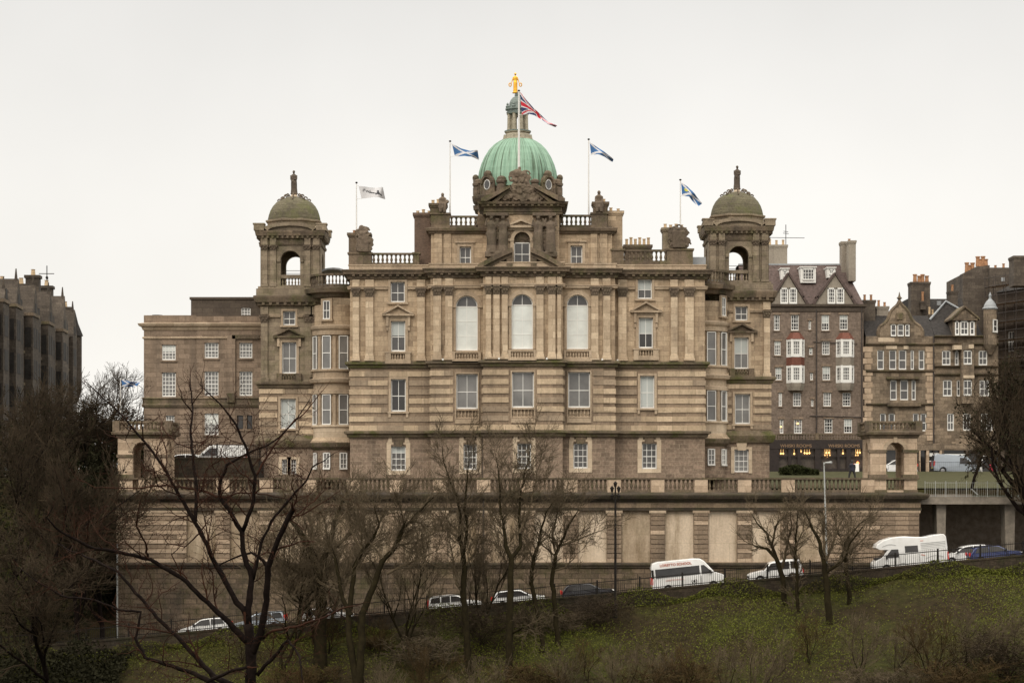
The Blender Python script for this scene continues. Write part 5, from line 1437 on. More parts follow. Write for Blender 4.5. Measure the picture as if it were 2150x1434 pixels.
# restaurant front
q = MB(); fy = HY - 1.6
q.box(hx(1560), hx(1822), fy, HY + .02, hz(931), hz(924)); q.box(hx(1560), hx(1822), fy - .1, HY, hz(943), hz(931)); q.build('shop_fascia', M_SHOP, ho)
q = MB(); balusters(q, (X(1560, fy), fy + .2), (X(1712, fy), fy + .2), Z(924, fy), Z(911, fy), .28, .16, r=.09); balusters(q, (X(1719, fy), fy + .2), (X(1822, fy), fy + .2), Z(924, fy), Z(911, fy), .28, .16, r=.09); q.box(X(1712, fy), X(1719, fy), fy, fy + .4, Z(924, fy), Z(909, fy)); q.build('balustrade', S_CORN, ho)
q = MB()
for a, b in ((1560, 1635), (1655, 1661), (1674, 1681), (1711, 1723), (1758, 1763), (1777, 1786), (1812, 1822)): q.box(X(a, fy), X(b, fy), fy - .05, fy + .5, 22.6, Z(942, fy))
q.box(X(1635, fy), X(1822, fy), fy, fy + .3, 22.6, Z(984, fy)); q.box(X(1635, fy), X(1822, fy), fy + .02, fy + .2, Z(959, fy), Z(956.5, fy)); q.build('shopfront', M_SHOP, ho)
q = MB(); q.box(X(1630, fy), X(1822, fy), fy + .35, fy + .4, 22.6, Z(942, fy)); q.build('shop_glass', M_SHOPG, ho)
for px in (1667, 1770):
    pass
for px in (1671, 1772):
    text_mesh('WHISKI ROOMS', .46, 'sign_lettering', M_LETT, ho, (X(px, fy) - ABS[ho.name][0], fy - .12 - HY, Z(939, fy) - 23.0), bold=.004)
lamps = [(1640, 952), (1645, 952), (1668, 952.5), (1682, 947.5), (1690, 951), (1695, 951.5), (1700, 951), (1735.5, 950.5), (1741, 950.5), (1732.5, 957), (1737.5, 957.5), (1743, 957), (1770.5, 951.5), (1801, 950), (1806, 950), (1797.5, 957), (1802, 957)]
for i, (a, b) in enumerate(lamps):
    q = MB(); q.ell((X(a, fy), fy + .22, Z(b, fy)), (.085, .085, .1), 8, 6); q.tube([(X(a, fy), fy + .22, Z(b, fy) + .1), (X(a, fy), fy + .22, Z(943, fy))], .012, 4); q.build('shop_lamp', M_LAMP, ho)
for a, b in ((1793, 977), (1801.5, 972)):
    q = MB(); q.ell((X(a, fy), fy + .22, Z(b, fy)), (.16, .14, .18), 8, 6); q.build('shop_lamp', M_LAMPR, ho)
q = MB(); q.ell((hx(1675), HY + .08, hz(889)), (.1, .05, .1), 8, 5); q.ell((hx(1640), HY + .08, hz(896)), (.09, .05, .09), 8, 5); q.build('room_lamp', M_LAMP, ho)

# ================================================================ GABLED TENEMENT and TURRETED TENEMENT
def three(parent, ws, pyt, pyb, Y, cols=1, rows=2, glass=None, fr=.09):
    for a, b in ws: sash(parent, X(a, Y), X(b, Y), Z(pyb, Y), Z(pyt, Y), Y + .1, cols=cols, rows=rows, fr=fr, bar=.06, glass=glass or M_GLASSD)
gt = thing('gabled_tenement', 'sandstone tenement with one curved Dutch gable and a finial, right of the brown hotel', 'building', (hx(1885), HY, 23.0))
ws = [([(1842, 1856), (1867, 1882), (1887, 1903), (1912, 1919), (1929, 1941)], 735, 776), ([(1869, 1883), (1890, 1907), (1914, 1923)], 798, 840), ([(1848, 1860), (1866, 1879), (1917, 1929), (1933, 1945)], 868, 905)]
holes = [(hx(a), hx(b), hz(d), hz(c)) for w_, c, d in ws for a, b in w_]
q = MB(); q.wall(hx(1818), hx(1962), hz(931), hz(706), HY, 11, holes, .24)
for k in range(16):
    for xx in (1822, 1953):
        wd = .5 if k % 2 else .35; q.box(hx(xx) - wd, hx(xx) + wd, HY - .05, HY + .02, hz(925) + k * .62, hz(925) + k * .62 + .56, 1)
q.build('wall', [S_TEN, S_TPALE], gt)
for w_, c, d in ws: three(gt, w_, c, d, HY, glass=M_GLASS)
gl = [(1845, 706), (1844, 695), (1848, 686), (1858, 679), (1864, 672), (1867, 664), (1870, 655), (1877, 647), (1884, 641), (1889, 634), (1894, 641), (1901, 647), (1907, 655), (1911, 664), (1915, 672), (1922, 679), (1932, 686), (1937, 695), (1937, 706)]
hg_ = [(1870, 1881), (1884, 1897), (1900, 1909)]
q = MB(); q.prism([(hx(a), hz(b)) for a, b in gl], HY - .02, HY + .6); q.build('gable', S_TEN, gt)
q = MB()
for (a, b), (c, d) in zip(gl, gl[1:]): q.tube([(hx(a), HY + .1, hz(b)), (hx(c), HY + .1, hz(d))], .2, 6)
q.lathe([(.3, hz(636)), (.2, hz(632)), (.12, hz(629)), (.3, hz(626)), (.12, hz(622)), (.03, hz(613))], hx(1889), HY + .2, 8); q.build('gable_coping', S_CORN, gt)
for a, b in hg_: sash(gt, hx(a), hx(b), hz(706), hz(681), HY - .14, cols=1, rows=2, fr=.08, glass=M_GLASS)
q = MB(); q.box(hx(1868), hx(1911), HY - .2, HY, hz(681), hz(678)); q.box(hx(1882), hx(1896), HY - .15, HY, hz(671), hz(657)); q.build('carved_panel', S_CORN, gt)
q = MB(); pg = [(hx(1818), HY), (hx(1962), HY)]
for p in (722, 778, 848): q.sweep(pg, [(0, hz(p + 4)), (.25, hz(p + 2)), (.3, hz(p - 1)), (0, hz(p - 2))])
q.box(hx(1860), hx(1930), HY - .5, HY, hz(796), hz(791)); q.box(hx(1862), hx(1932), HY - .5, HY, hz(853), hz(846)); q.build('string_course', S_CORN, gt)
q = MB()
for a, b in ((1860, 1883), (1897, 1907)): q = MB(); q.box(hx(a), hx(b), HY - .1, HY, hz(733), hz(726)); q.build('pale_lintel', S_PALE, gt)
q = MB(); q.box(hx(1844), hx(1878), HY - .03, HY, hz(718), hz(709)); q.build('carved_panel', S_PALE, gt)
q = MB(); q.add([(hx(1818), HY, hz(706)), (hx(1962), HY, hz(706)), (hx(1962), HY + 4, Z(663, HY + 4)), (hx(1818), HY + 4, Z(663, HY + 4)), (hx(1962), HY + 9, hz(706)), (hx(1818), HY + 9, hz(706))], [(0, 1, 2, 3), (3, 2, 4, 5), (1, 4, 2), (0, 3, 5)]); q.build('roof', M_SLATE, gt)
gst(gt, 1811, 1838, 630, 700, HY + 3, 1.6, S_OLD, 2, .65, M_POT)
gst(gt, 1841, 1866, 643, 680, HY + 4, 1.6, M_RENDER, 2, .6, M_POT)
q = MB(); q.tube([(hx(1960), HY - .1, 23), (hx(1960), HY - .1, hz(706))], .09, 6); q.build('drainpipe', M_PIPE, gt)
# shops below both tenements
def shopfront(parent, a, b, mat):
    q = MB(); q.box(hx(a), hx(b), HY - .3, HY + .5, hz(945), hz(931)); q.build('shop_fascia', S_TEN, parent)
    q = MB(); q.box(hx(a), hx(b), HY + .25, HY + .45, 22.4, hz(945)); q.build('shop_glass', M_GLASSD, parent)
shopfront(gt, 1818, 1962, S_TEN)
q = MB()
for a, b in ((1929, 1932), (1944, 1950), (1972, 1979)): q.box(hx(a), hx(b), HY - .25, HY + .3, 22.4, hz(945))
q.build('shop_pier', S_TPALE, gt)
q = MB(); q.box(hx(1951), hx(1971), HY - .1, HY + .25, hz(958), hz(951)); q.box(hx(1951), hx(1971), HY - .1, HY + .25, hz(969), hz(967)); q.build('door_fanlight', M_WHITE, gt)
q = MB(); q.box(hx(1951), hx(1960.5), HY - .05, HY + .25, 22.6, hz(969)); q.box(hx(1961.5), hx(1971), HY - .05, HY + .25, 22.6, hz(969)); q.build('door', M_SHOP, gt)

tt = thing('turreted_tenement', 'sandstone tenement with a lead-capped corner turret and pedimented dormer, at the far right', 'building', (hx(2025), HY, 23.0))
ws = [([(1978, 1996), (2005, 2013), (2020, 2037), (2055, 2073)], 736, 767, 2), ([(1980, 1999), (2009, 2017), (2022, 2040), (2057, 2077)], 798, 832, 2), ([(1989, 2003), (2022, 2038), (2060, 2084)], 868, 904, 2)]
holes = [(hx(a), hx(b), hz(d), hz(c)) for w_, c, d, n in ws for a, b in w_]
q = MB(); q.wall(hx(1962), hx(2096), hz(931), hz(706), HY + .05, 11, holes, .24); q.build('wall', S_TEN, tt)
for w_, c, d, n in ws:
    for a, b in w_: sash(tt, hx(a), hx(b), hz(d), hz(c), HY + .12, cols=1 if b - a < 10 else 2, rows=2, fr=.1, bar=.06)
yb = HY - .9
q = MB()
for c, d in ((722, 736), (767, 798), (832, 848)): q.box(hx(2016), hx(2041), HY - .9, HY + .05, hz(d), hz(c))
for xx in (2016, 2038): q.box(hx(xx) - .03, hx(xx + 3) + .03, HY - .94, HY + .03, hz(832), hz(736))
q.build('bay', S_TEN, tt)
for c, d in ((737, 766), (799, 831)): sash(tt, hx(2019.5), hx(2037.5), hz(d), hz(c), HY - .8, cols=2, rows=2, fr=.1, bar=.06)
q = MB()
for a, b, c, d in ((1999, 2016, 735, 726), (2030, 2041, 733, 725), (2019, 2042, 795, 789)): q = MB(); q.box(hx(a), hx(b), HY - .98, HY, hz(c), hz(d)); q.build('pale_lintel', S_PALE, tt)
q = MB(); pg = [(hx(1962), HY), (hx(2096), HY)]
for p in (706, 722, 769, 786): q.sweep(pg, [(0, hz(p + 3)), (.25, hz(p + 1)), (.3, hz(p - 1)), (0, hz(p - 2))])
q.build('string_course', S_CORN, tt)
q = MB(); q.box(hx(2000), hx(2048), HY - .5, HY + 3, hz(707), hz(672)); d3 = q.build('dormer', S_TEN, tt)
for a, b in ((2003, 2012), (2014, 2031), (2034, 2044)): sash(d3, hx(a), hx(b), hz(705), hz(675), HY - .58, cols=2 if b - a > 12 else 1, rows=2, fr=.12, bar=.06)
q = MB(); q.prism([(hx(1996), hz(672)), (hx(2052), hz(672)), (hx(2023), hz(646))], HY - .6, HY + 4); q.build('dormer_gable', S_TEN, d3)
q = MB()
for xe in (1994, 2054): q.prism([(hx(xe), hz(673)), (hx(xe), hz(669)), (hx(2023), hz(642)), (hx(2023), hz(647))], HY - .85, HY + 4)
q.box(hx(1996), hx(2050), HY - .75, HY, hz(674), hz(670)); q.build('dormer_cornice', S_CORN, d3)
q = MB(); q.add([(hx(1963), HY, hz(706)), (hx(2064), HY, hz(706)), (hx(2060), HY + 3.5, Z(668, HY + 3)), (hx(2004), HY + 5, Z(634, HY + 5)), (hx(1963), HY + 3.5, Z(672, HY + 3)), (hx(2064), HY + 11, hz(700)), (hx(1963), HY + 11, hz(700))], [(0, 1, 2, 4), (4, 2, 3), (2, 5, 3), (4, 3, 6), (3, 5, 6), (1, 5, 2), (0, 4, 6)]); q.build('roof', M_SLATE, tt)
q = MB(); q.tube([(hx(1964), HY + 3.4, Z(671, HY + 3)), (hx(2004), HY + 4.9, Z(633, HY + 5)), (hx(2062), HY + 3.4, Z(667, HY + 3))], .14, 6); q.build('roof_flashing', M_LEAD, tt)
tcx, tr_ = hx(2078), .0198 * 0 + 14 * 245 / FPX
q = MB(); q.lathe([(tr_ * .3, hz(745)), (tr_ * .9, hz(728)), (tr_, hz(724)), (tr_, hz(650))], tcx, HY - .2, 16); q.build('turret', S_TEN, tt)
q = MB(); q.lathe([(tr_ * 1.05, hz(651)), (tr_ * 1.2, hz(648)), (tr_ * 1.0, hz(646)), (tr_ * .9, hz(641)), (tr_ * .6, hz(634)), (tr_ * .2, hz(628)), (.12, hz(624)), (.16, hz(621)), (.02, hz(614))], tcx, HY - .2, 16); q.build('turret_cap', M_LEAD, tt)
M = Matrix.Translation((tcx, HY - .2, 0)) @ Matrix.Rotation(R(35), 4, 'Z'); sash(tt, -.32, .32, hz(699), hz(672), -tr_ - .06, cols=1, rows=2, fr=.1, M=M)
shopfront(tt, 1962, 2096, S_TEN)
q = MB(); q.box(hx(1982), hx(2026), HY - .35, HY - .3, hz(961), hz(953)); q.box(hx(2058), hx(2098), HY - .35, HY - .3, hz(959), hz(953)); q.build('shop_sign', M_WHITE, tt)
q = MB()
for a, b in ((2027, 2033), (2101, 2108), (1977, 1981)): q.box(hx(a), hx(b), HY - .3, HY + .3, 22.4, hz(945))
q.build('shop_pier', S_REARD, tt)
# older blocks behind, seen as roofs and chimneys
ob = thing('chimney_block', 'dark stone tenement end with a stepped roofline and clustered orange pots, behind the turreted tenement', 'building', (X(2070, 62), 62, 23.2))
q = MB(); q.wall(X(2022, 62), X(2078, 62), 23, Z(575, 62), 62, 10); q.wall(X(2078, 61), X(2120, 61), 23, Z(562, 61), 61, 10); q.build('wall', S_OLD, ob)
q = MB(); q.prism([(X(2022, 62), Z(575, 62)), (X(2078, 62), Z(575, 62)), (X(2078, 62), Z(557, 62)), (X(2050, 62), Z(560, 62)), (X(2022, 62), Z(574, 62))], 62, 64); c = q.build('chimney', S_OLD, ob)
chimney_pots(c, [X(p, 63) for p in (2030, 2035, 2042)], 63, Z(571, 62), 1.0, .26); chimney_pots(c, [X(p, 63) for p in (2053, 2058, 2064, 2070)], 63, Z(557, 62), .95, .26)
chimney_pots(c, [X(p, 63) for p in (2090, 2107)], 63, Z(562, 61), .55, .16)
q = MB(); q.box(X(2104, 60), X(2111, 60), 60.4, 60.5, Z(590, 60), Z(582, 60)); q.build('skylight', M_LEAD, ob)
cb = thing('old_tenement', 'dark tenement with a tall broad chimney stack and slate roof, behind the curved gable', 'building', (X(1960, 58), 58, 23.2))
q = MB(); q.wall(X(1915, 58), X(2030, 58), 23, Z(672, 58), 58, 10); q.build('wall', S_OLD, cb)
q = MB(); q.prismx([(57.8, Z(674, 58)), (61, Z(626, 60)), (66, Z(626, 60)), (68, Z(674, 58))], X(1915, 58), X(2030, 58)); q.build('roof', M_SLATE, cb)
q = MB(); q.box(X(1968, 59), X(1976, 59), 59.0, 59.3, Z(641, 59), Z(632, 59)); q.build('skylight', M_LEAD, cb)
c = gst(cb, 1913, 1953, 592, 680, 57, 2, S_OLD, 0); chimney_pots(c, [X(p, 58) for p in (1921, 1930, 1937, 1946)], 58, Z(592, 57), .85, .24)
gst(cb, 1993, 2011, 611, 660, 58, 1.4, S_OLD, 1, .9, M_POT)
gst(cb, 1934, 1944, 632, 650, 56, 1, S_OLD, 1, .9, M_POT)
gst(cb, 1950, 1963, 660, 690, 55, 1, S_OLD, 2, .7, M_POTB)
# scaffolded block at the far right, its side receding
sb = thing('scaffolded_building', 'dark tenement wrapped in scaffolding at the right edge, behind the bare trees', 'building', (X(2140, 40), 40, 23.))
M = Matrix.Translation((X(2094, 58), 58, 0)) @ Matrix.Rotation(R(-68), 4, 'Z')
q = MB(M)
hs = [(a, a + 1.2, z, z + 2.2) for a in (2, 5.5, 9, 12.5, 16, 19.5) for z in (25.5, 29.2, 33, 36.8)]
q.wall(0, 30, 22.5, 43.4, 0, 12, hs, .3); q.build('wall', S_REARD, sb)
for h in hs[:16]: sash(sb, *h, .12, cols=2, rows=2, fr=.08, M=M)
q = MB(M); q.prismx([(-.3, 43.4), (5, 46), (12, 43.4)], 0, 30); q.build('roof', M_SLATE, sb)
q = MB(M); q.box(12, 15, 3, 6, 42, 47); q.build('chimney', S_OLD, sb)
gst(sb, 2129, 2165, 537, 600, 44, 2.5, S_OLD, 0)
sc2 = thing('scaffold', 'tiered pole scaffold with plank decks on the dark building at the right edge', 'scaffold', (X(2110, 50), 50, 23.))
q = MB(M); q3 = MB(M)
for a in range(0, 30, 2):
    for yy in (-.5, -1.6): q.tube([(a, yy, 22.6), (a, yy, 45.3)], .04, 5)
for z in (28, 30, 32, 34, 36, 38, 40, 42, 44):
    for dz in (0, .95): q.tube([(0, -1.6, z + dz), (30, -1.6, z + dz)], .035, 5)
    q3.box(0, 30, -1.55, -.4, z - .06, z + .04)
q.build('poles', M_PIPE, sc2); q3.build('deck', M_CONCD, sc2)

# ================================================================ OLD TENEMENT FAR LEFT (seen along its front)
lt = thing('gothic_tenement', 'tall sooty stone tenement with many dormers and chimneys, at the far left edge', 'building', (-55.5, 60, 20.))
P0, P1 = (-53.8, 34.), (-57.0, 105.)
Lf = math.hypot(P1[0] - P0[0], P1[1] - P0[1])
M = Matrix.Translation((P0[0], P0[1], 0)) @ Matrix.Rotation(math.atan2(P1[1] - P0[1], P1[0] - P0[0]), 4, 'Z')
ZE = 41.6
hs = []
for a in np.arange(1.5, Lf - 1.5, 3.4):
    for z in np.arange(23, ZE - 2.5, 3.6): hs.append((a, a + 1.3, z, z + 2.3))
q = MB(M); q.wall(0, Lf, 18, ZE, 0, 14, hs, .35); q.build('wall', S_SOOT, lt)
q = MB(M); q.box(0, Lf, .36, .4, 20, ZE - .1); q.build('pane', M_OLDGL, lt)
q = MB(M)
for h in hs: q.box(h[0] + .62, h[0] + .68, .3, .34, h[2], h[3]); q.box(h[0], h[1], .3, .34, h[2] + 1.1, h[2] + 1.18)
q.build('window_frames', M_RENDER, lt)['kind'] = 'stuff'
q = MB(M); q.prismx([(-.2, ZE), (7, ZE + 2.4), (14, ZE)], 0, Lf); q.build('roof', M_SLATE, lt)
q = MB(M)
for z in (26.4, 30, 33.6, 37.2, ZE - .2): q.box(0, Lf, -.25, .02, z - .15, z + .15)
q.build('string_course', S_CORN, lt)
for a, w_, d_, hz_ in ((11, 3.6, .9, 1.4), (17, 3.8, 1.2, 2.9), (23.5, 3.2, .45, .8), (29, 4.2, 1.1, 3.3), (35.5, 3.2, .5, .9), (41, 4.2, 1.0, 3.7), (47.5, 3.2, .4, 1.6), (52.5, 3.8, 1.0, 4.2), (58.5, 3.0, .45, 2.2), (63.5, 3.6, .7, 3.4)):
    q = MB(M); q.box(a, a + w_, -d_, 0, 19, ZE - .2); q.prism([(a - .1, ZE - .2), (a + w_ + .1, ZE - .2), (a + w_ / 2, ZE + hz_)], -d_, 4); q.tube([(a + w_ / 2, -d_ + .3, ZE + hz_ - .3), (a + w_ / 2, -d_ + .3, ZE + hz_ + 1.1)], [.2, .06], 6)
    b = q.build('gabled_bay', [S_SOOT, S_OLD, S_SOOT][int(a) % 3], lt)
    if d_ > .7:
        for z in np.arange(23.4, ZE - 2, 3.6): q = MB(M); q.box(a - .04, a + .05, -d_ + .2, -.2, z, z + 2.2); q.build('pane', M_OLDGL, b)
        q = MB(M); q.box(a - .12, a + w_ + .12, -d_ - .12, .02, ZE - .3, ZE + .05); q.build('string_course', S_CORN, b)
    q = MB(M)
    for z in np.arange(23.4, ZE - 2, 3.6):
        for xa in (a + .7, a + w_ - 1.8): q = MB(M); q.box(xa, xa + 1.1, -d_ - .03, -d_ + .05, z, z + 2.2); q.build('pane', M_OLDGL, b)
    q = MB(M); q.box(a + w_ / 2 - .5, a + w_ / 2 + .5, -d_ - .03, -d_ + .05, ZE + .2, ZE + 1.2); q.build('pane', M_OLDGL, b)
for a, yy, top, wd, dp, np_ in ((20, 3, 44.9, 1.8, 2.2, 2), (31, 2.0, 44.9, 1.6, 1.6, 1), (38, 1.0, 45.4, 1.6, 1.6, 1), (48, 1.2, 47.4, 1.6, 1.6, 1), (56.3, .9, 46.9, 1.5, 1.5, 1), (67.3, .2, 45.2, 1.5, 1.5, 1)):
    q = MB(M); q.box(a, a + wd, yy, yy + dp, ZE - 1, top); q.box(a - .15, a + wd + .15, yy - .15, yy + dp + .15, top, top + .35); c = q.build('chimney', S_SOOT, lt)
    q = MB(M)
    for k in range(np_): q.lathe([(.3, top + .3), (.22, top + 1.0), (.28, top + 1.1)], a + wd / 2, yy + dp * (k + .5) / max(1, np_), 8)
    if np_: q.build('chimney_pot', M_POTB, c)
q = MB(M); q.box(22, 24, 5.0, 12, 43, 45.2); c = q.build('chimney', S_REAR, lt)
q = MB(M)
for k in range(9): q.lathe([(.2, 45.1), (.17, 45.7)], 23, 5.4 + k * .72, 6)
q.build('chimney_pot', M_POTB, c)
def cone_turret(a, z0, z1, r0):
    q = MB(M); q.lathe([(r0 * .5, z0 - 1.5), (r0, z0), (r0, z1)], a, 0, 12); q.build('corner_turret', S_SOOT, lt)
    q = MB(M); q.lathe([(r0 * 1.2, z1), (r0 * .5, z1 + 1.6), (.05, z1 + 3.2)], a, 0, 12); q.build('turret_roof', M_SLATE, lt)
cone_turret(Lf - .9, 35, 42.0, .9)
q = MB(M); q.tube([(57, 1.6, 47.1), (57, 1.6, 49.8)], .06, 5); q.tube([(57, .7, 48.8), (57, 2.6, 48.8)], .05, 5); q.ell((57, 1.6, 48.3), (.2, .2, .2), 6, 4); q.tube([(56.2, 1.6, 48.2), (57.8, 1.6, 48.2)], .05, 5); v = q.build('weathervane', M_IRON, lt)

# ================================================================ UPPER ROADS, LAWN, DECK
zU = Z(968, 4)
q = MB(); q.box(X(352, 2.6), X(545, 2.6), 2.6, 9.7, 20.9, zU); structure(q.build('upper_road', M_ASPH))
q = MB(); q.box(X(352, 2.4), X(543, 2.4), 2.25, 2.58, 20.9, zU + .15); q.box(X(350, 2.4), X(545, 2.4), 2.2, 2.62, zU + .15, zU + .3)
o = q.build('retaining_wall', S_RUBD, origin=(X(450, 2.4), 2.4, 21)); tag(o, 'dark rubble retaining wall holding up the raised road under the half hidden white van', 'wall')
def railing(name, label, p0, p1, zf, h, sp, mat, r=.014, posts=0, rails=(.06, .94), spear=.0, group=None):
    t = thing(name, label, 'railing', ((p0[0] + p1[0]) / 2, (p0[1] + p1[1]) / 2, zf((p0[0] + p1[0]) / 2)), group)
    L = math.hypot(p1[0] - p0[0], p1[1] - p0[1]); n = int(L / sp)
    q = MB()
    for i in range(n + 1):
        x, y = p0[0] + (p1[0] - p0[0]) * i / n, p0[1] + (p1[1] - p0[1]) * i / n; z = zf(x)
        q.tube([(x, y, z), (x, y, z + h + spear)], [r, r * (.3 if spear else 1)] if spear else r, 4)
    q.build('bars', mat, t)
    q = MB(); k = max(2, int(L / 3))
    for f in rails:
        pts = [(p0[0] + (p1[0] - p0[0]) * i / k, p0[1] + (p1[1] - p0[1]) * i / k) for i in range(k + 1)]
        q.tube([(x, y, zf(x) + h * f) for x, y in pts], r * 1.7, 4)
    q.build('rails', mat, t)
    if posts:
        q = MB(); k = max(1, int(L / posts))
        for i in range(k + 1):
            x, y = p0[0] + (p1[0] - p0[0]) * i / k, p0[1] + (p1[1] - p0[1]) * i / k; q.tube([(x, y, zf(x) - .1), (x, y, zf(x) + h * 1.08)], r * 2.6, 6)
        q.build('posts', mat, t)
    return t
railing('iron_railing', 'black iron railing in front of the white van on the raised road at left', (X(352, 2.4), 2.4), (X(560, 2.4), 2.4), lambda x: zU + .3, 1.15, .16, M_IRON, .02, 3)
railing('iron_railing', 'black iron railing along the foot of the low office block, behind the white van', (X(440, 9.6), 9.6), (X(545, 9.6), 9.6), lambda x: zU + .05, 1.5, .16, M_IRON, .02, 3, spear=.15)
# lawn sheet on the right and middle
q = MB(); n = 30
for i in range(n):
    for j in range(10):
        def p(a, b):
            x = 22 + (90 - 22) * a / n; y = 8.6 + (37 - 8.6) * b / 10
            return (x, y, 21.28 + max(0, (y - 6) / 30) * 2.0 + .05)
        q.add([p(i, j), p(i + 1, j), p(i + 1, j + 1), p(i, j + 1)], [(0, 1, 2, 3)])
structure(q.build('lawn', M_LAWN))
q = MB(); q.add([(15, 37.2, 23.3), (90, 37.2, 23.3), (90, 43.2, 23.3), (15, 43.2, 23.3)], [(0, 1, 2, 3)]); structure(q.build('upper_road', M_ASPH))
# concrete deck over the car park, right
zd0, zd1 = Z(1057, -4), Z(1046, -4)
dk = thing('concrete_deck', 'grey concrete deck on tapered columns over the dark car park at right', 'deck', (X(2040, -4), -4, zr(40)))
q = MB(); q.box(XTR + .05, 80, -4.6, 9, zd0, zd1); q.box(XTR + .02, 80, -4.72, -4.5, zd0 - .05, zd1 + .12); q.build('slab', M_CONC, dk)
for a, b in ((1964, 1984), (2107, 2129), (2250, 2271)):
    q = MB(); xa, xb = X(a, -3.5), X(b, -3.5)
    q.add([(xa + .1, -4.0, zr(xa) - .3), (xb - .1, -4.0, zr(xa) - .3), (xb - .1, -2.2, zr(xa) - .3), (xa + .1, -2.2, zr(xa) - .3), (xa, -4.0, zd0), (xb, -4.0, zd0), (xb, -2.0, zd0), (xa, -2.0, zd0)], [(0, 1, 5, 4), (1, 2, 6, 5), (2, 3, 7, 6), (3, 0, 4, 7)]); q.build('column', M_CONC, dk)
q = MB(); q.box(XTR + .1, 80, 5.0, 8.3, zr(34) - 1, zd0 + .02); q.build('back_wall', M_CONCD, dk)
q = MB(); q.box(XTR + .1, X(2030, -2), -4.2, 9, zd1 + .004, zd1 + .35, 0); q.build('paving', M_CONC, dk)
q = MB(); q.box(X(2030, -2) + .02, 80, -4.0, 9, zd1 + .004, zd1 + .3); structure(q.build('lawn', M_LAWN))
railing('deck_railing', 'pale green galvanised railing on the edge of the concrete deck at right', (X(1942, -4.3), -4.35), (X(2160, -4.3), -4.35), lambda x: zd1 + .1, 1.25, .18, M_SILV, .009, .85, rails=(.08, .97))
q = MB(); q.add([(X(2037, -3), -3.2, Z(1026, -3)), (X(2040, -3), -3.2, Z(1026, -3)), (X(2060, -3), -3.2, Z(1044, -3)), (X(2057, -3), -3.2, Z(1045, -3)), (X(2037, -3), -3.1, Z(1026, -3)), (X(2040, -3), -3.1, Z(1026, -3)), (X(2060, -3), -3.1, Z(1044, -3)), (X(2057, -3), -3.1, Z(1045, -3))], [(0, 1, 2, 3), (7, 6, 5, 4), (0, 4, 5, 1), (1, 5, 6, 2), (2, 6, 7, 3), (3, 7, 4, 0)])
o = q.build('handrail', M_SILV, origin=(X(2048, -3), -3.2, Z(1045, -3))); tag(o, 'short sloping pale handrail behind the deck railing at right', 'handrail')
railing('iron_railing', 'iron railing along the top of the right lawn below the shops', (X(1930, 37), 37), (X(2160, 37), 37), lambda x: 23.3, 1.1, .2, M_IRON, .013, 4)

# ================================================================ ROADSIDE WALL, RAILING, LAMP POSTS
def wt(x):
    t = max(0, min(1, (10 - x) / 14)); return .06 * t * t * (3 - 2 * t)
q = MB(); n = 64
for i in range(n):
    a, b = -62 + 124 * i / n, -62 + 124 * (i + 1) / n
    for za, zb2, o in ((-2.2, .54, 0), (.54, .68, .06)):
        wa, wb = wt(a), wt(b)
        y0, y1 = -17.5 - o, -17.1 + o
        q.add([(a, y0, zr(a) + za + (wa if za > 0 else 0)), (b, y0, zr(b) + za + (wb if za > 0 else 0)), (b, y1, zr(b) + za + (wb if za > 0 else 0)), (a, y1, zr(a) + za + (wa if za > 0 else 0)), (a, y0, zr(a) + zb2 + wa), (b, y0, zr(b) + zb2 + wb), (b, y1, zr(b) + zb2 + wb), (a, y1, zr(a) + zb2 + wa)], [(0, 1, 5, 4), (2, 3, 7, 6), (4, 5, 6, 7), (3, 2, 1, 0)])
o = q.build('roadside_wall', S_RUBD, origin=(0, -17.3, zr(0))); tag(o, 'low dark mossy rubble wall carrying the railing along the sloping road', 'wall')
railing('roadside_railing', 'long black iron railing on the low wall in front of the parked vehicles', (-60, -17.3), (60, -17.3), lambda x: zr(x) + .68 + wt(x), 1.0, .165, M_IRON, .026, 3.3, rails=(.1, .9), spear=.1)
lp = thing('lamp_post', 'tall black lamp post with a cluster of dark lanterns on the grass slope', 'lamp post', (X(1292, -19), -19, Z(1292, -19)))
lx = X(1292, -19)
q = MB(); q.lathe([(.16, Z(1305, -19)), (.15, Z(1270, -19)), (.1, Z(1265, -19)), (.085, Z(1100, -19)), (.06, Z(1020, -19))], lx, -19, 10); q.build('post', M_IRON, lp)
q = MB(); q.tube([(lx - .26, -19, Z(1032, -19)), (lx - .26, -19, Z(1036, -19)), (lx, -19, Z(1041, -19)), (lx + .26, -19, Z(1036, -19)), (lx + .26, -19, Z(1032, -19))], .035, 6)
q.tube([(lx - .26, -19, Z(1047, -19)), (lx, -19, Z(1050, -19)), (lx + .26, -19, Z(1047, -19))], .035, 6); q.build('bracket', M_IRON, lp)
for xx, py in ((0, 1017), (-.26, 1027), (.26, 1027), (-.26, 1043), (.26, 1043)):
    q = MB(); zz = Z(py, -19); q.lathe([(.05, zz - .22), (.1, zz - .16), (.14, zz + .05), (.17, zz + .1), (.08, zz + .2), (.02, zz + .26)], lx + xx, -19, 8); q.build('lantern', M_IRON, lp)
lp2 = thing('lamp_post', 'slender pale galvanised lamp post leaning slightly before the right end of the terrace', 'lamp post', (X(1736, -15), -15, Z(1180, -15)))
q = MB(); q.lathe([(.085, 0), (.075, 2.5), (.05, 8.0)], 0, 0, 8)
sh = (X(1730, -15) - X(1736, -15)) / 8.
q.v = [(x + X(1736, -15) + sh * z, y - 15, z + Z(1182, -15)) for x, y, z in q.v]; q.build('post', M_SILV, lp2)
q = MB(); xx, zz = X(1730, -15), Z(974, -15); q.tube([(xx, -15, zz - .1), (xx + .1, -15.2, zz + .1), (xx + .55, -15.5, zz + .12)], [.05, .06, .1], 6); q.build('lamp_head', M_SILV, lp2)

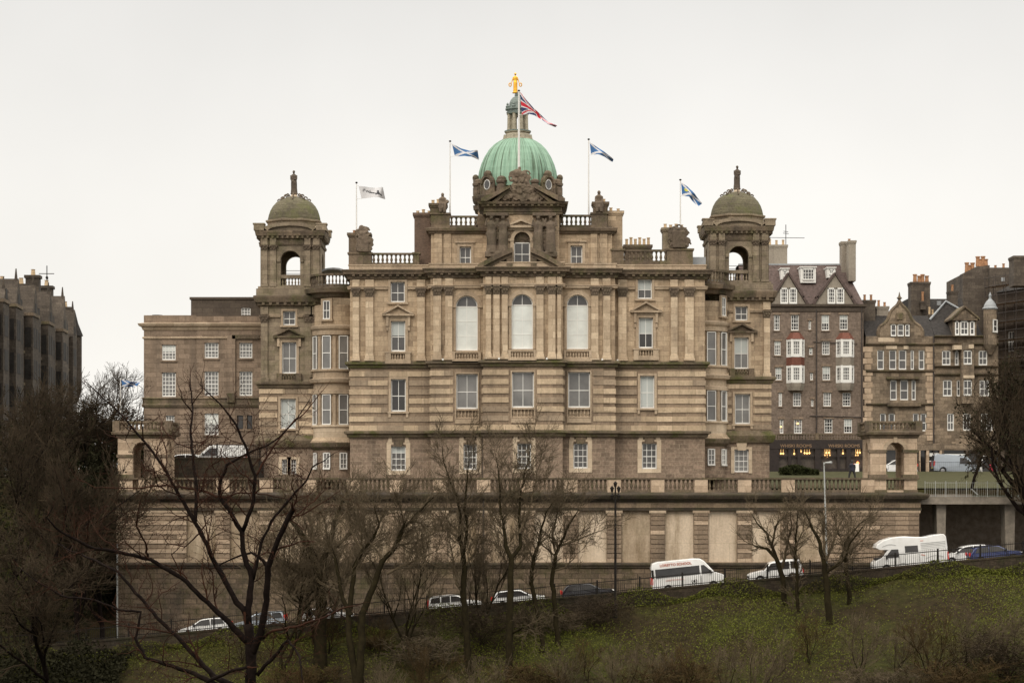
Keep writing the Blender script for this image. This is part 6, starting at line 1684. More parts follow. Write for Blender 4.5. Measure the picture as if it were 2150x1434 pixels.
# ================================================================ VEHICLES (length along x, front at +x)
M_FY2 = plain('yellow_plate', (.6, .45, .05), .5)
def wheel(parent, x, y, r, wd=.2):
    q = MB(); q.lathe([(r * .62, -wd / 2), (r * .92, -wd / 2), (r, -wd / 2 + .03), (r, wd / 2 - .03), (r * .92, wd / 2), (r * .62, wd / 2)], 0, 0, 20)
    q.v = [(x + a, y + c, r + b) for a, b, c in q.v]; w_ = q.build('wheel', M_TYRE, parent)
    q = MB(); s = -1 if y < 0 else 1
    q.lathe([(.02, -.03), (r * .63, -.03), (r * .63, .03), (r * .2, .05), (.02, .05)], 0, 0, 16)
    for k in range(5): q.box(-.035, .035, r * .1, r * .6, .0, .06) if k == 0 else None
    q.v = [(x + a, y + s * (wd / 2 - .03) + s * c, r + b) for a, b, c in q.v]; q.build('rim', M_RIM, w_)
def vehicle(name, label, cat, px, pyb, Y, face, top, hw, belt, tumble, wheels, wr, clear, paint, sides, screens, lights, group=None, low=None, extra=None, slope=.093, zbase=None):
    """top: roofline outline from rear to front as (x,z); sides: window polygons; screens: ((x0,z0),(x1,z1))"""
    x = X(px, Y); z = zr(x) + .02 if zbase is None else zbase
    t = thing(name, label, cat, (x, Y, z), group, local=True)
    t.rotation_euler = (0, -math.atan(slope) if face > 0 else math.atan(slope), 0 if face > 0 else PI)
    xr0, xf0 = top[0][0], top[-1][0]
    bot = []
    for wx in sorted(wheels, reverse=True):
        R_ = wr * 1.16
        bot += [(wx + R_, clear)] + [(wx + R_ * math.cos(PI * k / 10), wr + R_ * math.sin(PI * k / 10)) for k in range(1, 10)] + [(wx - R_, clear)]
    bot = [(xf0 - .02, clear)] + bot + [(xr0 + .02, clear)]
    poly = top + bot
    cx = (xr0 + xf0) / 2; cz = sum(p[1] for p in poly) / len(poly)
    def wid(zz): return hw - max(0, zz - belt) * tumble - max(0, .5 - zz) * .06
    n = len(poly)
    vs_, fs = [], []
    for k, (ins, f) in enumerate(((.06, 1), (0, .93), (0, -.93), (.06, -1))):
        for a, b in poly:
            L = max(.3, math.hypot(a - cx, b - cz))
            vs_.append((a - (a - cx) / L * ins, wid(b) * f * -1, b - (b - cz) / L * ins))
    for k in range(3):
        for i in range(n): fs.append((k * n + i, k * n + (i + 1) % n, (k + 1) * n + (i + 1) % n, (k + 1) * n + i))
    fs += [tuple(range(n - 1, -1, -1)), tuple(3 * n + i for i in range(n))]
    q = MB(); q.add(vs_, fs); body = q.build('body', paint, t)
    q = MB(); q.box(xr0 + .25, xf0 - .25, -hw + .3, hw - .3, clear - .08, belt - .1); q.build('underbody', M_TRIMB, t)
    for wx in wheels:
        for s in (-1, 1): wheel(t, wx, s * (hw - .13), wr)
    for pg in sides:
        for s in (-1, 1):
            q = MB(); m = len(pg)
            vv = [(a, s * (wid(b) + .012), b) for a, b in pg] + [(a, s * (wid(b) - .05), b) for a, b in pg]
            q.add(vv, [tuple(range(m)), tuple(range(2 * m - 1, m - 1, -1))] + [(i, m + i, m + (i + 1) % m, (i + 1) % m) for i in range(m)])
            q.build('side_window', M_GLASSD, t)
    for (xa, za), (xb, zb2) in screens:
        nx, nz = (zb2 - za), -(xb - xa); L = math.hypot(nx, nz); nx, nz = nx / L * .015, nz / L * .015
        if nz < 0 and abs(nz) > 1e-4 or (abs(nz) <= 1e-4 and nx * (xa - cx) < 0): nx, nz = -nx, -nz
        q = MB(); wa, wb = wid(za) - .12, wid(zb2) - .14
        q.add([(xa + nx, -wa, za + nz), (xa + nx, wa, za + nz), (xb + nx, wb, zb2 + nz), (xb + nx, -wb, zb2 + nz), (xa - nx * 3, -wa, za - nz * 3), (xa - nx * 3, wa, za - nz * 3), (xb - nx * 3, wb, zb2 - nz * 3), (xb - nx * 3, -wb, zb2 - nz * 3)], [(0, 1, 2, 3), (7, 6, 5, 4), (0, 4, 5, 1), (1, 5, 6, 2), (2, 6, 7, 3), (3, 7, 4, 0)])
        q.build('windscreen', M_GLASSD, t)
    (hxx, hzz, hh), (txx, tzz, th_) = lights
    q = MB()
    for pg in sides:
        for xs_ in {min(p[0] for p in pg) - .04, max(p[0] for p in pg) + .04}:
            if min(abs(xs_ - wx) for wx in wheels) < wr * 1.1: continue
            for s in (-1, 1): q.tube([(xs_, s * (wid(belt) + .002), belt - .02), (xs_, s * (wid(.6) + .004), .62), (xs_, s * (wid(.4) + .002), clear + .16)], .011, 4)
    if q.v: q.build('door_seam', M_TRIMB, t)['kind'] = 'stuff'
    q = MB(); q.box(xf0 + .02, xf0 + .055, -.26, .26, clear + .2, clear + .31); q.build('number_plate', M_WHITE, t)
    q = MB(); q.box(xr0 - .055, xr0 - .02, -.26, .26, clear + .26, clear + .37); q.build('number_plate', M_FY2, t)
    for s in (-1, 1):
        q = MB(); q.ell((hxx, s * (hw - .22), hzz), (.12, .2, hh), 10, 6); q.build('headlight', M_LENS, t)
        q = MB(); q.box(txx - .04, txx + .1, s * (hw - .12) - .1, s * (hw - .12) + .1, tzz - th_, tzz + th_); q.build('tail_light', M_TAIL, t)
    q = MB(); q.box(xf0 - .12, xf0 + .04, -hw + .12, hw - .12, clear - .02, clear + .2); q.build('bumper', low or M_TRIMB, t)
    q = MB(); q.box(xr0 - .04, xr0 + .1, -hw + .12, hw - .12, clear + .0, clear + .22); q.build('bumper', low or M_TRIMB, t)
    return t, wid
def mirrors(t, x, z, hw):
    for s in (-1, 1):
        q = MB(); q.box(x - .06, x + .06, s * (hw + .14) - .1, s * (hw + .14) + .1, z - .1, z + .15); q.build('mirror', M_TRIMB, t)

# white school minibus
mbs, wid = vehicle('minibus', 'long white school minibus with red lettering along its roof', 'minibus', 1447, 0, -13.0, 1,
    [(-2.95, .55), (-2.97, 1.2), (-2.92, 2.1), (-2.8, 2.48), (-2.4, 2.6), (.6, 2.62), (1.05, 2.56), (1.35, 2.35), (2.02, 1.5), (2.2, 1.38), (2.75, 1.16), (2.95, .85), (2.96, .5)], 1.0, 1.25, .12, (-1.75, 1.95), .34, .3, M_VANW,
    [[(-2.62, 1.32), (-2.62, 2.02), (.92, 2.05), (.92, 1.35)], [(1.05, 1.35), (1.05, 2.05), (1.3, 2.05), (1.95, 1.42), (1.9, 1.35)]], [((1.37, 2.3), (2.03, 1.5)), ((-2.955, 1.35), (-2.92, 2.05))], ((2.82, .95, .16), (-2.95, 1.1, .3)), extra=1)
mirrors(mbs, 1.75, 1.45, 1.0)
yy = -(wid(2.3) + .02)
text_mesh('LORETTO SCHOOL', .29, 'roof_lettering', M_REDL, mbs, (-.95, yy - .002, 2.2), (PI / 2 + .12, 0, 0), bold=.012)
text_mesh('LORETTO SCHOOL', .17, 'side_lettering', M_REDL, mbs, (-1.1, -(wid(1.05) + .015), 1.02), (PI / 2, 0, 0))
q = MB()
for k in range(20):
    t0, t1 = 2 * PI * k / 20, 2 * PI * (k + 1) / 20
    if 0.9 < t0 < 2.2: continue
    q.prism([(.42 + r0 * math.cos(t), .82 + r0 * math.sin(t)) for r0, t in ((.16, t0), (.23, t0), (.23, t1), (.16, t1))], -1.02, -.98)
q.prism([(.42, .68), (.52, .82), (.42, 1.0), (.32, .82)], -1.02, -.98); q.build('crest', M_TRIMB, mbs)
q = MB(); q.box(-2.93, -2.75, -.99, -.9, 1.32, 2.0); q.build('side_window', M_GLASSD, mbs)
# white off-roader
suv, wid = vehicle('off_roader', 'white off-road car facing downhill between the school minibus and the motorhome', 'car', 1629, 0, -13.0, -1,
    [(-2.15, .6), (-2.16, 1.05), (-2.08, 1.2), (-1.98, 1.7), (-1.85, 1.8), (-1.0, 1.83), (.15, 1.77), (.42, 1.68), (.95, 1.14), (1.9, 1.02), (2.1, .92), (2.16, .6)], .92, 1.05, .16, (-1.35, 1.35), .37, .34, M_VANW,
    [[(-1.9, 1.12), (-1.82, 1.66), (-1.2, 1.7), (-1.2, 1.12)], [(-1.1, 1.12), (-1.1, 1.7), (-.25, 1.68), (-.25, 1.12)], [(-.17, 1.12), (-.17, 1.68), (.33, 1.64), (.78, 1.12)]], [((.44, 1.64), (.94, 1.16)), ((-2.09, 1.15), (-1.99, 1.68))], ((2.08, .82, .11), (-2.15, .95, .22)))
mirrors(suv, .6, 1.15, .92)
q = MB(); q.box(-2.32, -2.15, -.35, .35, .65, 1.3); q.build('spare_wheel', M_TYRE, suv)
q = MB(); q.box(2.1, 2.19, -.45, .45, .62, .8); q.build('grille', M_TRIMB, suv)
# motorhome
mh, wid = vehicle('motorhome', 'white coachbuilt motorhome with an overcab bulge, parked by the concrete columns', 'motorhome', 1911, 0, -13.0, -1,
    [(-2.95, .5), (-2.98, 1.5), (-2.95, 2.5), (-2.8, 2.72), (-2.0, 2.72), (-1.3, 2.62), (-.6, 2.68), (.3, 2.82), (1.35, 2.82), (2.1, 2.65), (2.6, 2.35), (2.7, 2.12), (2.45, 1.95), (1.75, 1.9), (2.3, 1.28), (2.75, 1.1), (2.97, .8), (2.98, .45)], 1.02, 1.4, .07, (-1.75, 2.05), .34, .3, M_VANW,
    [[(-.62, 1.5), (-.62, 2.02), (.42, 2.06), (.42, 1.54)], [(.95, 1.22), (.95, 1.85), (1.5, 1.88), (2.0, 1.32), (1.9, 1.22)]], [((1.8, 1.86), (2.3, 1.3))], ((2.86, .86, .14), (-2.97, 1.0, .3)))
mirrors(mh, 1.95, 1.25, 1.0)
q = MB()
for s in (-1, 1):
    for k in range(5): q.box(-2.85, -.85, s * (wid(1.7) + .0) - .012, s * (wid(1.7)) + .012, 1.62 + k * .13, 1.65 + k * .13)
q.build('louvre_stripes', M_SILV, mh)
q = MB()
for s in (-1, 1):
    q.prism([(-1.15, 1.2), (-.85, 1.3), (-.8, 1.25), (-1.1, 1.13)], s * 1.02 - .012, s * 1.02 + .012); q.box(-1.1, -.85, s * (wid(2.35)) - .014, s * wid(2.35) + .014, 2.32, 2.38)
q.build('red_decal', M_REDL, mh)
q = MB()
for s in (-1, 1):
    pts = [(.25 + .14 * k, .55 + .2 * math.sin(k * .5)) for k in range(8)]; q.tube([(a, s * 1.03, b) for a, b in pts], .03, 5)
    pts = [(-2.6 + .2 * k, .95 + .16 * math.sin(k * .45)) for k in range(8)]; q.tube([(a, s * 1.03, b) for a, b in pts], .025, 5)
    pts = [(1.1 + .16 * k, 2.18 + .12 * math.sin(k * .5)) for k in range(8)]; q.tube([(a, s * (wid(2.2) + .0), b) for a, b in pts], .03, 5)
q.build('swoosh_decal', M_SILV, mh)
# saloon and hatch outlines
CAR = [(-2.1, .55), (-2.12, .85), (-2.0, .98), (-1.75, 1.3), (-1.5, 1.42), (-.6, 1.47), (.1, 1.42), (.3, 1.36), (1.0, .95), (1.85, .8), (2.08, .68), (2.12, .5)]
CARS = [[(-1.68, .98), (-1.5, 1.34), (-.62, 1.4), (-.62, .96)], [(-.54, .96), (-.54, 1.4), (.08, 1.36), (.28, 1.3), (.82, .96)]]
CARW = [((.32, 1.33), (.98, .97)), ((-1.98, 1.0), (-1.75, 1.29))]
EST = [(-2.2, .55), (-2.24, .85), (-2.18, .98), (-2.0, 1.42), (-1.8, 1.5), (-.6, 1.53), (.1, 1.47), (.3, 1.4), (1.0, .98), (1.9, .84), (2.16, .7), (2.2, .5)]
ESTS = [[(-2.0, 1.0), (-1.88, 1.4), (-1.2, 1.44), (-1.2, 1.0)], [(-1.1, 1.0), (-1.1, 1.44), (-.42, 1.45), (-.42, .98)], [(-.34, .98), (-.34, 1.45), (.08, 1.4), (.28, 1.34), (.82, .98)]]
ESTW = [((.32, 1.37), (.98, 1.0)), ((-2.17, 1.0), (-2.01, 1.4))]
G = 'cars parked along the sloping road'
def car(label, px, Y, face, paint, est=False, **k):
    t, w_ = vehicle('parked_car', label, 'car', px, 0, Y, face, EST if est else CAR, .88, .95, .2, (-1.35, 1.32), .31, .22, paint, ESTS if est else CARS, ESTW if est else CARW, ((2.02, .68, .09), (-2.15 if not est else -2.22, .9, .13 if not est else .3)), group=G, low=paint, **k)
    mirrors(t, .75, 1.0, .86); return t
car('white estate car with rear facing left, behind the railing at the middle of the slope', 959, -13.2, 1, M_VANW, True)
car('white hatchback with red tail lamp, just uphill of the white estate car', 1090, -13.2, 1, M_VANW)
car('black car almost hidden behind the low wall, left of the black lamp post', 1236, -13.4, 1, M_BLACKP)
car('white car seen through the forked tree, second lowest on the hill', 688, -13.2, 1, M_VANW)
car('white car lowest on the hill, behind the big foreground tree', 432, -13.2, -1, M_VANW)
car('silver car in the dark behind the trunk of the big foreground tree', 545, -13.2, -1, M_VANS, True)
car('white car parked under the concrete deck behind the blue one', 2028, -8.6, -1, M_VANW)
car('dark blue car with lit red tail lamp at the right edge, under the deck', 2090, -13.2, 1, M_BLUE)
# vans on the upper roads
VAN = [(-2.5, .55), (-2.52, 1.2), (-2.48, 1.85), (-2.3, 2.0), (.4, 2.02), (.8, 1.94), (1.55, 1.2), (2.25, .98), (2.48, .75), (2.5, .5)]
VANS_ = [[(.1, 1.12), (.1, 1.75), (.72, 1.75), (1.3, 1.2), (1.25, 1.12)]]
VANWS = [((.84, 1.88), (1.54, 1.22)), ((-2.51, 1.25), (-2.48, 1.8))]
v, w_ = vehicle('panel_van', 'white panel van behind the railing of the raised road, in front of the office block', 'van', 460, 0, 5.2, -1, VAN, .95, 1.15, .12, (-1.6, 1.6), .33, .26, M_VANW, VANS_, VANWS, ((2.36, .8, .12), (-2.5, 1.0, .25)), slope=.0, zbase=zU - .62)
mirrors(v, 1.3, 1.2, .95)
v, w_ = vehicle('panel_van', 'silver panel van on the upper road in front of the shops at right', 'van', 2008, 0, 39.5, 1, VAN, .95, 1.15, .12, (-1.6, 1.6), .33, .26, M_VANS, VANS_, VANWS, ((2.36, .8, .12), (-2.5, 1.0, .25)), slope=-.06, zbase=23.1)
mirrors(v, 1.3, 1.2, .95)
t, w_ = vehicle('parked_car', 'white car glimpsed through the arch of the right garden pavilion', 'car', 1880, 0, 40, -1, CAR, .88, .95, .2, (-1.35, 1.32), .31, .22, M_VANW, CARS, CARW, ((2.02, .68, .09), (-2.15, .9, .13)), slope=0, zbase=23.2, low=M_VANW)
t, w_ = vehicle('parked_car', 'white car half hidden between the left garden pavilion and the white van', 'car', 378, 0, 4.6, -1, CAR, .88, .95, .2, (-1.35, 1.32), .31, .22, M_VANW, CARS, CARW, ((2.02, .68, .09), (-2.15, .9, .13)), slope=0, zbase=zU - .85, low=M_VANW)

# a few people and small things on the upper level
def person(label, px, pyb, Y, h, coat, trous, skin=None, stride=.12):
    x, z = X(px, Y), Z(pyb, Y)
    t = thing('person', label, 'person', (x, Y, z))
    u = h / 7.5; q = MB()
    for s in (-1, 1):
        q.tube([(x + s * .42 * u, Y, z + 3.9 * u), (x + s * .5 * u + stride * s, Y, z + 2.0 * u), (x + s * .5 * u + stride * s * 1.6, Y, z + .2 * u)], [.6 * u, .45 * u, .3 * u], 8)
        q.ell((x + s * .5 * u + stride * s * 1.6 - .2 * u, Y - .2 * u, z + .22 * u), (.5 * u, .35 * u, .22 * u), 8, 5)
        q.tube([(x + s * .95 * u, Y, z + 6.0 * u), (x + s * 1.2 * u, Y, z + 4.7 * u), (x + s * 1.1 * u, Y - .3 * u, z + 3.6 * u)], [.36 * u, .3 * u, .2 * u], 8); q.ell((x + s * 1.1 * u, Y - .35 * u, z + 3.4 * u), (.18 * u, .2 * u, .3 * u), 8, 5)
    q.tube([(x, Y, z + 3.6 * u), (x, Y, z + 4.6 * u), (x, Y, z + 5.8 * u), (x, Y, z + 6.3 * u), (x, Y, z + 6.6 * u)], [.85 * u, .8 * u, 1.0 * u, .5 * u, .26 * u], 12)
    q.ell((x, Y, z + 7.0 * u), (.42 * u, .48 * u, .54 * u), 10, 8)
    o = q.build('body', trous, t); remesh(o, .03)
    q = MB(); q.tube([(x, Y, z + 3.3 * u), (x, Y, z + 4.6 * u), (x, Y, z + 5.8 * u), (x, Y, z + 6.35 * u)], [1.0 * u, .92 * u, 1.1 * u, .45 * u], 12); q.build('coat', coat, t)
    q = MB(); q.ell((x, Y + .08 * u, z + 7.15 * u), (.47 * u, .5 * u, .48 * u), 10, 6); q.build('hair', M_TRIMB, t)
person('person in a dark coat standing on the lawn beside the right garden pavilion', 1789, 1006, 12, 1.7, plain('dark_cloth', (.03, .03, .05), .9), plain('dark_trousers', (.035, .033, .035), .9))
person('person in a red jacket on the upper road before the shops at the far right', 2081, 1004, 39, 1.7, plain('red_cloth', (.45, .03, .06), .9), MATS['dark_trousers'])
bx = thing('bollard', 'short white bollard on the kerb before the shops at the right', 'bollard', (X(2060, 38), 38, 23.25))
q = MB(); q.lathe([(.12, 23.2), (.12, 24.2), (.17, 24.22), (.17, 24.6), (.1, 24.7)], X(2060, 38), 38, 10); q.build('post', M_WHITE, bx)
sbn = thing('menu_board', 'white A-shaped menu board before the restaurant windows', 'sign board', (X(1799, 42), 42, 23.3))
q = MB(); q.prismx([(41.7, 23.3), (41.78, 23.3), (42.02, 24.3), (41.98, 24.3)], X(1794, 42), X(1803, 42)); q.prismx([(42.3, 23.3), (42.22, 23.3), (41.98, 24.3), (42.02, 24.3)], X(1794, 42), X(1803, 42)); q.build('panel', M_WHITE, sbn)

# ================================================================ VEGETATION
def leaf_cloud(q, pts, s, rr, flat=.0):
    for p in pts:
        k = s * rr.uniform(.6, 1.5)
        a, b = Vector((rr.gauss(0, 1), rr.gauss(0, 1), rr.gauss(0, 1))).normalized(), None
        b = a.orthogonal().normalized(); 
        th = rr.uniform(0, 6.28); b = (Matrix.Rotation(th, 3, a) @ b); c = a.cross(b)
        p = Vector(p)
        q.add([tuple(p - b * k), tuple(p + c * k * .6), tuple(p + b * k), tuple(p - c * k * .6)], [(0, 1, 2, 3)])
def grow(seed, kids=(6, 6, 5, 4), r0=.2, h=8., fork=.28, ang=(.5, .9), up=.12, wob=.18, spread=1., lean=(0, 0), stems=1, thin=.012, ratio=.62):
    """returns tubes [(pts, radii, level)] for a bare tree standing at the origin"""
    rr = random.Random(seed); out = []
    def branch(p, d, L, r, lv):
        n = 6 if lv == 0 else (5 if lv < 3 else 3)
        pts, rad = [p.copy()], [r]
        dd = d.copy(); cur = p.copy()
        for i in range(n):
            dd = (dd + Vector((rr.gauss(0, wob), rr.gauss(0, wob), rr.gauss(0, wob * .7) + up * (.6 if lv == 0 else 1)))).normalized()
            cur = cur + dd * (L / n); pts.append(cur.copy()); rad.append(max(thin * .8, r * (1 - .62 * (i + 1) / n)))
        out.append((pts, rad, lv))
        if lv >= len(kids): return
        k = kids[lv]
        for j in range(k):
            t = fork + (1 - fork) * (j + rr.random()) / k if lv == 0 else .2 + .8 * (j + rr.random()) / k
            i = min(n - 1, int(t * n)); f = t * n - i
            q_ = pts[i].lerp(pts[i + 1], min(1, f)); dr = (pts[i + 1] - pts[i]).normalized()
            ax = dr.orthogonal().normalized(); ax = Matrix.Rotation(rr.uniform(0, 2 * PI), 3, dr) @ ax
            nd = Matrix.Rotation(rr.uniform(*ang), 3, ax) @ dr
            if spread != 1: nd = Vector((nd.x * spread, nd.y * spread, nd.z)).normalized()
            rl = rad[i] * rr.uniform(.5, .75)
            branch(q_, nd, L * rr.uniform(ratio * .75, ratio * 1.15) * (1.15 - .35 * t), max(thin, rl), lv + 1)
    for s in range(stems):
        a = 2 * PI * s / stems + rr.random()
        d0 = Vector((lean[0] + (.25 * math.cos(a) if stems > 1 else 0), lean[1] + (.25 * math.sin(a) if stems > 1 else 0), 1)).normalized()
        branch(Vector((0, 0, 0)), d0, h, r0, 0)
    return out
TREE_T = 0
def bare_tree(label, px, Y, pyt, width_px, seed, group, bark=None, twig=None, base=None, trunk_lv=1, ivy=0, name='bare_tree', **k):
    x = X(px, Y); z0 = ground(x, Y) - .15 if base is None else base
    tubes = grow(seed, **k)
    zs_ = sorted(p.z for pts, _, _ in tubes for p in pts); H = zs_[-1]
    xs_ = sorted(p.x for pts, _, _ in tubes for p in pts); W_ = (xs_[int(len(xs_) * .985)] - xs_[int(len(xs_) * .015)])
    sz = (Z(pyt, Y) - z0) / H; sx = (width_px * (CAMD + Y) / FPX) / W_
    t = thing(name, label, 'tree', (x, Y, z0), group)
    A, B = MB(), MB()
    for pts, rad, lv in tubes:
        pp = [(x + p.x * sx, Y + p.y * sx, z0 + p.z * sz) for p in pts]
        if lv <= trunk_lv: A.tube(pp, rad, 8 if lv == 0 else 6, cap=False)
        else: B.tube(pp, rad, 4 if lv == 2 else 3, cap=False)
    A.build('trunk', bark or M_BARKG, t, smooth=True); B.build('crown', twig or M_TWIG, t)
    if ivy:
        rr = random.Random(seed + 5); q = MB(); P = []
        segs = [(pts[i], pts[i + 1]) for pts, rad, lv in tubes if lv >= 1 for i in range(len(pts) - 1)]
        for _ in range(ivy):
            a, b = rr.choice(segs); p = a.lerp(b, rr.random()); P.append((x + p.x * sx + rr.gauss(0, .12), Y + p.y * sx + rr.gauss(0, .12), z0 + p.z * sz + rr.gauss(0, .12)))
        leaf_cloud(q, P, .11, rr); q.build('ivy', M_IVY, t)
    return t
SL = 'bare trees on the slope below the road'
def traced_tree(label, limbs, Y, seed, group, ox, oy, k=.3306, dens=1., tl=(1.1, 2.4), bark=None, tw=None):
    """main limbs set out by hand, then branches and twigs grown from them"""
    rr = random.Random(seed); A, B = MB(), MB(); s = (CAMD + Y) / FPX
    x0, y0, _ = limbs[0][0]; bx = X(ox + k * x0, Y); bz = ground(bx, Y) - .3
    t = thing('bare_tree', label, 'tree', (bx, Y, bz), group)
    def tw_(p, d, L, r, lv):
        n = 5 if lv else 4; pts, rad = [p.copy()], [r]; cur = p.copy(); dd = d.copy()
        for i in range(n):
            dd = (dd + Vector((rr.gauss(0, .2), rr.gauss(0, .2), rr.gauss(.07, .16)))).normalized(); cur = cur + dd * (L / n); pts.append(cur.copy()); rad.append(max(.011, r * (1 - .7 * (i + 1) / n)))
        B.tube([tuple(q_) for q_ in pts], rad, 4 if lv > 1 else 3, cap=False)
        if lv:
            m = int((7 if lv > 1 else 5) * dens + .5)
            for j in range(m):
                f = .15 + .85 * (j + rr.random()) / m; i = min(n - 1, int(f * n)); q_ = pts[i].lerp(pts[i + 1], f * n - i); dr = (pts[i + 1] - pts[i]).normalized()
                ax = Matrix.Rotation(rr.uniform(0, 6.28), 3, dr) @ dr.orthogonal().normalized()
                tw_(q_, Matrix.Rotation(rr.uniform(.4, .85), 3, ax) @ dr, L * rr.uniform(.4, .7), max(.013, rad[i] * .62), lv - 1)
    for li, L in enumerate(limbs):
        dep = 0 if li == 0 else rr.uniform(-2.2, 2.2); n = len(L) - 1; pts = []
        for i, (cx_, cy_, wd) in enumerate(L):
            yy = Y + dep * (i / n); px, py = ox + k * cx_, oy + k * cy_
            pts.append((Vector((X(px, yy), yy, Z(py, yy))), wd * k * .5 * s))
        if li == 0: pts.insert(0, (Vector((pts[0][0].x + rr.uniform(-.2, .2), Y, bz)), pts[0][1] * 1.25))
        out = []
        for a, b in zip(pts, pts[1:]):
            m = max(1, int((b[0] - a[0]).length / .45))
            for i in range(m):
                f = i / m; out.append((a[0].lerp(b[0], f) + (Vector((rr.gauss(0, .035), rr.gauss(0, .035), 0)) if i else Vector((0, 0, 0))), a[1] + (b[1] - a[1]) * f))
        out.append(pts[-1])
        (A if L[0][2] > 20 else B).tube([tuple(p) for p, r in out], [max(.012, r) for p, r in out], 7, cap=False)
        for i in range(1, len(out)):
            p, r = out[i]
            if r > .17: continue
            for _ in range(2 if rr.random() < .9 * dens else 1):
                dr = (out[i][0] - out[i - 1][0]).normalized(); ax = Matrix.Rotation(rr.uniform(0, 6.28), 3, dr) @ dr.orthogonal().normalized()
                tw_(p, Matrix.Rotation(rr.uniform(.45, 1.0), 3, ax) @ dr, rr.uniform(*tl), max(.016, min(.05, r * .5)), 2 if rr.random() < .75 else 1)
        tw_(out[-1][0], (out[-1][0] - out[-2][0]).normalized(), tl[1], max(.014, out[-1][1]), 2)
    A.build('trunk', bark or M_BARKG, t, smooth=True); B.build('crown', tw or M_TWIG, t)
    return t
traced_tree('wide bare tree with two dark stems from one base, on the slope left of centre', [
    [(165, 1500, 60), (172, 1300, 52), (180, 1000, 46), (250, 830, 40), (310, 660, 34), (400, 560, 26), (450, 440, 20), (560, 330, 13), (640, 250, 7)],
    [(150, 1440, 50), (110, 1200, 44), (95, 1080, 40), (110, 900, 34), (130, 700, 28), (185, 585, 22), (250, 520, 17), (290, 430, 13), (260, 310, 7)],
    [(110, 1000, 34), (60, 900, 28), (10, 640, 20), (-40, 520, 14), (-60, 380, 8)], [(310, 660, 22), (380, 590, 16), (420, 480, 12), (470, 380, 7)],
    [(180, 580, 16), (130, 500, 12), (90, 420, 9), (100, 300, 5)], [(340, 740, 18), (430, 690, 14), (560, 640, 10), (660, 590, 5)], [(320, 640, 14), (230, 540, 10), (170, 470, 6)], [(400, 560, 15), (520, 540, 10), (640, 480, 5)], [(450, 440, 12), (430, 330, 8), (400, 250, 5)]], -30, 11, SL, 700, 960)
traced_tree('gnarled bare tree behind the big foreground tree, left of the two-stemmed one', [
    [(1345, 1000, 52), (1350, 850, 48), (1335, 720, 42), (1300, 620, 30), (1250, 540, 20), (1200, 480, 12)],
    [(1335, 720, 30), (1380, 620, 24), (1400, 520, 17), (1440, 420, 10)], [(1345, 760, 26), (1260, 720, 20), (1180, 680, 14), (1130, 640, 8)], [(1380, 640, 18), (1470, 560, 13), (1500, 470, 8)], [(1310, 640, 18), (1310, 520, 13), (1280, 430, 8)], [(1340, 800, 20), (1240, 790, 14), (1170, 760, 8)]], -23, 12, SL, 0, 840, .5, dens=1.0)
traced_tree('narrow upright bare tree right of the two-stemmed one', [
    [(860, 1400, 48), (850, 1150, 44), (825, 900, 40), (835, 700, 36), (822, 600, 30), (800, 520, 24), (810, 400, 20), (790, 260, 15), (740, 150, 11), (700, 30, 8), (690, -80, 4)],
    [(830, 600, 22), (850, 450, 18), (830, 330, 15), (850, 150, 10), (860, 0, 7), (850, -110, 4)], [(810, 520, 16), (750, 480, 12), (700, 400, 9), (720, 300, 5)], [(825, 860, 18), (780, 800, 15), (760, 640, 10), (740, 540, 5)], [(830, 700, 16), (900, 600, 11), (920, 480, 6)], [(800, 330, 12), (860, 260, 8), (900, 150, 4)]], -27, 23, SL, 700, 960, dens=.9, tl=(.9, 1.9))
traced_tree('tall bare tree before the middle of the terrace wall, forking above the road', [
    [(1112, 1480, 52), (1120, 1100, 46), (1125, 800, 42), (1130, 640, 36), (1095, 560, 26), (1080, 440, 20), (1060, 320, 15), (1050, 100, 9), (1030, -20, 4)],
    [(1130, 640, 28), (1190, 560, 24), (1180, 400, 18), (1190, 200, 12), (1230, 50, 8), (1260, -80, 4)], [(1120, 620, 15), (1050, 560, 10), (1020, 430, 6)], [(1180, 480, 16), (1240, 350, 12), (1290, 120, 8), (1330, 0, 4)], [(1140, 1110, 22), (1200, 1080, 16), (1240, 1090, 8)], [(1080, 440, 12), (1120, 300, 9), (1140, 120, 5)]], -29, 34, SL, 700, 960, dens=.95, tl=(.9, 2.0))
traced_tree('bare tree leaning right beside the tall middle one', [
    [(1330, 1180, 32), (1300, 1000, 30), (1255, 800, 28), (1270, 640, 24), (1300, 560, 19), (1320, 450, 15), (1350, 350, 10), (1400, 280, 5)], [(1270, 640, 15), (1230, 570, 11), (1210, 470, 6)], [(1300, 560, 12), (1370, 500, 8), (1400, 420, 4)]], -25, 45, SL, 700, 960, dens=.9, tl=(.8, 1.7))
traced_tree('bare tree with wide arms reaching right over a pale wall panel', [
    [(1420, 1100, 34), (1400, 900, 32), (1390, 750, 28), (1410, 620, 24), (1440, 550, 19), (1500, 420, 13), (1560, 330, 6)], [(1410, 600, 18), (1390, 480, 14), (1420, 350, 9), (1480, 260, 5)], [(1440, 560, 16), (1560, 520, 11), (1680, 470, 5)], [(1400, 720, 14), (1470, 700, 11), (1530, 640, 6)], [(1400, 620, 13), (1330, 560, 9), (1290, 500, 5)]], -24, 46, SL, 700, 960, dens=.95, tl=(.9, 2.0))
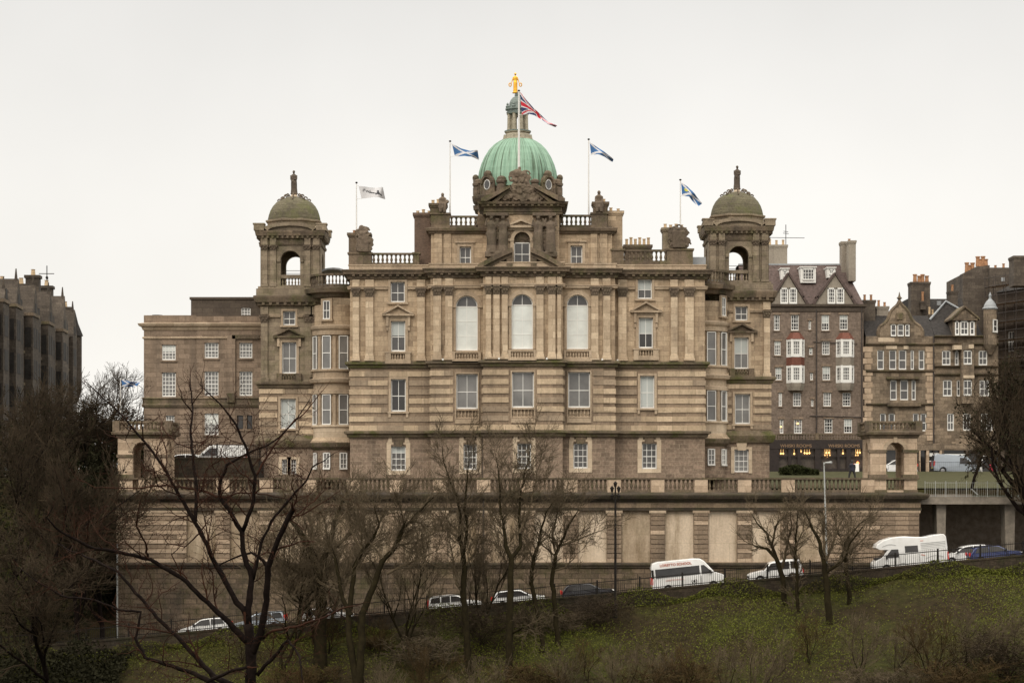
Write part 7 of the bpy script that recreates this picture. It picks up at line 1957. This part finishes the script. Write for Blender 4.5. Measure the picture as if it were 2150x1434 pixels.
traced_tree('small twisted bare tree in front of the white off-road car', [
    [(1420, 1080, 40), (1350, 900, 38), (1340, 760, 34), (1300, 640, 28), (1240, 580, 18), (1160, 560, 10)], [(1300, 640, 24), (1270, 560, 20), (1240, 480, 15), (1180, 420, 10), (1150, 370, 5)], [(1270, 560, 17), (1290, 470, 13), (1320, 400, 9), (1400, 360, 5)], [(1340, 700, 20), (1370, 560, 14), (1400, 430, 8), (1390, 350, 4)]], -20, 56, SL, 1200, 960, dens=.8, tl=(.6, 1.5))
traced_tree('bushy bare tree behind the pale lamp post, with a thick dark trunk', [
    [(1655, 1480, 56), (1640, 1100, 48), (1620, 800, 40), (1600, 640, 32), (1560, 500, 22), (1510, 400, 14), (1480, 340, 6)], [(1610, 640, 20), (1600, 500, 15), (1610, 370, 7)], [(1600, 680, 20), (1660, 560, 15), (1700, 430, 8)], [(1610, 740, 22), (1740, 640, 17), (1770, 540, 12), (1850, 440, 6)], [(1620, 760, 18), (1690, 700, 14), (1720, 600, 8)]], -24, 67, SL, 1200, 960, dens=.9, tl=(.8, 1.8))
traced_tree('slim bare tree before the wall between the off-road car and the lamp post', [
    [(1440, 1200, 26), (1432, 760, 24), (1420, 600, 18), (1432, 430, 11), (1440, 350, 5)], [(1425, 640, 12), (1380, 540, 8), (1370, 450, 4)], [(1425, 560, 11), (1470, 470, 7), (1480, 390, 4)]], -21, 68, SL, 1200, 960, dens=.9, tl=(.6, 1.4))
traced_tree('low bare tree left of the white motorhome', [
    [(440, 1000, 32), (410, 640, 26), (400, 560, 20), (430, 500, 15), (500, 420, 9), (560, 380, 5)], [(405, 580, 13), (380, 520, 9), (350, 440, 5)], [(410, 620, 14), (480, 560, 10), (540, 500, 5)]], -20, 69, SL, 1640, 960, dens=.95, tl=(.8, 1.7))
bare_tree('slim bare tree at the left end of the slope, beside the drainpipe', 590, -24, 1060, 230, 78, SL, kids=(7, 7, 6, 5), r0=.14, h=6, fork=.28, ang=(.4, .85), up=.14, ratio=.6, stems=2, thin=.013)
bare_tree('fine spreading bare tree rising behind the two-stemmed tree, against the pale panels', 660, -20, 1040, 300, 182, SL, kids=(7, 6, 6, 5), r0=.15, h=6, fork=.22, ang=(.4, .85), up=.13, ratio=.6, stems=2, thin=.012)
bare_tree('fine bare tree in front of the wall, left of the tall middle tree', 1015, -20, 1060, 150, 183, SL, kids=(8, 7, 6, 5), r0=.1, h=6, fork=.2, ang=(.4, .8), up=.15, ratio=.55, stems=2, thin=.012)
bare_tree('faint thicket of bare saplings between the two-stemmed tree and the narrow upright one', 850, -22, 1060, 190, 181, SL, kids=(7, 6, 5, 4), r0=.1, h=6, fork=.2, ang=(.4, .8), up=.16, ratio=.55, stems=3, thin=.012)
# dark belt of trees on the left bank
LF = 'dark bare trees on the left bank'
for i, (px, Y, pt, wd, sd) in enumerate(((15, -4, 770, 240, 201), (100, 6, 800, 230, 202), (185, 12, 850, 190, 203), (60, -14, 900, 260, 204), (165, -12, 960, 200, 205), (-30, -20, 980, 260, 206), (110, -24, 1060, 260, 207), (215, -9, 1000, 120, 208), (20, 18, 830, 240, 209))):
    lab = ['tall dark bare tree against the sooty tenement at the far left edge', 'tall dark bare tree beside the foot of the sooty tenement', 'bare tree rising against the pale sky left of the pavilion', 'dense dark tree in front of the tall far-left ones', 'dark tangled tree on the bank left of the banded pier', 'dark tree cut by the left edge of the view', 'low dark spreading tree at the lower left', 'small dark tree against the left pavilion pier', 'rear dark tree behind the far-left bank'][i]
    bare_tree(lab, px, Y, pt, wd, sd, LF, bark=M_BARK, twig=M_TWIGD, kids=(8, 8, 7, 6), r0=.22, h=8, fork=.15, ang=(.4, .9), up=.12, ratio=.58, thin=.022, ivy=500)
bare_tree('fine bare tree on the skyline between the sooty tenement and the office block', 215, 40, 760, 190, 301, None, twig=M_TWIGD, bark=M_BARK, kids=(8, 6, 5, 5), r0=.2, h=7, fork=.1, ang=(.4, .85), up=.12, ratio=.62, thin=.016)
bare_tree('slender bare tree on the skyline just left of the office block', 285, 30, 790, 60, 302, None, twig=M_TWIGD, bark=M_BARK, kids=(9, 6, 5), r0=.12, h=9, fork=.1, ang=(.3, .6), up=.2, ratio=.4, thin=.014)
# right-hand dark trees
RT = 'dark trees at the right edge'
bare_tree('big dark ivy-clad tree leaning in at the right edge', 2185, -6, 700, 190, 401, RT, bark=M_BARK, twig=M_TWIGD, kids=(9, 7, 6, 6), r0=.4, h=10, fork=.15, ang=(.4, .9), up=.1, ratio=.6, thin=.015, ivy=2600, lean=(-.1, 0))
bare_tree('thin bare tree before the shops of the turreted tenement', 2040, 2, 800, 150, 402, RT, bark=M_BARK, twig=M_TWIGD, base=21.4, kids=(7, 6, 5, 5), r0=.14, h=8, fork=.25, ang=(.4, .85), up=.12, ratio=.6, thin=.014)
# one limb of a tree outside the frame reaching in over the deck
lb = thing('leaning_tree', 'dark crooked trunk leaning over the deck lawn from the right edge', 'tree', (X(2180, -5.5), -5.5, zr(44)))
q = MB(); q.tube([(X(2215, -5.5), -5.5, zr(44)), (X(2185, -5.5), -5.5, Z(1100, -5.5)), (X(2150, -5.5), -5.5, Z(1040, -5.5)), (X(2120, -5.5), -5.3, Z(1006, -5.5)), (X(2098, -5.5), -5, Z(975, -5.5)), (X(2062, -5.5), -5, Z(930, -5.5)), (X(2030, -5.5), -5, Z(912, -5.5))], [.45, .38, .33, .22, .16, .1, .05], 10)
q.tube([(X(2108, -5.5), -5.2, Z(985, -5.5)), (X(2125, -5.5), -5.6, Z(930, -5.5)), (X(2150, -5.5), -6, Z(890, -5.5))], [.16, .1, .06], 8); q.build('trunk', M_BARK, lb, smooth=True)
tb = grow(77, kids=(7, 6, 5), r0=.08, h=3, fork=.1, ratio=.6, thin=.014)
q = MB()
for ox, oz, ky in ((2062, 930, .9), (2098, 960, 1.2), (2040, 915, .8), (2130, 925, 1.2)):
    for pts, rad, lv in tb: q.tube([(X(ox, -5) - p.x * ky, -5 + p.y * ky, Z(oz, -5) + p.z * ky * .9) for p in pts], [r * .7 for r in rad], 3, cap=False)
q.build('crown', M_TWIGD, lb)
# hedges
def hedge(label, x0, x1, y0, y1, zf, h, seed, mat=None, n=2600, s=.11, name='hedge', cat='hedge'):
    rr = random.Random(seed); q = MB(); P = []
    for _ in range(n):
        x, y = rr.uniform(x0, x1), rr.uniform(y0, y1); P.append((x, y, zf(x, y) + h * rr.random() ** .7 * (.8 + .25 * math.sin(x * 1.3 + seed))))
    leaf_cloud(q, P, s, rr)
    o = q.build(name, mat or M_HEDGE, origin=((x0 + x1) / 2, (y0 + y1) / 2, zf((x0 + x1) / 2, y0))); tag(o, label, cat); return o
hedge('dark clipped hedge below the restaurant windows, right of the bank', X(1638, 30), X(1720, 30), 30, 31.5, lambda x, y: 22.9, 1.0, 3)
hedge('long dark hedge on the bank beyond the left garden pavilion', X(95, 14), X(300, 14), 14, 17, lambda x, y: 22.4, 4.2, 4, n=7000, s=.16)
hedge('dark evergreen thicket beside the left end of the terrace', X(165, -2), X(243, -2), -4, 4, lambda x, y: ground(x, y) - .2, 9.5, 5, n=9000, s=.15, mat=M_IVY, name='thicket', cat='thicket')
hedge('dark undergrowth filling the far left bank', -64, X(170, -10), -12, 26, lambda x, y: ground(x, y) - .2, 5.5, 6, n=28000, s=.17, mat=M_IVY, name='undergrowth', cat='undergrowth')
hedge('dark shrubs at the foot of the wall at the lower left edge', X(-30, -22), X(260, -22), -26, -18.5, lambda x, y: ground(x, y) - .1, 2.4, 7, n=8000, s=.13, mat=M_IVY, name='shrubbery', cat='shrubs')
# ground cover on the slope: ivy, grass tufts and bramble, uncountable
rng_ = np.random.default_rng(5)
q = MB(); rr = random.Random(12)
def slope_pts(n):
    P = []
    while len(P) < n:
        x, y = rr.uniform(-42, 40), -17.6 - rr.random() ** 1.15 * 22
        m_ = math.sin(x * .33 + 1.7) + math.sin(y * .5 + x * .11) + math.sin(x * .9 + y * .8) * .6
        if rr.random() < .55 + .25 * m_: P.append((x, y, ground(x, y) + rr.random() ** 2 * .55))
        if len(P) % 6 == 0:
            x = rr.uniform(-42, 44); P.append((x, -17.58 - rr.random() * .25, ground(x, -17.6) + rr.random() * 1.5 * (.6 + .4 * math.sin(x * .8))))
    return P
leaf_cloud(q, slope_pts(125000), .056, rr)
o = q.build('ground_cover', M_COVER); structure(o, 'stuff'); o['label'] = 'ivy, rough grass and bramble covering the slope'
# brown twiggy shrubs on the slope
M_SHRB = plain('brown_shrub_twigs', (.034, .022, .011), .95, c2=(.075, .05, .022), scale=1.)
def shrub_mesh(seed, h):
    tb = grow(seed, kids=(6, 5, 4), r0=.02, h=h, fork=.08, ang=(.35, 1.0), up=.04, wob=.28, stems=11, thin=.008, ratio=.6)
    q = MB()
    for pts, rad, lv in tb: q.tube([tuple(p) for p in pts], rad, 3, cap=False)
    return q
sh = []
for i in range(3):
    q = shrub_mesh(500 + i, 1.5 + .3 * i); sh.append(q.build('shrub', [M_TWIG, M_SHRB, M_TWIGD][i], origin=(0, 0, 0)))
rr = random.Random(3); first = [True] * 3
SAP = 'thin bare saplings scattered over the slope'
for i, (px, Y, hh) in enumerate(((820, -33, 4.5), (905, -31, 5), (1010, -35, 5.5), (1180, -34, 4.5), (1235, -31, 3.6), (1300, -35, 5), (1375, -33, 3.8), (1440, -36, 5.2), (1520, -34, 4.2), (1580, -36, 5.6), (1700, -31, 4), (1800, -35, 5.4), (1880, -33, 4), (1950, -36, 5.6), (2030, -33, 4.4), (2100, -35, 5.6), (620, -33, 4.5), (430, -33, 4.8), (340, -31, 4.2), (790, -22, 3.6), (900, -21, 3.4), (1120, -21, 3.2), (690, -21, 3.4), (510, -22, 3.6))):
    if i < 3:
        tb = grow(900 + i, kids=(8, 6, 5), r0=.045, h=3., fork=.12, ang=(.3, .75), up=.12, wob=.2, stems=3, thin=.009, ratio=.55); mz = max(p.z for pts, _, _ in tb for p in pts)
        st = thing('sapling', '', 'sapling', (0, 0, 0), SAP); A, B = MB(), MB()
        for pts, rad, lv in tb: (A if lv == 0 else B).tube([(p.x / mz, p.y / mz, p.z / mz) for p in pts], [r / mz for r in rad], 5 if lv == 0 else 3, cap=False)
        A.build('trunk', M_BARKG, st); B.build('crown', [M_TWIG, M_SHRB, M_TWIG][i], st)
        SAPS = (SAPS if i else []) + [st]
    else: st = copy_tree(SAPS[i % 3])
    x = X(px, Y); st.location = (x, Y, ground(x, Y) - .1); st.scale = (hh * 1.1, hh * 1.1, hh); st.rotation_euler = (0, 0, i * 1.9)
    st['label'] = 'thin bare sapling with fine stems on the %s' % ('slope below the motorhome' if px > 1250 else ('shaded ground beside the roadside wall' if Y > -25 else 'lower slope under the taller bare trees'))
    st['group'] = SAP + (' to the right' if px > 1250 else (' by the wall' if Y > -25 else ' to the left'))
pos = [(560, -30), (640, -27), (830, -34), (905, -24), (930, -33), (1010, -23), (1040, -34), (1130, -32), (1215, -35), (1345, -36), (1400, -35), (1640, -38), (1860, -37), (2010, -38), (2120, -36), (700, -36), (470, -35), (380, -31), (300, -35), (240, -29), (1245, -20.5), (870, -20), (780, -20), (1080, -20), (1160, -20.5)]
kinds = ['grey-brown twiggy shrub', 'reddish-brown twiggy shrub', 'dark twiggy shrub']
for i, (px, Y) in enumerate(pos):
    k = i % 3; o = sh[k]
    if not first[k]: o = sh[k].copy(); COL.objects.link(o)
    first[k] = False
    x = X(px, Y); o.location = (x, Y, ground(x, Y) - .1); s = rr.uniform(.9, 2.); o.scale = (s * rr.uniform(1.2, 1.8), s * 1.5, s * rr.uniform(.5, .8)); o.rotation_euler = (0, 0, rr.uniform(0, 6.28))
    col_ = px / 2150
    if px in (1245, 870, 780, 1080, 1160): o.scale = (s * 1.2, s, s * .5)
    where = 'towards the lower left corner' if col_ < .3 else ('under the middle trees' if col_ < .58 else ('on the grass below the minibus' if col_ < .74 else ('below the motorhome' if col_ < .9 else 'near the lower right corner')))
    o['label'] = '%s on the slope %s' % (kinds[k], where); o['category'] = 'shrub'; o['group'] = '%ss %s' % (kinds[k], where)

# ================================================================ FOREGROUND TREE, close to the camera
FD = -158.
def C(cx_, cy_): return (200 + .4 * cx_, 860 + .4 * cy_)
LIMBS = [
 [(526, 1640, 26), (527, 1500, 24), (526, 1434, 23), (526, 1360, 22), (521, 1310, 20)],
 [(521, 1310, 18), C(800, 1080) + (15,), C(820, 880) + (12.5,), C(775, 740) + (11,), C(770, 640) + (10.5,), C(700, 520) + (9,), C(655, 465) + (8,), C(655, 390) + (7.5,), C(690, 290) + (6.5,), C(800, 230) + (4.2,), C(900, 190) + (3.5,), C(960, 150) + (3,), C(1030, 80) + (2.4,), C(1090, 0) + (2,), (650, 840, 1.5)],
 [C(800, 1080) + (15,), C(740, 1010) + (12,), C(650, 840) + (10.5,), C(570, 680) + (9,), C(525, 595) + (8,), C(440, 450) + (7,), C(370, 320) + (6.2,), C(300, 220) + (5.4,), C(190, 90) + (4.6,), C(110, 0) + (3.8,), (215, 835, 2.8), (185, 806, 1.6)],
 [C(525, 595) + (8,), C(530, 450) + (7.4,), C(525, 350) + (6.4,), C(505, 200) + (5.8,), C(500, 100) + (5,), C(510, 20) + (4.2,), (405, 860, 3.8), (402, 825, 2.8), (399, 786, 1.5)],
 [(403, 865, 3.2), (385, 842, 2.4), (375, 812, 1.4)], [(403, 850, 2.8), (425, 820, 2.2), (422, 795, 1.3)],
 [C(775, 635) + (9.5,), C(790, 600) + (8.5,), C(830, 480) + (7.5,), C(840, 350) + (6.6,), C(800, 220) + (5.4,), C(740, 80) + (4.6,), C(680, 0) + (3.8,), (440, 828, 2.6), (418, 806, 1.4)],
 [C(840, 350) + (5.5,), C(930, 200) + (4.4,), C(1050, 50) + (3.4,), (637, 870, 3), (660, 842, 2.2), (682, 815, 1.4)],
 [(527, 1375, 20), C(870, 1170) + (16,), C(900, 1000) + (14,), C(905, 830) + (12,), C(960, 680) + (11,), C(1035, 530) + (10.5,), C(1040, 522) + (9,)],
 [C(905, 830) + (8,), C(880, 790) + (7,), C(820, 750) + (5,), C(760, 765) + (4,), C(640, 820) + (2.4,)],
 [C(828, 890) + (8,), C(870, 700) + (6,), C(920, 590) + (5.4,), C(1030, 460) + (5,), C(1110, 370) + (4.2,), C(1140, 300) + (3.2,), C(1200, 270) + (2.4,), C(1255, 228) + (1.4,)],
 [C(1110, 370) + (3,), C(1065, 345) + (2.2,), C(1020, 330) + (1.3,)],
 [(524, 1352, 14), C(640, 1060) + (11,), C(450, 880) + (9,), C(290, 785) + (8,), C(120, 745) + (7,), C(0, 730) + (6.2,), (150, 1128, 5), (115, 1106, 3.8), (98, 1086, 2.4), (112, 1062, 1.6)],
 [C(275, 775) + (5,), C(265, 700) + (4,), C(215, 610) + (3.4,), C(235, 490) + (1.8,)],
 [(490, 1440, 14), C(620, 1400) + (12,), C(450, 1210) + (9,), C(280, 1040) + (7.4,), C(120, 850) + (6,), C(0, 790) + (5,), (160, 1160, 3.6), (120, 1142, 2)],
 [(455, 1438, 12), C(480, 1370) + (9,), C(260, 1300) + (7,), C(210, 1200) + (6,), C(240, 1060) + (5,), C(120, 1050) + (4.8,), C(0, 1000) + (4.2,), (130, 1250, 3.6), (80, 1222, 2.8), (40, 1190, 1.6)],
 [C(590, 1425) + (8,), C(700, 1375) + (6.4,), C(800, 1350) + (6,)],
 [C(880, 1200) + (6.4,), C(930, 1160) + (5.6,), C(1050, 1140) + (5,), C(1200, 1090) + (4,), C(1300, 1040) + (3,), C(1390, 1020) + (1.8,)],
 [C(850, 1390) + (9,), C(1010, 1210) + (6,), C(1040, 1240) + (4.6,), C(1075, 1310) + (4,), C(1090, 1420) + (3,)],
 [C(640, 460) + (5.4,), C(560, 425) + (4.6,), C(370, 395) + (3.6,), C(200, 412) + (2.8,), C(0, 410) + (2,), (170, 1008, 1.3)],
 [C(650, 470) + (4.4,), C(760, 435) + (3.4,), C(900, 445) + (2.6,), C(1010, 470) + (1.5,)],
 [C(560, 640) + (3.4,), C(470, 720) + (2.6,), C(380, 700) + (1.8,), C(340, 650) + (1.2,)], [C(455, 880) + (3.4,), C(400, 760) + (2.4,), C(470, 690) + (1.4,)],
 [C(400, 1170) + (4,), C(280, 1150) + (3.4,), C(130, 1130) + (2.4,), (215, 1300, 1.4)],
 [C(440, 450) + (3.4,), C(330, 400) + (2.6,), C(300, 300) + (1.8,), C(330, 200) + (1.2,)], [C(500, 200) + (3,), C(430, 180) + (2.4,), C(360, 110) + (1.8,), C(330, 20) + (1.2,)],
 [C(370, 320) + (3,), C(375, 230) + (2.4,), C(340, 100) + (1.8,), C(370, 20) + (1.2,)], [C(250, 160) + (3,), C(245, 60) + (2.2,), C(255, -20) + (1.3,)], [C(190, 90) + (2.6,), C(160, 160) + (1.8,), C(60, 130) + (1.2,)],
 [C(690, 290) + (3.2,), C(655, 230) + (2.2,), C(690, 130) + (1.4,)], [C(840, 350) + (3.2,), C(900, 250) + (2.4,), C(880, 150) + (1.3,)],
 [(160, 1132, 3.2), (158, 1110, 2.4), (165, 1086, 1.3)], [(185, 1146, 3.2), (183, 1118, 2.6), (186, 1090, 1.8), (178, 1076, 1.2)], [C(280, 1045) + (3,), C(350, 960) + (2.2,), C(450, 900) + (1.2,)],
]
def limb_pt(px, py, t): return Vector((X(px, FD + t), FD + t, Z(py, FD + t)))
ft = thing('foreground_tree', 'dark bare tree with reddish twigs spreading across the lower left, nearest to the viewer', 'tree', (X(526, FD), FD, 14.))
rr = random.Random(41)
A, B, T = MB(), MB(), MB()
k0 = (CAMD + FD) / FPX
def noisy(pts):
    out = []
    for (a, b) in zip(pts, pts[1:]):
        out.append(a)
        n = max(1, int((b[0] - a[0]).length / .12))
        for i in range(1, n):
            t = i / n; p = a[0].lerp(b[0], t); out.append((p + Vector((rr.gauss(0, .008), rr.gauss(0, .008), rr.gauss(0, .008))), a[1] + (b[1] - a[1]) * t))
    out.append(pts[-1]); return out
def twig(p, d, L, r, lv):
    pts, rad = [p.copy()], [r]; cur = p.copy(); dd = d.copy(); n = max(3, int(L / .07))
    for i in range(n):
        dd = (dd + Vector((rr.gauss(0, .2), rr.gauss(0, .2), rr.gauss(.03, .2)))).normalized(); cur = cur + dd * (L / n); pts.append(cur.copy()); rad.append(max(.0022, r * (1 - .7 * (i + 1) / n)))
    T.tube([tuple(q_) for q_ in pts], rad, 4, cap=False)
    for i in range(1, n + 1):      # buds
        if rr.random() < .45: T.ell(tuple(pts[i]), (.006, .006, .011), 5, 3)
    if lv > 0:
        for i in range(1, n):
            if rr.random() < .42:
                ax = Matrix.Rotation(rr.uniform(0, 6.28), 3, dd) @ dd.orthogonal().normalized(); twig(pts[i], (Matrix.Rotation(rr.uniform(.6, 1.1), 3, ax) @ dd), L * rr.uniform(.35, .6), max(.0035, rad[i] * .6), lv - 1)
for li, L in enumerate(LIMBS):
    dep = 0 if li in (0, 1) else rr.uniform(-2.2, 2.2)
    tot = len(L) - 1
    pts = [(limb_pt(px, py, dep * (i / tot) ** 1.0 if li else 0), max(.6, wd) * .5 * k0) for i, (px, py, wd) in enumerate(L)]
    pts = noisy(pts)
    big = L[0][2] > 7
    (A if big else B).tube([tuple(p) for p, r in pts], [r * rr.uniform(.93, 1.1) for p, r in pts], 9 if big else 6)
    for i in range(2, len(pts) - 1):
        p, r = pts[i]
        if r < .06 and rr.random() < (.66 if r < .035 else .36):
            dr = (pts[i + 1][0] - pts[i - 1][0]).normalized(); ax = Matrix.Rotation(rr.uniform(0, 6.28), 3, dr) @ dr.orthogonal().normalized()
            twig(p, (Matrix.Rotation(rr.uniform(.6, 1.2), 3, ax) @ dr), rr.uniform(.3, 1.3) * max(.4, min(1, r / .024)), max(.005, r * .45), 2)
    twig(pts[-1][0], (pts[-1][0] - pts[-2][0]).normalized(), .25, pts[-1][1], 1)
q = MB(); x0 = X(526, FD); A.tube([(x0 + .05, FD, ground(x0, FD) - .3), (x0 + .03, FD, 12.), (x0, FD, Z(1640, FD) + .1)], [.16, .13, .115], 10)
o = len(B.v); B.v += T.v; B.f += [tuple(i + o for i in f) for f in T.f]
A.build('trunk', M_BARK, ft, smooth=True); B.build('crown', M_BARKR, ft, smooth=True)
